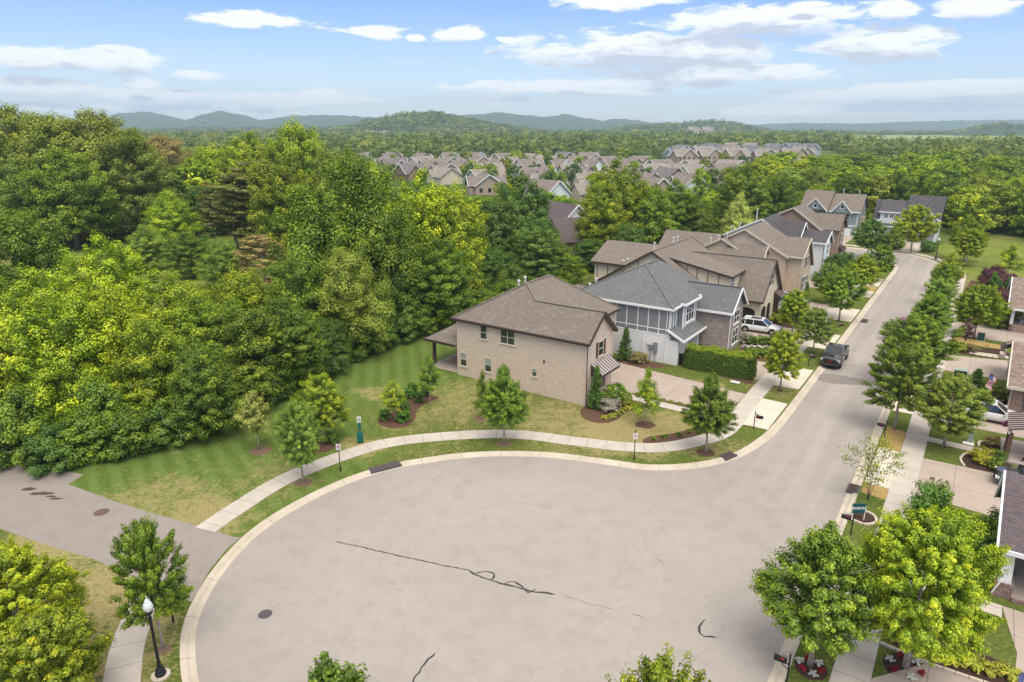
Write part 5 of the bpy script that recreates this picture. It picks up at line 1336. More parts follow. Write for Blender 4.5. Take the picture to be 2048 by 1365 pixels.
stree('loose', 78.5, 7.0, 3.2, 1.6, 'leaf_deep', 'rounded dark evergreen shrub before the brown brick house', cat='shrub', name='evergreen_shrub')
stree('maple_c', 104.8, -0.9, 9.3, 3.9, 'leaf_yellow', 'bright yellow-green tree in front of the white house with the twin garage doors')
stree('maple_a', 99.6, -10.1, 8.2, 3.0, 'leaf_bright', 'taller light green tree at the outer kerb right of the bend')
stree('maple_b', 94.5, -10.6, 6.8, 2.7, 'leaf_bright', 'lower light green tree in front of the taller one right of the bend')
stree('young_b', 85.3, -16.6, 5.8, 2.3, 'leaf_bright', 'small young tree standing alone on the meadow edge')
# right verge row, counted from the bulb
for s_, t_, h_, r_, k_, l_, lb in [
    (8.4, -8.6, 7.4, 2.6, 'maple_b', 'leaf_green', 'tall verge tree on a straw strip, nearest of the right kerb row, pale trunk visible'),
    (20.5, -8.6, 6.9, 3.5, 'maple_c', 'leaf_green', 'broad round verge tree on the right kerb, second from the straw strip'),
    (37.5, -8.7, 5.9, 2.4, 'maple_a', 'leaf_green', 'right verge tree just this side of the small red car'),
    (47.5, -8.7, 5.8, 2.2, 'maple_b', 'leaf_soft', 'right verge tree beside the small red car'),
    (58, -8.8, 6.0, 2.0, 'maple_c', 'leaf_green', 'right verge tree past the small red car'),
    (69, -8.9, 5.8, 2.0, 'maple_a', 'leaf_bright', 'last right verge tree before the pavement swings round the bend')]:
    stree(k_, s_, t_, h_, r_, l_, lb)
stree('maple_c', 6.8, -12.2, 5.9, 2.7, 'leaf_olive', 'wide olive-green lawn tree overhanging the white car, pale trunk')
stree('maple_c', 42.8, -13.2, 6.4, 2.7, 'leaf_bright', 'round bright green front garden tree before the white-columned porch')
stree('maple_c', 51.0, -13.8, 4.4, 1.8, 'leaf_gold', 'golden small tree behind the round bright green garden tree')
stree('young_a', 38.0, -12.4, 3.4, 0.95, 'leaf_purple', 'slim purple-leaved shrub by the pavement near the green utility box', cat='shrub', name='purple_shrub')
stree('sparse', -5.35, -8.55, 4.9, 1.9, 'leaf_bright', 'sparse young multi-stemmed tree with see-through crown on the straw strip')
stree('maple_a', -23.4, -8.6, 7.4, 2.5, 'leaf_green', 'full verge tree with white and red flowers round its trunk, bottom right, nearer the kerb')
stree('big_maple', -20.9, -12.3, 8.0, 3.45, 'leaf_bright', 'largest light green tree at bottom right, flower ring round its trunk')
# bottom edge of the picture
tree('maple_a', -5.2, 15.5, 9.6, 2.4, 'leaf_green', 'tree top just showing at the bottom edge, left of centre')
tree('maple_b', 4.1, 15.0, 10.1, 2.1, 'leaf_bright', 'light green tree top at the bottom edge, right of centre')
tree('big_maple', -21.9, 25.0, 6.8, 2.8, 'leaf_yellow', 'bright yellow-green tree filling the bottom left corner')
tree('maple_b', -18.9, 22.6, 5.4, 2.2, 'leaf_bright', 'lower light green tree in front of the yellow-green corner tree, bottom left')
ptree('maple_b', 326, 1297, 1043, 64, 'leaf_green', 'spiky green verge tree behind the black street lamp')

# ---- the woods: (photo x of the crown, photo y of the top, distance, kind, radius, leaf)
def wtree(px, pyt, Y, key, rad, leaf, label, group=None, name='woodland_tree', cat='tree', hmin=2.0):
    v = pyt - 682.5
    fy = FPX * math.cos(PITCH) - v * math.sin(PITCH); dn = FPX * math.sin(PITCH) + v * math.cos(PITCH)
    k = Y / fy; h = max(hmin, H - dn * k)
    return tree(key, (px - 1024) * k, Y, h, rad, leaf, label, cat, name, group)
WOODS = [
 (-20, 560, 56, 'wood_b', 4.2, 'leaf_bright', 'bright tree cut by the left edge beside the pale path'),
 (70, 545, 55, 'wood_b', 4.6, 'leaf_yellow', 'bright yellow-green tree at the left end of the thicket'),
 (15, 425, 76, 'wood_a', 5.0, 'leaf_green', 'rounded mid-green tree at the left edge in front of the tall wood'),
 (190, 478, 68, 'wood_b', 4.6, 'leaf_yellow', 'bright lime-green crown rising behind the thicket at left'),
 (120, 600, 52, 'wood_d', 4.0, 'leaf_yellow', 'low lime-green crown hanging over the pale path'),
 (215, 570, 55, 'wood_c', 3.8, 'leaf_yellow', 'lime-green tree in the middle of the front thicket'),
 (320, 545, 60, 'wood_b', 4.6, 'leaf_bright', 'light green tree behind the front thicket'),
 (285, 640, 52, 'wood_d', 3.6, 'leaf_bright', 'light green front thicket tree above the mown lawn'),
 (405, 590, 58, 'wood_b', 4.0, 'leaf_bright', 'rounded light green thicket tree left of the big oak'),
 (390, 690, 51, 'wood_d', 3.4, 'leaf_green', 'leafy vine-hung thicket tree over the mown lawn'),
 (480, 620, 57, 'wood_d', 3.9, 'leaf_green', 'broad-leaved thicket tree nearest the slim young tree'),
 (560, 600, 61, 'wood_b', 3.8, 'leaf_green', 'dense thicket tree behind the round grey-green street tree'),
 (470, 545, 66, 'wood_a', 4.2, 'leaf_bright', 'yellowish crown in the second row of the thicket'),
 (590, 520, 70, 'wood_d', 4.2, 'leaf_green', 'green crown between the thicket and the tall weeping trees'),
 (640, 640, 66, 'wood_d', 3.2, 'leaf_deep', 'dark low tree at the foot of the tall weeping trees'),
 (620, 375, 78, 'wood_e', 5.6, 'leaf_green', 'tall weeping tree left of the tallest one'),
 (705, 325, 80, 'wood_e', 6.4, 'leaf_green', 'tallest weeping tree in the middle of the wood'),
 (690, 500, 71, 'wood_e', 4.4, 'leaf_olive', 'lower weeping tree in front of the tallest one'),
 (770, 430, 78, 'wood_e', 4.6, 'leaf_green', 'weeping tree right of the tallest one'),
 (830, 345, 90, 'wood_b', 5.2, 'leaf_yellow', 'tall yellow-green tree in the middle of the wood'),
 (905, 375, 92, 'wood_a', 4.8, 'leaf_bright', 'yellow-green tree beside the tall dark one'),
 (875, 480, 82, 'wood_b', 4.4, 'leaf_green', 'mid-green tree above the patio lawn'),
 (800, 550, 79, 'wood_d', 3.8, 'leaf_deep', 'dark tree behind the back patio'),
 (740, 590, 74, 'wood_d', 3.6, 'leaf_deep', 'dark tree at the edge of the striped lawn'),
 (930, 540, 92, 'wood_d', 4.0, 'leaf_deep', 'dark low tree just behind the brick house roof'),
 (990, 500, 100, 'wood_d', 4.2, 'leaf_deep', 'dark tree left of the black garden fence'),
 (1045, 355, 112, 'wood_b', 5.4, 'leaf_deep', 'tall dark green tree left of the plum-roofed house'),
 (990, 400, 108, 'wood_a', 4.8, 'leaf_deep', 'dark green tree at the shoulder of the tall dark one'),
 (1075, 440, 104, 'wood_b', 4.8, 'leaf_deep', 'dark rounded tree in front of the pale gabled house'),
 (1120, 490, 106, 'wood_d', 3.8, 'leaf_green', 'small bright-edged tree behind the black garden fence'),
 (1185, 480, 118, 'wood_d', 4.4, 'leaf_deep', 'dark undergrowth tree in front of the plum-roofed house'),
 (1235, 323, 128, 'wood_b', 6.4, 'leaf_bright', 'tall light green tree in the middle of the picture, behind the house row'),
 (1205, 365, 124, 'wood_a', 4.8, 'leaf_bright', 'light green tree with a bare stem beside the tall one'),
 (1300, 375, 130, 'wood_a', 5.4, 'leaf_green', 'tree right of the tall light green one behind the row'),
 (1345, 362, 140, 'wood_b', 5.6, 'leaf_green', 'broad green tree behind the roof vents of the row'),
 (1390, 400, 138, 'wood_d', 4.6, 'leaf_green', 'green tree left of the clipped pale tree'),
 (1260, 450, 120, 'wood_d', 4.4, 'leaf_deep', 'dark lower tree behind the cream house roof'),
 (1340, 455, 128, 'wood_d', 4.2, 'leaf_deep', 'dark lower tree left of the pale clipped tree'),
 (1482, 388, 132, 'wood_c', 3.5, 'leaf_pale', 'pale-flecked oval tree standing alone behind the brown back roof'),
 (1490, 335, 158, 'wood_b', 6.2, 'leaf_green', 'broad green tree behind the pale-flecked oval tree'),
 (1555, 352, 160, 'wood_a', 5.6, 'leaf_green', 'green tree directly behind the row, left of the dormer house'),
 (90, 232, 150, 'huge', 11.5, 'leaf_olive', 'very tall old tree at the left, second giant from the left edge'),
 (178, 224, 154, 'huge', 11.5, 'leaf_olive', 'tallest old tree of the giant group at left, highest crown above the hills'),
 (248, 262, 150, 'huge', 9.5, 'leaf_olive', 'right-hand giant of the group at left'),
 (8, 214, 156, 'huge', 11.5, 'leaf_olive', 'giant tree cut by the left edge'),
 (120, 300, 140, 'huge', 9.0, 'leaf_green', 'front giant of the group at left with lower crown'),
 (40, 320, 142, 'huge', 8.5, 'leaf_soft', 'dark lower tree before the giants at the left edge'),
 (318, 274, 200, 'huge', 10.0, 'leaf_dry', 'greyish half-bare tree beyond the giants'),
 (334, 385, 137, 'wood_c', 5.6, 'leaf_bright', 'small light green tree left of the scraggy pine'),
 (365, 330, 172, 'wood_a', 8.4, 'leaf_green', 'light green tree between giants and pine'),
 (300, 330, 168, 'wood_c', 7.4, 'leaf_soft', 'feathery tree right of the giants'),
 (410, 375, 158, 'wood_b', 7.0, 'leaf_deep', 'dark green tree behind the scraggy pine'),
 (510, 322, 138, 'pine', 8.8, 'leaf_pine', 'scraggy olive pine with bare grey limbs'),
 (455, 348, 141, 'pine', 7.2, 'leaf_pine', 'second scraggy pine left of the first'),
 (565, 380, 130, 'pine', 6.4, 'leaf_pine', 'third scraggy pine leaning by the weeping trees'),
  (285, 452, 118, 'wood_c', 4.6, 'leaf_soft', 'feathery tree by the garden lawn beyond the lime thicket'),
 (375, 466, 112, 'wood_b', 4.2, 'leaf_green', 'rounded small tree at the right end of the garden lawn glimpse'),
 (440, 480, 104, 'wood_d', 4.2, 'leaf_soft', 'small tree below the pines'),
 (520, 470, 100, 'pine', 3.8, 'leaf_dry', 'brown scrubby young pine below the scraggy pines'),
 (600, 470, 88, 'wood_c', 3.6, 'leaf_bright', 'slim bright tree at the foot of the weeping trees'),
 (490, 268, 176, 'wood_b', 9.0, 'leaf_bright', 'bright crown behind the pines'),
 (590, 247, 172, 'wood_a', 8.6, 'leaf_yellow', 'tall yellow-green tree on the skyline left of the central hill'),
 (425, 296, 180, 'wood_a', 8.6, 'leaf_bright', 'light green tree behind and left of the pines'),
 (650, 300, 128, 'wood_d', 5.6, 'leaf_olive', 'olive tree behind the tallest weeping tree'),
 (550, 300, 122, 'wood_b', 5.8, 'leaf_bright', 'bright green tree behind the scraggy pines'),
 (700, 305, 118, 'wood_a', 4.8, 'leaf_green', 'green crown just behind the tallest weeping tree'),
]
for w_ in WOODS: wtree(*w_)
# dark understorey along the lawn edge
edge = [(-33.5, 45.2), (-31.5, 46.5), (-29.2, 47.8), (-27.0, 49.8), (-24.8, 51.8), (-23.4, 54.4), (-22.6, 57.2), (-21.8, 60.0), (-20.6, 63.2), (-19.2, 66.4), (-17.4, 69.6), (-15.4, 73), (-13.4, 76.2), (-11.4, 79.6), (-9.8, 83), (-7.0, 86.5), (-3.6, 88.5), (0, 90.5), (3.5, 92.5), (7, 95)]
for i, (x, y) in enumerate(edge):
    tree('shrubby', x - 0.4, y + 0.4, 3.2 + (i * 37 % 10) * 0.12, 2.3 + (i * 53 % 10) * 0.06, 'leaf_deep' if i % 3 == 0 else 'leaf_green', ['first','second','third','fourth','fifth','sixth','seventh','eighth','ninth','tenth','eleventh','twelfth','thirteenth','fourteenth','fifteenth','sixteenth','seventeenth','eighteenth','nineteenth','last'][i] + ' dark thicket shrub along the lawn edge, counted from the access path', 'shrub', 'thicket_shrub', 'thicket shrubs along the edge of the mown lawn')
for i, (x, y) in enumerate(edge[::2]):
    tree('shrubby', x - 3.4, y + 1.8, 5.6, 3.0, 'leaf_green', 'taller dark thicket shrub in the second row behind the lawn edge', 'shrub', 'thicket_shrub', 'second row of thicket shrubs')
# procedural wood: right-hand ridge and mid-distance trees
LFN = {'leaf_green': 'mid-green', 'leaf_bright': 'bright green', 'leaf_olive': 'olive', 'leaf_soft': 'grey-green', 'leaf_yellow': 'yellow-green', 'leaf_deep': 'dark green'}
def AZ(a, b):
    px = 1024 + a / b * 1412
    return ', far left' if px < 250 else (', left' if px < 620 else (', centre' if px < 1300 else (', right' if px < 1750 else ', far right')))
def in_poly(x, y, poly):
    c = False; j = len(poly) - 1
    for i in range(len(poly)):
        xi, yi = poly[i]; xj, yj = poly[j]
        if (yi > y) != (yj > y) and x < (xj - xi) * (y - yi) / (yj - yi) + xi: c = not c
        j = i
    return c
def fill(poly, sp, keys, leaves, hr, rr, label, group, seed, lim=999):
    r_ = random.Random(seed); xs = [p[0] for p in poly]; ys = [p[1] for p in poly]; n = 0
    y = min(ys); row = 0
    while y < max(ys):
        x = min(xs) + (row % 2) * sp / 2
        while x < max(xs):
            a, b = x + r_.uniform(-.35, .35) * sp, y + r_.uniform(-.35, .35) * sp
            if in_poly(a, b, poly) and n < lim and abs(a) < b * 0.80 + 12:
                tree(r_.choice(keys), a, b, r_.uniform(*hr), r_.uniform(*rr), (lf := r_.choice(leaves)), LFN[lf] + ' ' + label + AZ(a, b), 'tree', 'woodland_tree', group, rz=r_.uniform(0, 6.28)); n += 1
            x += sp
        y += sp * 0.87; row += 1
    return n
G_ = ['leaf_green', 'leaf_bright', 'leaf_olive', 'leaf_green', 'leaf_soft', 'leaf_yellow', 'leaf_bright']
nt = 0
nt += fill([(62, 170), (76, 172), (90, 183), (103, 184), (104, 165), (109, 153), (115, 146), (150, 142), (190, 170), (205, 215), (70, 215)], 9.0, ['mid_a', 'mid_b', 'mid_c', 'wood_d'], G_, (9, 13.5), (4.8, 6.2), 'tree in the front ranks beyond the two end houses', 'front trees of the right-hand wood', 5)
nt += fill([(70, 215), (205, 215), (300, 320), (150, 330), (95, 290)], 17.0, ['mid_a', 'mid_b', 'mid_c'], G_, (10, 14.5), (8, 10), 'tree deep in the right-hand wood below the far fields', 'deeper trees of the right-hand wood', 6)
nt += fill([(-170, 172), (-60, 165), (-35, 135), (-28, 205), (-170, 215)], 16.0, ['mid_a', 'mid_b', 'mid_c'], G_ + ['leaf_deep'], (12, 17), (6.5, 8.5), 'woodland tree behind the giants and pines', 'trees of the left-hand wood', 8)
nt += fill([(-30, 170), (35, 150), (70, 170), (62, 200), (-25, 205)], 14, ['mid_a', 'mid_b', 'mid_c'], G_, (5, 7.5), (4, 5.5), 'tree in the belt before the distant subdivision', 'belt of trees before the subdivision', 9)
print('wood trees', nt, len(WOODS))

# ---- shrubs and flowers
for k_, (px_, py_) in enumerate([(795, 520), (830, 470), (880, 560), (935, 500), (730, 590), (750, 640), (745, 730), (580, 720)]):
    x, y = gp(640 + px_ / 4.452, 680 + py_ / 4.452)
    tree('ball', x, y, 1.05, 0.52 if k_ != 6 else 0.66, 'leaf_arbor', 'clipped dark round shrub in the curved island bed on the lawn', 'shrub', 'clipped_shrub', 'clipped round shrubs of the island bed')
def spire(s, t, h, r_, lab, leaf='leaf_arbor'): stree('spire', s, t, h, r_, leaf, lab, cat='conifer', name='conifer')
spire(-1.7, 14.0, 4.0, 0.72, 'narrow spire conifer at the front corner of the tan brick house')
spire(11.9, 17.6, 3.7, 0.8, 'narrow spire conifer against the white painted brick wall')
spire(23.6, -13.9, 1.9, 0.8, 'small dark cone-shaped evergreen beside the flag')
spire(53.6, 8.0, 2.2, 0.5, 'small spire conifer at the corner of the large light tan brick house')
for i, (s_, t_, h_) in enumerate([(68.0, -14.6, 3.9), (65.2, -15.2, 3.4), (66.6, -16.4, 3.6)]):
    spire(s_, t_, h_, 0.95, ['tallest of three spire conifers among the purple bushes', 'nearest of three spire conifers among the purple bushes', 'rightmost of three spire conifers among the purple bushes'][i])
def shrub(s, t, h, r_, leaf, lab, key='loose', nm='shrub', g=None): return stree(key, s, t, h, r_, leaf, lab, cat='shrub', name=nm, group=g)
shrub(1.2, 13.5, 1.5, 1.05, 'leaf_green', 'bright leafy rounded shrub against the front wall of the brick house', 'ball')
shrub(-0.1, 13.4, 1.35, 1.0, 'leaf_green', 'left of the pair of leafy rounded shrubs against the brick front', 'ball')
shrub(-1.5, 12.7, 1.2, 1.05, 'leaf_flower', 'loose pinkish rose shrub at the foot of the spire conifer by the brick front')
shrub(0.9, 12.1, 0.7, 0.45, 'leaf_olive', 'small ball shrub in the front bed, nearest the walkway', 'ball')
shrub(1.6, 12.5, 0.75, 0.45, 'leaf_olive', 'small ball shrub beside the front walkway', 'ball')
shrub(0.2, 11.8, 0.6, 0.42, 'leaf_olive', 'small ball shrub left of its two twins in the front bed', 'ball')
for i, (s_, t_) in enumerate([(-3.3, 12.3), (-2.6, 11.9), (-1.9, 11.75), (-1.4, 11.7), (-0.9, 11.75), (-0.3, 11.5), (0.3, 11.3), (0.9, 11.0)]):
    shrub(s_, t_, 0.35, 0.42, 'leaf_grassy', 'low yellowish clump edging the curved bed before the brick house', 'low', 'edging_plant', 'low clumps edging the curved front bed')
for i in range(9):
    shrub(3.28, 5.6 + i * 0.82, 0.3, 0.34, 'leaf_olive', 'low clump in the narrow strip between walkway and driveway', 'low', 'edging_plant', 'low clumps between walkway and driveway')
for i, (s_, t_) in enumerate([(-4.9, 7.1), (-4.0, 6.5), (-3.0, 5.7), (-1.9, 5.3)]):
    shrub(s_, t_, 0.35, 0.3, 'leaf_green', 'tiny plant in the crescent mulch bed by the pavement', 'low', 'small_plant', 'tiny plants in the crescent bed')
shrub(12.0, 15.9, 1.2, 1.0, 'leaf_dry', 'loose brownish shrub against the white brick wall beside the spire conifer')
shrub(12.2, 16.6, 0.9, 0.8, 'leaf_flower', 'small flowering shrub by the white brick wall')
for i, (s_, t_) in enumerate([(21.3, 7.0), (22.1, 6.4), (22.6, 5.6), (21.2, 5.8), (20.6, 6.6)]):
    shrub(s_, t_, 0.8, 0.62, 'leaf_green', 'round green shrub in the bed behind the long hedge', 'ball', 'shrub', 'round shrubs behind the hedge')
shrub(25.2, 9.2, 1.5, 1.2, 'leaf_flower', 'pink flowering bush at the corner of the stone wing')
for i, (s_, t_) in enumerate([(25.6, 8.0), (26.0, 7.2), (26.4, 6.4)]):
    shrub(s_, t_, 1.0, 0.9, 'leaf_green', 'green hedge-like shrub beside the white van', 'loose', 'shrub', 'shrubs beside the white van')
for i, (s_, t_) in enumerate([(23.6, 8.2), (23.9, 7.5), (24.2, 6.8), (24.4, 6.1), (24.5, 5.5)]):
    shrub(s_, t_, 0.4, 0.5, 'petal_white', 'clump of white flowers in the border before the stone wing', 'low', 'white_flowers', 'white flower clumps by the stone wing')
shrub(27.0, 5.2, 1.6, 1.1, 'leaf_olive', 'olive bush at the street end of the white van drive')
shrub(36.5, 7.8, 1.2, 1.1, 'leaf_olive', 'olive shrub under the bay window', 'loose'); shrub(38.2, 7.0, 1.2, 1.2, 'leaf_dry', 'russet shrub before the bay window')
shrub(40.0, 7.4, 1.1, 1.0, 'leaf_green', 'low green shrub right of the russet one'); shrub(42.9, 8.6, 2.0, 1.1, 'leaf_deep', 'dark rounded bush beside the silver pickup', 'ball')
for i, (s_, t_, h_, r_) in enumerate([(58.2, -13.4, 2.3, 2.0), (60.6, -14.4, 2.2, 1.9), (63.5, -15.8, 2.4, 2.2), (70.5, -15.2, 3.2, 2.3), (74.5, -15.6, 3.2, 2.4), (79.0, -14.6, 3.0, 2.2)]):
    stree('shrubby', s_, t_, h_, r_, 'leaf_purple', ['nearest purple-leaved bush in the bed beside the far-right pavement', 'second purple-leaved bush, just behind the nearest one', 'third purple-leaved bush, farther from the pavement', 'purple-leaved bush right of the spire conifers', 'large purple-leaved bush behind the spire conifers', 'farthest purple-leaved bush, at the meadow edge'][i], cat='shrub', name='purple_bush', group='purple bushes beside the meadow')
shrub(52.0, -12.6, 1.3, 1.2, 'leaf_deep', 'dark bush by the pavement at the foot of the purple bushes'); shrub(63, -14.0, 1.0, 1.2, 'leaf_green', 'green shrub before the spire conifers')
shrub(55, -16.8, 2.0, 1.6, 'leaf_olive', 'olive bush by the far porch corner'); shrub(49.5, -15.4, 2.6, 1.5, 'leaf_green', 'leafy green bush in front of the white-columned porch')
for (s_, t_, l_, lb) in [(5.9, -14.4, 'leaf_gold', 'yellow shrub in the stone-edged bed, nearest the pavement'), (6.4, -15.0, 'leaf_gold', 'yellow shrub in the stone-edged bed, farther from the pavement'), (5.1, -14.8, 'leaf_gold', 'low yellow shrub at the driveway side of the stone-edged bed'),
                         (4.8, -15.6, 'leaf_green', 'mid-green mounded shrub beside the covered dark car'), (6.7, -15.8, 'leaf_deep', 'dark shrub by the brown timber post'), (9.3, -15.3, 'leaf_dry', 'dark reddish plant in the small stone-edged bed')]:
    shrub(s_, t_, 0.85, 0.62, l_, lb, 'ball' if 'mound' in lb else 'loose')
shrub(20.9, -15.6, 1.3, 0.9, 'leaf_olive', 'olive ball shrub under the flag', 'ball'); shrub(20.6, -14.1, 0.8, 0.7, 'leaf_gold', 'small golden shrub left of the flag')
shrub(21.8, -13.6, 0.8, 0.6, 'leaf_flower', 'pink flowering plant in the bed before the flag'); shrub(36.0, -12.0, 0.9, 0.8, 'leaf_olive', 'olive plant at the pavement end of the stepping-stone bed')
shrub(36.6, -13.2, 0.8, 0.8, 'leaf_dry', 'reddish plant in the stepping-stone bed'); shrub(-5.4, -12.1, 2.3, 1.25, 'leaf_deep', 'dark bushy shrub at the pavement, south corner of the wide driveway')
shrub(-4.7, -12.4, 2.2, 0.9, 'leaf_soft', 'thin grey-green shrub leaning over the driveway corner')
for i, (s_, t_, h_, l_) in enumerate([(-6.2, -15.6, 1.8, 'leaf_green'), (-8.0, -15.2, 1.9, 'leaf_green'), (-9.4, -15.0, 1.6, 'leaf_deep'), (-11.2, -14.9, 1.2, 'leaf_olive'), (-7.0, -14.2, 1.5, 'leaf_bright')]):
    shrub(s_, t_, h_, 1.2, l_, ['bright leafy shrub by the corner of the plum shingle roof', 'larger leafy shrub beside the plum shingle roof', 'dark shrub under the plum shingle roof edge', 'ball shrub by the white column', 'light green shrub between lawn and plum roof'][i])
for i, (s_, t_) in enumerate([(-19.3, -13.2), (-19.2, -14.0), (-19.1, -14.8), (-19.0, -15.6), (-18.9, -16.3)]):
    shrub(s_, t_, 0.5, 0.6, 'leaf_grassy', 'grassy green clump behind the long stone edging, bottom right', 'low', 'grass_clump', 'grassy clumps along the stone edging')
for i, (x_, y_) in enumerate([(108, -3.4), (110, -4), (112, -3.2), (114, -3.8), (116, -3.0)]):
    shrub(x_, y_, 1.2, 1.3, 'leaf_deep', 'low dark shrub of the hedge before the house with twin garage doors', 'ball', 'shrub', 'low hedge shrubs beyond the bend')
x_, y_ = gp(665, 887); tree('loose', x_, y_, 1.0, 0.7, 'leaf_deep', 'small dark shrub in the mulch beside the left no-parking sign', 'shrub', 'shrub')
# flowers round the two trunks, bottom right
for (cs, ct, rr_) in ((-23.4, -8.65, 0.48), (-20.9, -12.3, 0.68)):
    for i in range(6):
        a = i * math.pi / 3 + 0.4
        w = i % 2
        shrub(cs + math.cos(a) * rr_, ct + math.sin(a) * rr_, 0.25, 0.22 if w else 0.19, 'petal_white' if w else 'petal_red',
              ('white' if w else 'red') + (' flower clump round the trunk nearer the kerb, bottom right' if ct > -10 else ' flower clump round the trunk of the largest tree, bottom right'),
              'low', 'flowers', ('white' if w else 'red') + (' flowers by the kerb tree' if ct > -10 else ' flowers by the largest tree'))
# the long clipped hedge
g = np.random.default_rng(77)
hs0, hs1, ht0, ht1, hh = 13.0, 15.2, 4.6, 11.6, 2.15
n = 26000
face = g.choice(5, n, p=[0.3, 0.13, 0.30, 0.05, 0.22])
a_, b_ = g.uniform(-1, 1, n), g.uniform(-1, 1, n)
L2, W2 = (ht1 - ht0) / 2, (hs1 - hs0) / 2
px_ = np.where(face == 0, -W2, np.where(face == 4, W2, a_ * W2)); 
py_ = np.where(face == 1, -L2, np.where(face == 3, L2, np.where((face == 0) | (face == 4), a_ * L2, b_ * L2)))
pz_ = np.where(face == 2, hh, (b_ * 0.5 + 0.5) * hh)
nx_ = np.where(face == 0, -1.0, np.where(face == 4, 1.0, 0)); ny_ = np.where(face == 1, -1.0, np.where(face == 3, 1.0, 0)); nz_ = np.where(face == 2, 1.0, 0.25)
wob = 0.12 * np.sin(py_ * 2.1) + 0.08 * np.sin(py_ * 5.3 + px_ * 3)
cr_ = np.clip((np.abs(py_) / L2), 0, 1) ** 8 * 0.35 + np.clip(pz_ / hh, 0, 1) ** 6 * 0.16
pts = np.stack([px_ * (1 - cr_) + g.normal(0, 0.07, n), py_ * (1 - 0.05 * (pz_ / hh) ** 4) + g.normal(0, 0.07, n), np.maximum(0.03, pz_ + np.where(face == 2, wob, 0) + g.normal(0, 0.06, n))], 1)
nn = np.stack([nx_, ny_, nz_], 1) + g.normal(0, 0.5, (n, 3))
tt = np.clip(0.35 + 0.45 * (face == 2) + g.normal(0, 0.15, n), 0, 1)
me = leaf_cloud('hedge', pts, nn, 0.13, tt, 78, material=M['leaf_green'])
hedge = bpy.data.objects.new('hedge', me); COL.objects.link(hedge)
hx, hy = XY((hs0 + hs1) / 2, (ht0 + ht1) / 2); hedge.location = (hx, hy, 0); hedge.rotation_euler.z = STANG
props(hedge, 'long thick clipped hedge with yellow-green top beside the driveway', 'hedge')
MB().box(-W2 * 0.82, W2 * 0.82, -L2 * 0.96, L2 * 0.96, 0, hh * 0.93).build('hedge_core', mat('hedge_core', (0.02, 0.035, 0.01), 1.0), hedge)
def text_mesh(body, size, extrude, m, parent, loc, rot, off=0.0):
    tx = bpy.data.curves.new('lettering', 'FONT'); tx.body = body; tx.size = size; tx.extrude = extrude; tx.offset = off; tx.align_x = 'CENTER'; tx.align_y = 'CENTER'
    to = bpy.data.objects.new('lettering', tx); COL.objects.link(to)
    me = bpy.data.meshes.new_from_object(to.evaluated_get(bpy.context.evaluated_depsgraph_get()))
    bpy.data.objects.remove(to); me.materials.clear(); me.materials.append(m)
    o = bpy.data.objects.new('lettering', me); COL.objects.link(o); o.parent = parent; o.location = loc; o.rotation_euler = rot
    return o
# ------------------------------------------------------------------ vehicles
def paint(name, col, rough=0.25, metal=0.0):
    def fn(t, b):
        b.inputs['Coat Weight'].default_value = 0.6; b.inputs['Coat Roughness'].default_value = 0.08
        n = t.noise(obn(t), 2.0, 3)
        return t.mix(t.step(n, 0.3, 0.8, 0, 0.12), col, tuple(x * 0.6 for x in col))
    return mat(name, fn=fn, rough=rough, metal=metal, spec=0.5)
def loft(mb, secs):
    n = len(secs[0]); b = len(mb.v)
    for s_ in secs: mb.v += [tuple(p) for p in s_]
    for i in range(len(secs) - 1):
        for k in range(n):
            k2 = (k + 1) % n
            mb.f.append((b + i * n + k, b + i * n + k2, b + (i + 1) * n + k2, b + (i + 1) * n + k)); mb.m.append(mb.cm)
    mb.f.append(tuple(b + k for k in range(n - 1, -1, -1))); mb.m.append(mb.cm)
    e = b + (len(secs) - 1) * n; mb.f.append(tuple(e + k for k in range(n))); mb.m.append(mb.cm)
def body_sec(x, w, z0, z1, crown=0.03):
    return [(x, -w * 0.9, z0), (x, -w, z0 + 0.18), (x, -w * 1.0, (z0 + z1) / 2), (x, -w * 0.93, z1 - 0.06), (x, -w * 0.8, z1), (x, 0, z1 + crown),
            (x, w * 0.8, z1), (x, w * 0.93, z1 - 0.06), (x, w * 1.0, (z0 + z1) / 2), (x, w, z0 + 0.18), (x, w * 0.9, z0)]
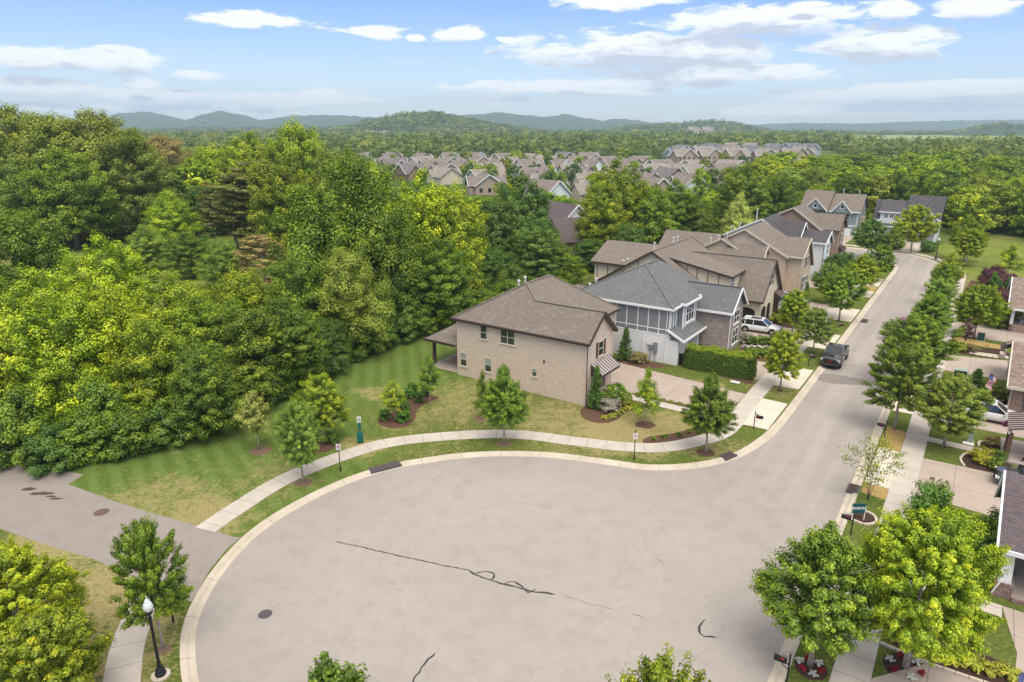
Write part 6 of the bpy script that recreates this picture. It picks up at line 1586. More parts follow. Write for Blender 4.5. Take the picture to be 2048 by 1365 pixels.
def vehicle(name, label, cat, s, t, rz, pt, kind, W=1.9, L=4.7):
    x, y = XY(s, t)
    e = empty(name, (x, y, 0.0 if kind != 'truck' or True else 0), rz, label, cat)
    w = W / 2; h2 = L / 2
    if kind == 'truck':
        st = [(-h2, w * .94, .55, 1.08), (-h2 + .1, w * .98, .42, 1.18), (-h2 + 2.0, w, .40, 1.20), (-.1, w, .36, 1.2), (h2 - 1.45, w, .36, 1.22), (h2 - 1.3, w, .36, 1.2), (h2 - .5, w * .98, .36, 1.15), (h2 - .12, w * .92, .40, 1.05), (h2, w * .86, .5, .88)]
        wx, wr = (h2 - 0.95, -h2 + 1.05), 0.41
        cab = (-h2 + 2.05, -h2 + 2.3, h2 - 2.25, h2 - 1.4); ztop = 1.86; belt = 1.16
    elif kind == 'suv':
        st = [(-h2, w * .86, .5, .98), (-h2 + .12, w * .95, .34, 1.06), (-h2 + .8, w, .3, 1.06), (0, w, .28, 1.04), (h2 - 1.5, w, .28, 1.02), (h2 - .6, w * .95, .3, .93), (h2 - .15, w * .86, .34, .82), (h2, w * .72, .42, .66)]
        wx, wr = (h2 - 0.92, -h2 + 0.95), 0.36
        cab = (-h2 + .12, -h2 + .55, h2 - 2.15, h2 - 1.3); ztop = 1.66; belt = 1.0
    else:
        st = [(-h2, w * .84, .5, .88), (-h2 + .12, w * .94, .32, .98), (-h2 + .8, w, .26, .98), (0, w, .24, .95), (h2 - 1.3, w, .24, .93), (h2 - .5, w * .93, .26, .84), (h2, w * .72, .38, .6)]
        wx, wr = (h2 - 0.85, -h2 + 0.85), 0.33
        cab = (-h2 + .25, -h2 + .9, h2 - 2.0, h2 - 1.15); ztop = 1.46; belt = .94
    mb = MB(); loft(mb, [body_sec(*q) for q in st]); bo = mb.build('body', pt, e, smooth=False, bevel=0.03)
    for p in bo.data.polygons: p.use_smooth = True
    # greenhouse
    a, b_, c, d = cab; wt = w * 0.76; wb = w * 0.93
    def gsec(x, ww, z0, z1, wt_): return [(x, -ww, z0), (x, -wt_, z1), (x, wt_, z1), (x, ww, z0)]
    gm = MB(); zt = ztop - 0.05
    gm.mesh([(a, -wb, belt), (a, wb, belt), (b_, wt, zt), (b_, -wt, zt), (d, -wb, belt), (d, wb, belt), (c, wt, zt), (c, -wt, zt)],
            [(0, 3, 2, 1), (4, 5, 6, 7), (0, 4, 7, 3), (1, 2, 6, 5), (3, 7, 6, 2), (0, 1, 5, 4)])
    gm.build('windows', M['car_glass'], e)
    rf = MB(); rf.mesh([(b_ - .03, -wt - .02, zt), (b_ - .03, wt + .02, zt), (c + .03, wt + .02, zt), (c + .03, -wt - .02, zt), (b_ + .05, -wt + .08, ztop + .02), (b_ + .05, wt - .08, ztop + .02), (c - .08, wt - .08, ztop + .02), (c - .08, -wt + .08, ztop + .02)],
                       [(0, 3, 2, 1), (4, 5, 6, 7), (0, 1, 5, 4), (1, 2, 6, 5), (2, 3, 7, 6), (3, 0, 4, 7)])
    ro = rf.build('roof', pt, e)
    pm = MB()
    for sy in (-1, 1):
        for (xa, xb) in ((a, b_), (d, c)): pm.bar((xa, sy * wb * 1.005, belt), (xb, sy * wt * 1.01, zt + .02), .09, .07)
        xm = (a + b_ + c + d) / 4 if kind != 'truck' else (b_ + c) / 2 + .1
        pm.bar((xm, sy * wb * 1.01, belt), (xm, sy * wt * 1.015, zt), .07, .05)
        if kind == 'suv': pm.bar((xm - 1.0, sy * wb * 1.01, belt), (xm - .95, sy * wt * 1.015, zt), .09, .05)
    pm.build('pillars', pt, e)
    if kind in ('suv', 'truck'):
        MB().box(b_ + (c - b_) * .35, c - .2, -wt * .6, wt * .6, ztop + .02, ztop + .035).build('sunroof', M['car_glass'], ro)
    if kind == 'suv':
        for sy in (-1, 1): MB().tube([(b_ + .1, sy * wt * .92, ztop + .03), (c - .1, sy * wt * .92, ztop + .03)], .025, 6).build('roof_rail', M['alloy'], ro)
    for xx in wx:
        for sy in (-1, 1):
            tm = MB().tube([(xx, sy * (w - .24), wr), (xx, sy * (w - .02), wr), (xx, sy * (w + .015), wr)], [wr, wr, wr * .9], 20)
            to = tm.build('wheel', M['rubber'], e)
            rm = MB().tube([(xx, sy * (w + .012), wr), (xx, sy * (w + .024), wr)], wr * .62, 16)
            rm.build('rim', M['alloy'], to)
            sp = MB()
            for k in range(5):
                an = k * math.pi * 2 / 5 + .3
                sp.bar((xx + math.cos(an) * wr * .28, sy * (w + .026), wr + math.sin(an) * wr * .28), (xx + math.cos(an) * wr * .56, sy * (w + .026), wr + math.sin(an) * wr * .56), .1, .012)
            sp.build('rim_gaps', M['black'], to)
            ar = MB().tube([(xx, sy * (w - .3), wr + .03), (xx, sy * (w + .006), wr + .03)], wr * 1.17, 20); ar.build('wheel_arch', M['black'], e)
    for sy in (-1, 1):
        f_ = st[-2]
        MB().box(h2 - .3, h2 - .045, sy * w * .80 - .13, sy * w * .80 + .13, f_[3] - .26, f_[3] - .09).build('headlight', M['lamp_glass'], e)
        MB().box(-h2 - .01, -h2 + .12, sy * w * .82 - .09, sy * w * .82 + .09, .72, .95).build('tail_light', M['red'], e)
        mm = MB().box(d - .22, d - .05, sy * (w + .02) - .02, sy * (w + .2), belt, belt + .17) if sy > 0 else MB().box(d - .22, d - .05, -(w + .2), -(w + .0), belt, belt + .17)
        mm.build('mirror', pt, e)
    if kind == 'truck':
        MB().box(-h2 + .12, -h2 + 1.95, -w * .84, w * .84, 1.13, 1.235).build('bed_shade_panel', M['dark'], e)  # dark slab on the closed body paints the shade of the open bed
        for sy in (-1, 1): MB().box(-h2 + .1, -h2 + 2.0, sy * w * .9 - .05, sy * w * .9 + .05, 1.15, 1.27).build('bed_rail', pt, e)
        g_ = MB().box(h2 - .06, h2 + .02, -w * .58, w * .58, .62, .98).build('grille', M['black'], e)
        MB().box(h2 - .1, h2 + .06, -w * .9, w * .9, .36, .54).build('bumper', pt, e)
        hs_ = MB().box(h2 - 1.0, h2 - .5, -.26, .26, 1.16, 1.24).build('hood_scoop', M['black'], e)
    else:
        MB().box(h2 - .08, h2 + .012, -w * .5, w * .5, .42, .62).build('grille', M['black'], e)
    return e
P_black = paint('paint_dark', (0.035, 0.027, 0.032)); P_white = paint('paint_white', (0.72, 0.72, 0.71)); P_silver = paint('paint_silver', (0.42, 0.43, 0.44), 0.3, 0.4)
P_char = paint('paint_charcoal', (0.03, 0.032, 0.036)); P_red = paint('paint_red', (0.25, 0.01, 0.02))
tk = vehicle('pickup_truck', 'dark pickup truck parked on the left side of the street facing the camera', 'truck', 24.25, -1.12, STANG + math.pi, P_black, 'truck', 2.0, 5.6)
text_mesh('GMC', 0.2, 0.008, M['red'], tk, (2.84, 0, 0.8), (math.pi / 2, 0, math.pi / 2))
vehicle('passenger_van', 'white station wagon with dark windows in the drive of the stone-winged house', 'car', 31.1, 8.6, STANG - math.pi / 2 + 0.06, P_white, 'suv', 1.98, 5.0)
vehicle('pickup_truck', 'silver pickup truck half hidden by trees in front of the big tan brick house', 'truck', 47.0, 9.2, STANG - math.pi / 2 + 0.05, P_silver, 'truck', 2.0, 5.8)
vehicle('suv', 'white car with black sunroof half under the olive lawn tree at right', 'car', 15.2, -15.2, STANG - math.pi / 2, P_white, 'suv', 1.9, 4.7)
vehicle('hatchback', 'dark car under a pale cover at the right edge, beyond the wide driveway', 'car', 2.7, -17.8, STANG + math.pi / 2, P_char, 'suv', 1.9, 4.7)
vehicle('red_car', 'small red car parked at the right kerb, mostly behind the verge trees', 'car', 42.5, -6.25, STANG, P_red, 'car', 1.8, 4.3)

# ------------------------------------------------------------------ street furniture
def lamp_post(x, y, label):
    e = empty('street_lamp', (x, y, 0), 0, label, 'street lamp', 'black street lamps with white glass heads')
    MB().lathe([(0.42, -0.05), (0.42, 0.07), (0.40, 0.09)], n=20).build('concrete_base', M['kerb'], e)
    MB().lathe([(0.24, 0.09), (0.24, 0.2), (0.2, 0.26), (0.21, 0.36), (0.13, 0.5), (0.1, 0.62), (0.08, 0.8)], n=14).build('foot', M['black'], e)
    MB().tube([(0, 0, 0.75), (0, 0, 3.35)], [0.075, 0.058], 12).build('post', M['black'], e)
    hd = MB().lathe([(0.06, 3.3), (0.13, 3.42), (0.15, 3.5), (0.12, 3.55)], n=12).build('collar', M['black'], e)
    MB().lathe([(0.12, 3.55), (0.2, 3.68), (0.215, 3.8), (0.18, 3.93), (0.12, 4.02), (0.13, 4.05), (0.07, 4.15), (0.03, 4.2), (0.02, 4.32)], n=10).build('glass_head', M['lamp_glass'], e)
lx, ly = gp(322, 1352); lamp_post(lx, ly, 'black street lamp with white glass head on a round concrete foot, bottom left')
lamp_post(*XY(98.9, -5.6), 'black street lamp on the outer kerb of the far bend')
def sign(px, py, label, ang=0.0, h=2.35, plate=True):
    x, y = gp(px, py)
    e = empty('parking_sign', (x, y, 0), ang, label, 'street sign')
    MB().tube([(0, 0, -0.05), (0, 0, h)], 0.035, 8).tube([(0, 0, 0), (0, 0, 0.35)], 0.06, 8).lathe([(0.035, h), (0.05, h + 0.05), (0.01, h + 0.16)], n=8).build('post', M['black'], e)
    if plate:
        p = MB().box(-0.17, 0.17, -0.06, -0.04, h - 0.62, h - 0.14).build('plate', M['sign_white'], e)
        k = MB()
        for i, (w, hh) in enumerate(((0.16, 0.045), (0.24, 0.055), (0.24, 0.055), (0.10, 0.03), (0.22, 0.03))):
            z = h - 0.2 - i * 0.085
            k.box(-w / 2, w / 2, -0.065, -0.06, z - hh, z)
        k.build('lettering', M['sign_ink'], p)
    return e
sign(681, 943, 'white parking sign on a black post in the verge, left of the green waste station', -0.1)
sign(1268, 920, 'white parking sign on a black post in the verge before the dry front lawn', 0.15)
sign(347, 1245, 'short black post half hidden behind the tree by the street lamp', 0.3, 2.0, False)
x, y = gp(721, 885)
e = empty('pet_waste_station', (x, y, 0), 0.25, 'green pet waste station with bin, bag box and white sign beside the pavement', 'waste station')
MB().tube([(0, 0.12, 0), (0, 0.12, 2.25)], 0.035, 8).build('post', M['teal'], e)
bn = MB().box(-0.24, 0.24, -0.2, 0.2, 0.08, 0.78).build('bin', M['teal'], e, bevel=0.02); MB().box(-0.25, 0.25, -0.21, 0.21, 0.79, 0.83).build('lid', M['teal'], bn)
MB().box(-0.12, 0.12, -0.02, 0.1, 1.15, 1.6).build('bag_box', M['teal'], e)
p = MB().box(-0.16, 0.16, 0.04, 0.07, 1.72, 2.2).build('sign_plate', M['sign_white'], e)
MB().box(-0.14, 0.14, 0.034, 0.04, 1.84, 1.96).box(-0.05, 0.08, 0.034, 0.04, 2.02, 2.14).build('lettering', M['meter'], p)
def mailbox(s, t, label, toward, second=None):
    x, y = XY(s, t)
    e = empty('mailbox', (x, y, 0), STANG, label, 'mailbox')
    MB().tube([(0, 0, -0.05), (0, 0, 1.5)], 0.04, 8).lathe([(0.04, 1.5), (0.05, 1.53), (0.01, 1.6)], n=8).build('post', M['black'], e)
    d = toward
    MB().tube([(0, 0, 1.0), (0, d * 0.55, 1.0)], 0.03, 6).tube([(0, 0, 0.72), (0, d * 0.2, 0.8), (0, d * 0.35, 0.98)], 0.02, 6).build('arm', M['black'], e)
    n_ = 8; prof = [(-0.11, 1.03), (0.11, 1.03)] + [(0.11 * math.cos(math.pi * i / n_), 1.17 + 0.1 * math.sin(math.pi * i / n_)) for i in range(n_ + 1)]
    b_ = MB().prism(prof, 'y', min(d * .12, d * .66), max(d * .12, d * .66)).build('box', M['black'], e)
    MB().box(-0.125, -0.112, d * .3 - 0.08, d * .3 + 0.08, 1.2, 1.28).build('flag', M['red'], b_)
    MB().box(-0.07, 0.07, d * .2 - .1, d * .2 + .2, 1.32, 1.36).build('number_plate', M['meter'], b_)
mailbox(1.9, 1.1, 'black mailbox on a post at the corner of the first driveway apron', -1)
mailbox(20.9, 0.8, 'black mailbox in the verge in front of the dark pickup truck', -1)
mailbox(35.6, 0.6, 'black mailbox in the verge beyond the dark pickup truck', -1)
mailbox(74.6, 1.0, 'black mailbox far up the left kerb near the bend', -1)
mailbox(-10.55, -8.3, 'black mailbox with red flag below the green yard sign on the right kerb', 1)
mailbox(-25.0, -7.95, 'black mailbox at the bottom edge by the flower-ringed kerb tree', 1)
mailbox(5.9, -8.15, 'black mailbox half hidden by the sparse young tree', 1)
# green yard sign
x, y = XY(-8.5, -8.35)
e = empty('yard_sign', (x, y, 0), 0.0, 'dark green yard sign with white lettering over the stone-ringed bed', 'sign')
MB().tube([(-0.42, 0, 0), (-0.42, 0, 1.05)], 0.03, 6).tube([(0.42, 0, 0), (0.42, 0, 1.05)], 0.03, 6).build('post', M['white'], e)
p = MB().box(-0.45, 0.45, -0.02, 0.02, 0.5, 1.1).box(-0.45, 0.45, -0.025, 0.025, 1.1, 1.2).build('board', mat('sign_green', (0.01, 0.075, 0.085), 0.5), e)
text_mesh('KOMYN', 0.235, 0.004, M['white'], p, (0, -0.026, 0.86), (math.pi / 2, 0, 0), 0.006)
# utility boxes
def ubox(s, t, w, d, h, m, label, top=None, pad=True):
    x, y = XY(s, t); e = empty('utility_box', (x, y, 0), STANG, label, 'utility box')
    if pad: MB().box(-w / 2 - .08, w / 2 + .08, -d / 2 - .08, d / 2 + .08, -0.02, 0.06).build('pad', M['kerb'], e)
    b_ = MB().box(-w / 2, w / 2, -d / 2, d / 2, 0.06, h).build('cabinet', M[m], e, bevel=0.02)
    MB().box(-w / 2 - .02, w / 2 + .02, -d / 2 - .02, d / 2 + .02, h + .002, h + .05).build('lid', M[top or m], b_)
ubox(26.2, -12.5, 0.9, 1.1, 0.75, 'green_box', 'squat dark green utility box with pale top beside the wide apron at right', 'pale_box')
ubox(42.0, -13.9, 0.6, 0.7, 0.85, 'green_box', 'dark green utility box on the straw strip by the round bright tree')
ubox(25.3, -13.9, 0.3, 0.35, 0.95, 'pale_box', 'slim pale utility pedestal on the straw strip near the flag')
ubox(9.1, -13.9, 0.32, 0.35, 0.9, 'pale_box', 'slim pale utility pedestal on the lawn beside the white car')
ubox(-19.55, -13.35, 0.32, 0.35, 0.8, 'pale_box', 'pale green utility pedestal by the long stone edging, bottom right')
def lid(s, t, w, d, label, m='sign_white'):
    x, y = XY(s, t); o = MB().box(-w / 2, w / 2, -d / 2, d / 2, 0.0, 0.035).build('ground_lid', M[m]); o.location = (x, y, 0.012); o.rotation_euler.z = STANG; props(o, label, 'cover')
lid(8.6, -13.8, 0.5, 0.75, 'white rectangular ground lid beside the pale pedestal on the lawn by the white car')
lid(24.5, -13.7, 0.5, 0.7, 'white rectangular ground lid beside the pedestal near the flag')
lid(11.9, 5.7, 0.5, 0.9, 'white rectangular ground lid on the dry lawn below the hedge')
lid(-18.8, -12.2, 0.6, 1.1, 'pale green rectangular ground lid in the mulch behind the stone edging', 'lid_green')
lid(-16.9, -10.9, 0.4, 1.3, 'white boulder-like cover half hidden behind the trunk of the largest tree')
# wheelie bin by the hedge
x, y = XY(14.0, 12.2); e = empty('wheeled_bin', (x, y, 0), STANG, 'black wheeled bin between the white brick wall and the hedge', 'bin')
MB().mesh([(-.24, -.26, .08), (.24, -.26, .08), (.24, .26, .08), (-.24, .26, .08), (-.3, -.33, 1.0), (.3, -.33, 1.0), (.3, .33, 1.0), (-.3, .33, 1.0)], [(0, 3, 2, 1), (4, 5, 6, 7), (0, 1, 5, 4), (1, 2, 6, 5), (2, 3, 7, 6), (3, 0, 4, 7)]).build('bin_body', M['black'], e)
MB().slab([(-.32, -.36, 1.05), (.32, -.36, 1.05), (.32, .36, 1.12), (-.32, .36, 1.12)], .05).build('lid', M['black'], e)
for sx in (-1, 1): MB().tube([(sx * .26, .3, .1), (sx * .31, .3, .1)], .1, 12).build('wheel', M['rubber'], e)
# flag of stars and stripes on the rose brick porch
def flag(s, t, z, label, droop=False):
    x, y = XY(s, t); e = empty('flag', (x, y, 0), STANG, label, 'flag')
    MB().tube([(0, 0, z), (-1.0, 1.55, z + 1.15)], 0.02, 6).build('pole', M['alloy'], e)
    tip = Vector((-1.0, 1.55, z + 1.15)); dr = Vector((1.0, -1.55, -1.15)).normalized(); dn = Vector((-0.25, 0.15, -0.95)).normalized()
    def pt(u, v):   # u along the pole from the tip, v down the cloth
        w = 0.05 * math.sin(v * 9 + u * 2)
        return tip + dr * (0.05 + u * 0.78) + dn * v * 1.25 + Vector((w, w, 0)) + Vector((-0.12, 0.1, 0)) * v * u
    n = 13; rows = 12
    red, wh, bl = MB(), MB(), MB()
    for i in range(n):
        for j in range(rows):
            u0, u1 = i / n, (i + 1) / n; v0, v1 = j / rows, (j + 1) / rows
            q = [pt(u0, v0), pt(u1, v0), pt(u1, v1), pt(u0, v1)]
            if v0 < 0.4 and i < 7: bl.poly(q)
            elif i % 2 == 0: red.poly(q)
            else: wh.poly(q)
    cl = wh.build('white_stripes', M['white'], e); red.build('red_stripes', M['flag_red'], e); bo_ = bl.build('blue_canton', M['blue'], e)
    sm = MB(); off = Vector((-0.02, 0.01, 0.004)) * 1
    for a in range(5):
        for b_ in range(5):
            c = pt((a + .6) / 13 * 1.25, (b_ + .6) / 12 * .86)
            for sg in (1, -1):
                k = c + dr.cross(dn).normalized() * 0.006 * sg
                sm.poly([k + dr * .022, k + dn * .022, k - dr * .022, k - dn * .022])
    sm.build('stars', M['white'], bo_)
flag(20.4, -16.2, 1.75, 'stars and stripes flag on an angled pole at the rose brick porch')
flag(-19.9, -17.9, 0.75, 'dark blue folded flag at the bottom right corner')
# porch furniture and hanging basket at the timber porch
def chair(s, t, rz, label, m):
    x, y = XY(s, t); e = empty('porch_chair', (x, y, 0.14), rz, label, 'chair')
    MB().box(-.28, .28, -.28, .28, .38, .44).build('seat', M[m], e)
    MB().slab([(-.28, .26, .45), (.28, .26, .45), (.28, .42, 1.05), (-.28, .42, 1.05)], .05).build('backrest', M[m], e)
    for sx in (-1, 1):
        for sy in (-1, 1): MB().box(sx * .26 - .025, sx * .26 + .025, sy * .24 - .025, sy * .24 + .025, 0.04, .4).build('leg', M['black'], e)
        MB().bar((sx * .3, -.4, .03), (sx * .3, .45, .03), .04, .05).build('rocker', M['black'], e)
        MB().bar((sx * .3, -.28, .64), (sx * .3, .32, .64), .05, .04).build('armrest', M['black'], e)
chair(7.2, -17.6, STANG + 1.2, 'black rocking chair with pale cushion on the timber-posted porch', 'lid_green')
chair(8.4, -17.9, STANG + 1.3, 'second black rocking chair, farther under the awning', 'black')
chair(51.0, -17.8, STANG + 2, 'white garden chair on the white-columned porch', 'white')
x, y = XY(9.9, -15.9)
e = empty('flower_basket', (x, y, 1.7), 0, 'hanging basket of magenta flowers on the timber porch post', 'plant')
bk = MB().lathe([(0.06, -0.15), (0.16, -0.05), (0.18, 0.05)], n=12).build('basket', M['wood_post'], e)
MB().tube([(0, 0, .05), (0, 0, .5)], .008, 5).build('hanger', M['black'], e)
g = np.random.default_rng(5); pp = g.normal(0, 0.13, (220, 3)) + np.array([0, 0, .1])
o = bpy.data.objects.new('blossoms', leaf_cloud('blossoms', pp, g.normal(size=(220, 3)), 0.07, np.full(220, .6), 3, material=mat('magenta_petals', (0.5, 0.02, 0.3), 0.7))); COL.objects.link(o); o.parent = e
# stepping stones and small bench near the far awning
for i in range(4):
    for j in range(3):
        x, y = XY(35.5 + j * 0.45, -13.8 - i * 0.55)
        o = MB().box(-0.18, 0.18, -0.24, 0.24, 0, 0.05).build('stepping_stone', M['stone_edge']); o.location = (x, y, 0.0); o.rotation_euler.z = STANG + 0.05
        props(o, 'pale stepping stone in the bed by the far metal awning', 'stepping stone', 'stepping stones by the far awning')
x, y = XY(36.2, -16.0); e = empty('garden_bench', (x, y, 0), STANG, 'small rosy wooden bench against the wall past the stepping stones', 'bench')
MB().box(-.6, .6, -.25, .25, .4, .46).build('seat', mat('bench_wood', (0.45, 0.36, 0.34), 0.8), e)
for sx in (-1, 1): MB().box(sx * .55 - .04, sx * .55 + .04, -.22, .22, 0, .4).build('leg', MATS['bench_wood'], e)
MB().box(-.6, .6, -.3, -.25, .46, .85).build('backrest', MATS['bench_wood'], e)
# access gate rail
x0, y0 = gp(-40, 945); x1, y1 = gp(50, 922)
e = empty('gate', (x1, y1, 0), 0, 'galvanised pipe barrier across the old access path at the left edge', 'gate')
MB().tube([(0, 0, 0), (0, 0, 1.05)], 0.05, 8).build('post', M['alloy'], e)
MB().tube([(0, 0, 1.0), (x0 - x1, y0 - y1, 1.0)], 0.045, 8).tube([(0, 0, 0.5), (x0 - x1, y0 - y1, 0.5)], 0.03, 8).build('rail', M['alloy'], e)
# black garden fence behind the cream house
def fence(pts, h, label, m='black', gap=0.12, rail=True, board=False):
    e = empty('garden_fence', (pts[0][0], pts[0][1], 0), 0, label, 'fence')
    ox, oy = pts[0]; pick, post, rl_ = MB(), MB(), MB()
    for (a, b_) in zip(pts, pts[1:]):
        a = Vector(a); b_ = Vector(b_); L = (b_ - a).length; n = int(L / gap)
        for i in range(n):
            q = a.lerp(b_, i / n); w = gap * .9 if board else 0.02
            d = (b_ - a).normalized()
            if board: pick.bar((q.x - ox, q.y - oy, 0.05 + h / 2), (q.x - ox + d.x * gap * .93, q.y - oy + d.y * gap * .93, 0.05 + h / 2), .025, h - 0.02 * (i % 3))
            else: pick.bar((q.x - ox, q.y - oy, 0.08), (q.x - ox, q.y - oy, h), .02, .02)
        k = 0
        while k <= L:
            q = a.lerp(b_, k / L); post.bar((q.x - ox, q.y - oy, 0), (q.x - ox, q.y - oy, h + .08), .07, .07); k += 2.4
        for z in (0.2, h - .15): rl_.bar((a.x - ox, a.y - oy, z), (b_.x - ox, b_.y - oy, z), .03, .04)
    pick.build('pickets', M[m], e); post.build('posts', M[m], e); rl_.build('rails', M[m], e)
fence([XY(12, 33.5), XY(13, 38.5), XY(44, 38.0), XY(60, 38)], 1.3, 'black metal garden fence behind the cream house, in front of the dark trees', gap=0.25)
fence([(-128, 150), (-104, 158), (-78, 160), (-60, 166)], 2.0, 'red-brown wooden board fence under the giant trees at left', 'timber', 0.2, board=True)
sheet('garden_lawn', [[(-125, 96), (-46, 88), (-44, 132), (-62, 168), (-128, 156)]], 0.012, M['meadow'])
# yards behind the fence
bed('yard_mulch', [(13, 33.5), (13.2, 35.2), (28, 35), (44, 35), (44, 33.6), (28, 33.2)], 0.012, 'mulch', False)

# ------------------------------------------------------------------ power poles
def pole(px, pyt, Y, label, arms=1, metal=False):
    v = pyt - 682.5
    fy = FPX * math.cos(PITCH) - v * math.sin(PITCH); dn = FPX * math.sin(PITCH) + v * math.cos(PITCH)
    k = Y / fy; h = H - dn * k; x = (px - 1024) * k
    e = empty('utility_pole', (x, Y, 0), 0.2, label, 'utility pole')
    MB().tube([(0, 0, 0), (0, 0, h)], [0.3, 0.2], 7).build('post', M['alloy' if metal else 'pole_wood'], e)
    for i in range(arms): MB().box(-1.9, 1.9, -.12, .12, h - 1.2 - i * 1.6, h - 0.9 - i * 1.6).build('crossarm', M['pole_wood'], e)
    MB().lathe([(0.3, h - 3.4), (0.3, h - 2.4)], 0.5, 0, 8).build('transformer', M['meter'], e)
    return Vector((x, Y, h))
pl = [pole(825, 289, 560, 'timber power pole with double crossarm above the distant roofs, left one', 2), pole(1149, 294, 520, 'timber power pole with crossarm above the middle of the distant subdivision'), pole(1320, 274, 560, 'tall timber power pole left of the grey-roofed distant houses', 2)]
pl = [Vector((-330, 620, 14))] + pl
for k, (a, b_) in enumerate(zip(pl, pl[1:])):
    mb = MB()
    for dz in (-0.6, -1.6):
        mb.tube([(a.lerp(b_, i / 10) + Vector((0, 0, dz - 3.0 * (1 - (2 * i / 10 - 1) ** 2)))) for i in range(11)], 0.07, 4)
    o = mb.build('power_line', M['black']); props(o, ['pair of power lines running left out of the first timber pole', 'pair of power lines spanning between the left and middle timber poles', 'pair of power lines spanning between the middle and tall timber poles'][k], 'power line')
for px_, pyt_, Y_, hw_ in ((407, 243, 900, 1), (1650, 246, 1100, 1), (1710, 250, 1150, 1), (1580, 252, 1000, 1)):
    pole(px_, pyt_, Y_, {407: 'pale steel pylon above the wood, left of the central hill', 1650: 'pale steel pylon on the right skyline, middle of three', 1710: 'rightmost pale steel pylon on the right skyline', 1580: 'leftmost pale steel pylon on the right skyline'}[px_], 2, True)

# ------------------------------------------------------------------ the distant subdivision
FAR = {}
def far_proto(key, w, d, ze, zr, wm, rm, cross=True, dormer=False, lean=False):
    """a small gabled house: walls with windows, roof with cross gable, white trim"""
    wl = MB().prism([(-w / 2, -1), (w / 2, -1), (w / 2, ze), (0, zr), (-w / 2, ze)], 'y', -d / 2, d / 2)
    rf = MB()
    for pl_ in gable_t(-w / 2 - .5, w / 2 + .5, -d / 2 - .5, d / 2 + .5, ze - .3, zr + .15): rf.slab(pl_, .2)
    tr = MB()
    def rake(x0, x1, y, z0, z1, xm): tr.bar((x0, y, z0), (xm, y, z1), .12, .3); tr.bar((xm, y, z1), (x1, y, z0), .12, .3)
    rake(-w / 2 - .5, w / 2 + .5, -d / 2 - .55, ze - .35, zr + .1, 0)
    if cross:
        cw = w * .52; zc = ze + (zr - ze) * .8
        wl.prism([(-cw, -1), (cw * .25, -1), (cw * .25, ze), (-cw * .375, zc), (-cw, ze)], 'x', -w / 2 - 1.8, w / 2 + 1.2)
        for a, b_ in ((-w / 2 - 2.3, w / 2 + 1.7),):
            rf.slab([(a, -cw - .4, ze - .25), (b_, -cw - .4, ze - .25), (b_, -cw * .375, zc + .15), (a, -cw * .375, zc + .15)], .2)
            rf.slab([(a, -cw * .375, zc + .15), (b_, -cw * .375, zc + .15), (b_, cw * .25 + .4, ze - .25), (a, cw * .25 + .4, ze - .25)], .2)
            tr.bar((a - .05, -cw - .4, ze - .3), (a - .05, -cw * .375, zc + .1), .12, .3); tr.bar((a - .05, -cw * .375, zc + .1), (a - .05, cw * .25 + .4, ze - .3), .12, .3)
    win = MB()
    for z0, z1 in (((.9, 2.4),) if ze < 4 else ((.9, 2.4), (3.7, 5.0))):
        for x in (-w * .3, 0, w * .3): win.box(x - .55, x + .55, -d / 2 - .06, -d / 2, z0, z1)
    if dormer:
        for x in (-w * .22, w * .22):
            pass
        wl.prism([(-1.2, ze), (1.2, ze), (1.2, ze + 1.4), (0, ze + 2.3), (-1.2, ze + 1.4)], 'y', -d / 2 + .3, 0); win.box(-.5, .5, -d / 2 + .22, -d / 2 + .3, ze + .3, ze + 1.3)
        tr.bar((-1.4, -d / 2 + .2, ze + 1.3), (0, -d / 2 + .2, ze + 2.45), .12, .25); tr.bar((0, -d / 2 + .2, ze + 2.45), (1.4, -d / 2 + .2, ze + 1.3), .12, .25)
    vt = MB().tube([(w * .12, d * .2, zr - 1.2), (w * .12, d * .2, zr + .5)], .12, 5)
    ms = []
    for nm, mb, m_ in (('wall', wl, wm), ('roof', rf, rm), ('trim', tr, 'white'), ('window', win, 'glass'), ('vent', vt, 'pvc')):
        o = mb.build(nm, M[m_], None, link=False); ms.append((nm, o.data, m_)); bpy.data.objects.remove(o)
    FAR[key] = ms
def roof_plain(name, c):
    M[name] = mat(name, fn=lambda t, b: t.mix(t.step(t.noise(obn(t), 1.2, 4), .3, .7), tuple(x * .8 for x in c), tuple(x * 1.15 for x in c)), rough=0.95)
roof_plain('far_brown', (0.205, 0.172, 0.152)); roof_plain('far_grey', (0.155, 0.155, 0.165)); roof_plain('far_plum', (0.165, 0.145, 0.142)); roof_plain('far_tan', (0.26, 0.225, 0.195))
M['far_brick'] = mat('far_brick', (0.42, 0.33, 0.26), 0.9); M['far_red_brick'] = mat('far_red_brick', (0.30, 0.19, 0.15), 0.9); M['far_cream'] = mat('far_cream', (0.62, 0.55, 0.43), 0.9); M['far_grey_wall'] = mat('far_grey_wall', (0.38, 0.42, 0.44), 0.9)
far_proto('brown', 10, 13, 3.4, 7.2, 'far_brick', 'far_brown'); far_proto('plum', 11, 12, 3.2, 7.6, 'far_red_brick', 'far_plum', True, True)
far_proto('tan', 10, 14, 3.2, 6.8, 'far_cream', 'far_tan'); far_proto('grey', 11, 12, 5.2, 9.4, 'far_grey_wall', 'far_grey', True, True); far_proto('white', 9, 13, 3.4, 7.4, 'siding_white', 'far_brown', True); far_proto('big_tan', 11, 13, 5.4, 9.8, 'far_brick', 'far_tan', True, True)
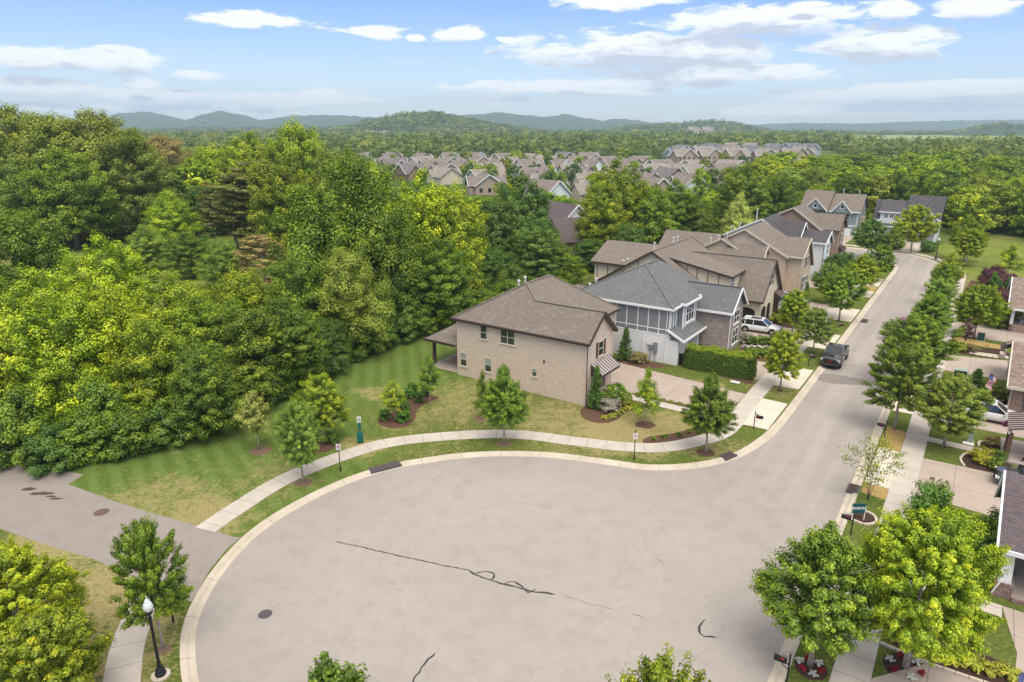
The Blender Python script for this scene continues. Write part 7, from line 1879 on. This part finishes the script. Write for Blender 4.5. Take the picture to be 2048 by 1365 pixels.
def far_house(x, y, key, rz, sc, label, group):
    e = empty('distant_house', (x, y, -0.1), rz, label, 'house', group)
    for nm, me_, m_ in FAR[key]:
        o = bpy.data.objects.new(nm, me_); COL.objects.link(o); o.parent = e
    e.scale = (sc * 1.08, sc * 1.08, sc * 1.0)
DESC = {'brown': 'brown-roofed brick house', 'plum': 'plum-roofed brick house with dormer', 'tan': 'tan-roofed cream house', 'grey': 'grey-roofed two-storey house', 'white': 'brown-roofed white house', 'big_tan': 'tall tan-roofed brick house'}
fr = random.Random(31); FH = []
rows = [(242, 1090, 1400, 'nearest'), (274, 960, 1440, 'second'), (308, 880, 1460, 'third'), (345, 820, 1480, 'fourth'), (388, 770, 1480, 'fifth'), (436, 750, 1300, 'sixth'), (490, 730, 1190, 'rear')]
for (Y, a, b_, rw) in rows:
    px_ = a + fr.uniform(0, 20)
    while px_ < b_:
        yy = Y + fr.uniform(-12, 12); x = (px_ - 1024) * yy / 1412
        key = fr.choice(['brown', 'brown', 'plum', 'tan', 'brown', 'plum', 'white', 'tan', 'brown'])
        third = 'left part' if px_ < a + (b_ - a) / 3 else ('middle' if px_ < a + 2 * (b_ - a) / 3 else 'right part')
        far_house(x, yy, key, R(fr.choice([20, 35, -60, -50, 110, 200, -150])) + fr.uniform(-.1, .1), 1.0, f'{DESC[key]}, {third} of the {rw} row in the distant subdivision', 'houses of the distant subdivision')
        FH.append((x, yy)); px_ += 18.5 * 1412 / yy * fr.uniform(.88, 1.25)
for (Y, a, b_, rw) in [(470, 1365, 1590, 'front'), (520, 1350, 1620, 'middle'), (580, 1360, 1640, 'back'), (650, 1420, 1640, 'farthest')]:
    px_ = a
    while px_ < b_:
        yy = Y + fr.uniform(-12, 12); x = (px_ - 1024) * yy / 1412
        key = fr.choice(['grey', 'big_tan', 'grey', 'big_tan', 'grey'])
        third = 'left end' if px_ < a + (b_ - a) / 3 else ('middle' if px_ < a + 2 * (b_ - a) / 3 else 'right end')
        far_house(x, yy, key, R(fr.choice([15, 200, -70, 25])) + fr.uniform(-.1, .1), 1.08, f'{DESC[key]}, {third} of the {rw} row in the far right cluster', 'tall houses of the far right cluster')
        FH.append((x, yy)); px_ += 18.5 * 1412 / yy * fr.uniform(.9, 1.15)
for i in range(130):
    Y = fr.uniform(235, 640); a, b_ = (900, 1440) if Y < 330 else (740, 1560)
    x = (fr.uniform(a, b_) - 1024) * Y / 1412
    if min(math.hypot(x - p[0], y_ - Y) for p in FH for y_ in (p[1],)) < 6.8: continue
    tree(fr.choice(['mid_a', 'mid_b', 'mid_c']), x, Y, fr.uniform(5.5, 10), fr.uniform(2.8, 4.6), fr.choice(['leaf_bright', 'leaf_green', 'leaf_deep', 'leaf_yellow']), 'small garden tree standing between roofs of the distant subdivision', 'tree', 'garden_tree', 'garden trees of the distant subdivision')
for (px_, Y, key, lb) in [(930, 640, 'white', 'white house in a clearing beyond the subdivision, under the dark woods'), (745, 1500, 'tan', 'pale house on the slope left of the central hill, leftmost'), (770, 1520, 'tan', 'pale house on the slope left of the central hill, rightmost'), (1385, 1400, 'tan', 'pale house high below the right-hand wooded knoll, left one'), (1412, 1420, 'tan', 'pale house high below the right-hand wooded knoll, right one')]:
    x = (px_ - 1024) * Y / 1425
    e = empty('distant_house', (x, Y, 8 if Y > 1000 else 0), R(20), lb, 'house')
    e.scale = (1.8, 1.8, 1.8) if Y > 1000 else (1.1, 1.1, 1.1)
    if Y > 1000: e.location.z = 24 - Y * (0.0035 if px_ < 900 else -0.002) - 14
    for nm, me_, m_ in FAR[key]:
        o = bpy.data.objects.new(nm, me_); COL.objects.link(o); o.parent = e

# ------------------------------------------------------------------ hills
from mathutils import noise as mn
def top_of(px, py, Y):
    v = py - 682.5
    fy = FPX * math.cos(PITCH) - v * math.sin(PITCH); dn = FPX * math.sin(PITCH) + v * math.cos(PITCH)
    return (px - 1024) / fy, H - dn / fy * Y
HILLS = []
def hill(Y, depth, prof, bump, seed, nx=260, nyy=26):
    prof = sorted(prof); xs = [p[0] for p in prof]; ys = [p[1] for p in prof]
    vs = []; fs = []; rows_ = []
    def zat(px, yy):
        py = float(np.interp(px, xs, ys)); k, z = top_of(px, py, Y)
        j = (yy - Y) / depth
        f = max(0.0, math.cos(min(1, abs(j)) * math.pi / 2)) ** 1.3
        return max(z - (13 if Y < 3000 else 10), -2) * f
    HILLS.append((Y, depth, xs, ys, zat))
    for j in range(nyy + 1):
        yy = Y + depth * (j / nyy * 1.25 - 1.0)
        for i in range(nx + 1):
            px = xs[0] + (xs[-1] - xs[0]) * i / nx
            k, _ = top_of(px, 240, Y)
            z = zat(px, yy); x = k * yy
            z += bump * (0.6 * mn.noise(Vector((x / (bump * 7), yy / (bump * 7), seed))) + 0.55 * mn.noise(Vector((x / (bump * 2.2), yy / (bump * 2.2), seed + 5)))) * min(1, max(0, z) / (bump * 2))
            vs.append((x, yy, z - 0.5 if z > 0.5 else -1.0))
    for j in range(nyy):
        for i in range(nx):
            a = j * (nx + 1) + i; fs.append((a, a + 1, a + nx + 2, a + nx + 1))
    me = bpy.data.meshes.new('hill'); me.from_pydata(vs, [], fs); me.materials.append(M['hill'])
    for p_ in me.polygons: p_.use_smooth = True
    o = bpy.data.objects.new('hill', me); COL.objects.link(o); o['kind'] = 'structure'
hill(5200, 1500, [(-200, 250), (0, 240), (80, 236), (150, 240), (205, 240), (235, 226), (300, 222), (345, 232), (372, 239), (400, 228), (440, 222), (490, 229), (520, 240), (560, 233), (620, 228), (700, 231), (780, 234), (850, 236), (930, 229), (1000, 224), (1060, 229), (1090, 233), (1130, 228), (1175, 235), (1205, 241), (1235, 236), (1290, 242), (1350, 250), (1400, 262)], 22, 1, 420, 24)
hill(6300, 1200, [(1380, 262), (1500, 248), (1600, 244), (1700, 246), (1800, 243), (1900, 240), (2000, 238), (2100, 239), (2300, 236)], 16, 2, 300, 16)
hill(2100, 500, [(600, 268), (660, 256), (720, 246), (770, 232), (815, 224), (860, 222), (905, 228), (960, 240), (1010, 249), (1080, 262), (1120, 270)], 11, 3, 300, 30)
hill(2600, 500, [(1180, 268), (1240, 250), (1310, 246), (1370, 243), (1415, 238), (1460, 242), (1500, 250), (1560, 262)], 11, 4, 240, 26)
hill(2900, 500, [(-300, 262), (100, 256), (300, 252), (420, 248), (560, 250), (640, 247), (700, 252), (760, 262)], 11, 5, 300, 20)
hill(2400, 300, [(1880, 268), (1930, 256), (1960, 248), (2000, 245), (2060, 250), (2200, 246)], 10, 6, 120, 20)

# ------------------------------------------------------------------ far-off woods as one mass
def far_wood():
    g = np.random.default_rng(99)
    base = []
    for k in range(4):
        p, n, t = crown_pts(200 + k, 1.0, 0.02, 1.75, ['round', 'dome', 'oval', 'round'][k], 26, 330, 0.26, lobes=0.3, spiky=0.3)
        base.append((p, (p - [0, 0, .8]) * 1.4 + n * 0.45, t))
    small = []
    for k in range(4):
        p, n, t = crown_pts(300 + k, 1.0, 0.05, 1.7, ['round', 'dome', 'oval', 'dome'][k], 16, 150, 0.34, lobes=0.3, spiky=0.3)
        small.append((p, (p - [0, 0, .8]) * 1.6 + n * 0.35, t))
    P_, N_, T_, S_ = [], [], [], []
    sub = [(-40, 222), (95, 222), (150, 330), (275, 470), (320, 720), (125, 720), (110, 520), (-112, 530), (-100, 400), (-60, 300)]
    fields = [[(415, 840), (650, 830), (1170, 1490), (1600, 2250), (980, 2350), (600, 1310)]]
    def add(x, y, z, r, h, lib, ls):
        b = lib[int(g.integers(4))]; a = g.uniform(0, 6.28); c, s_ = math.cos(a), math.sin(a)
        q = b[0].copy(); m_ = b[1]
        q = np.stack([(q[:, 0] * c - q[:, 1] * s_) * r + x, (q[:, 0] * s_ + q[:, 1] * c) * r + y, q[:, 2] * h / 1.75 + z], 1)
        P_.append(q); N_.append(np.stack([m_[:, 0] * c - m_[:, 1] * s_, m_[:, 0] * s_ + m_[:, 1] * c, m_[:, 2]], 1))
        T_.append(np.clip((b[2] - .46) * .6 + .46 + g.normal(0, 0.24), 0, 1)); S_.append(np.full(len(q), ls))
    cnt = 0
    y = 205.0
    while y < 2600:
        sp = 9.5 + (y - 200) * 0.011
        half = y * 0.80 + 15; x = -half + g.uniform(0, sp)
        while x < half:
            a, b = x + g.normal(0, sp * .22), y + g.normal(0, sp * .22)
            x += sp * g.uniform(.85, 1.25)
            if in_poly(a, b, sub) or any(in_poly(a, b, f) for f in fields): continue
            if y < 330 and a > 62 + (y - 205) * .2: continue          # the right-hand wood stands there tree by tree
            if y < 300 and a < -40 and y < 215: continue
            if y < 224 and -45 < a < 70: continue
            z = 0.0; pxx = 1024 + a / b * 1425
            for (hy, hd, xs, ys, zat) in HILLS:
                if xs[0] < pxx < xs[-1] and abs(b - hy) < hd: z = max(z, zat(pxx, b))
            n_ = mn.noise(Vector((a / 90, b / 90, 3)))
            if z == 0 and b > 380 and n_ > 0.42: continue               # clearings
            r = (6.6 + sp * 0.17) * g.uniform(.6, 1.45); h = g.uniform(7.5, 14.5) * (1.0 + min(0.25, (b - 200) / 4000)) + n_ * 3
            if b < 620: add(a, b, z - .3, r, h, base, 1.3)
            else: add(a, b, z - .3, r * 1.1, h, small, 2.3 if b < 1200 else 3.2)
            cnt += 1
        y += sp * 0.85
    me = leaf_cloud('distant_woods', np.concatenate(P_), np.concatenate(N_), np.concatenate(S_), np.concatenate(T_), 5, 0.8, material=M['leaf_far'])
    o = bpy.data.objects.new('distant_woods', me); COL.objects.link(o); o['kind'] = 'stuff'
    print('far trees', cnt, 'faces', len(me.polygons))
far_wood()

# ------------------------------------------------------------------ air
hz = MB().box(-7600, 7600, -900, 8600, -3.0, 330).build('haze', mat('haze_placeholder'))
hm = bpy.data.materials.new('haze'); hm.use_nodes = True; t = NT(hm.node_tree); t.n.clear()
vo = t.new('ShaderNodeVolumePrincipled'); vo.inputs['Color'].default_value = (0.66, 0.86, 1.0, 1); vo.inputs['Density'].default_value = 0.00015; vo.inputs['Anisotropy'].default_value = 0.0
ou = t.new('ShaderNodeOutputMaterial'); t.l.new(vo.outputs[0], ou.inputs['Volume'])
hz.data.materials.clear(); hz.data.materials.append(hm); hz['kind'] = 'stuff'
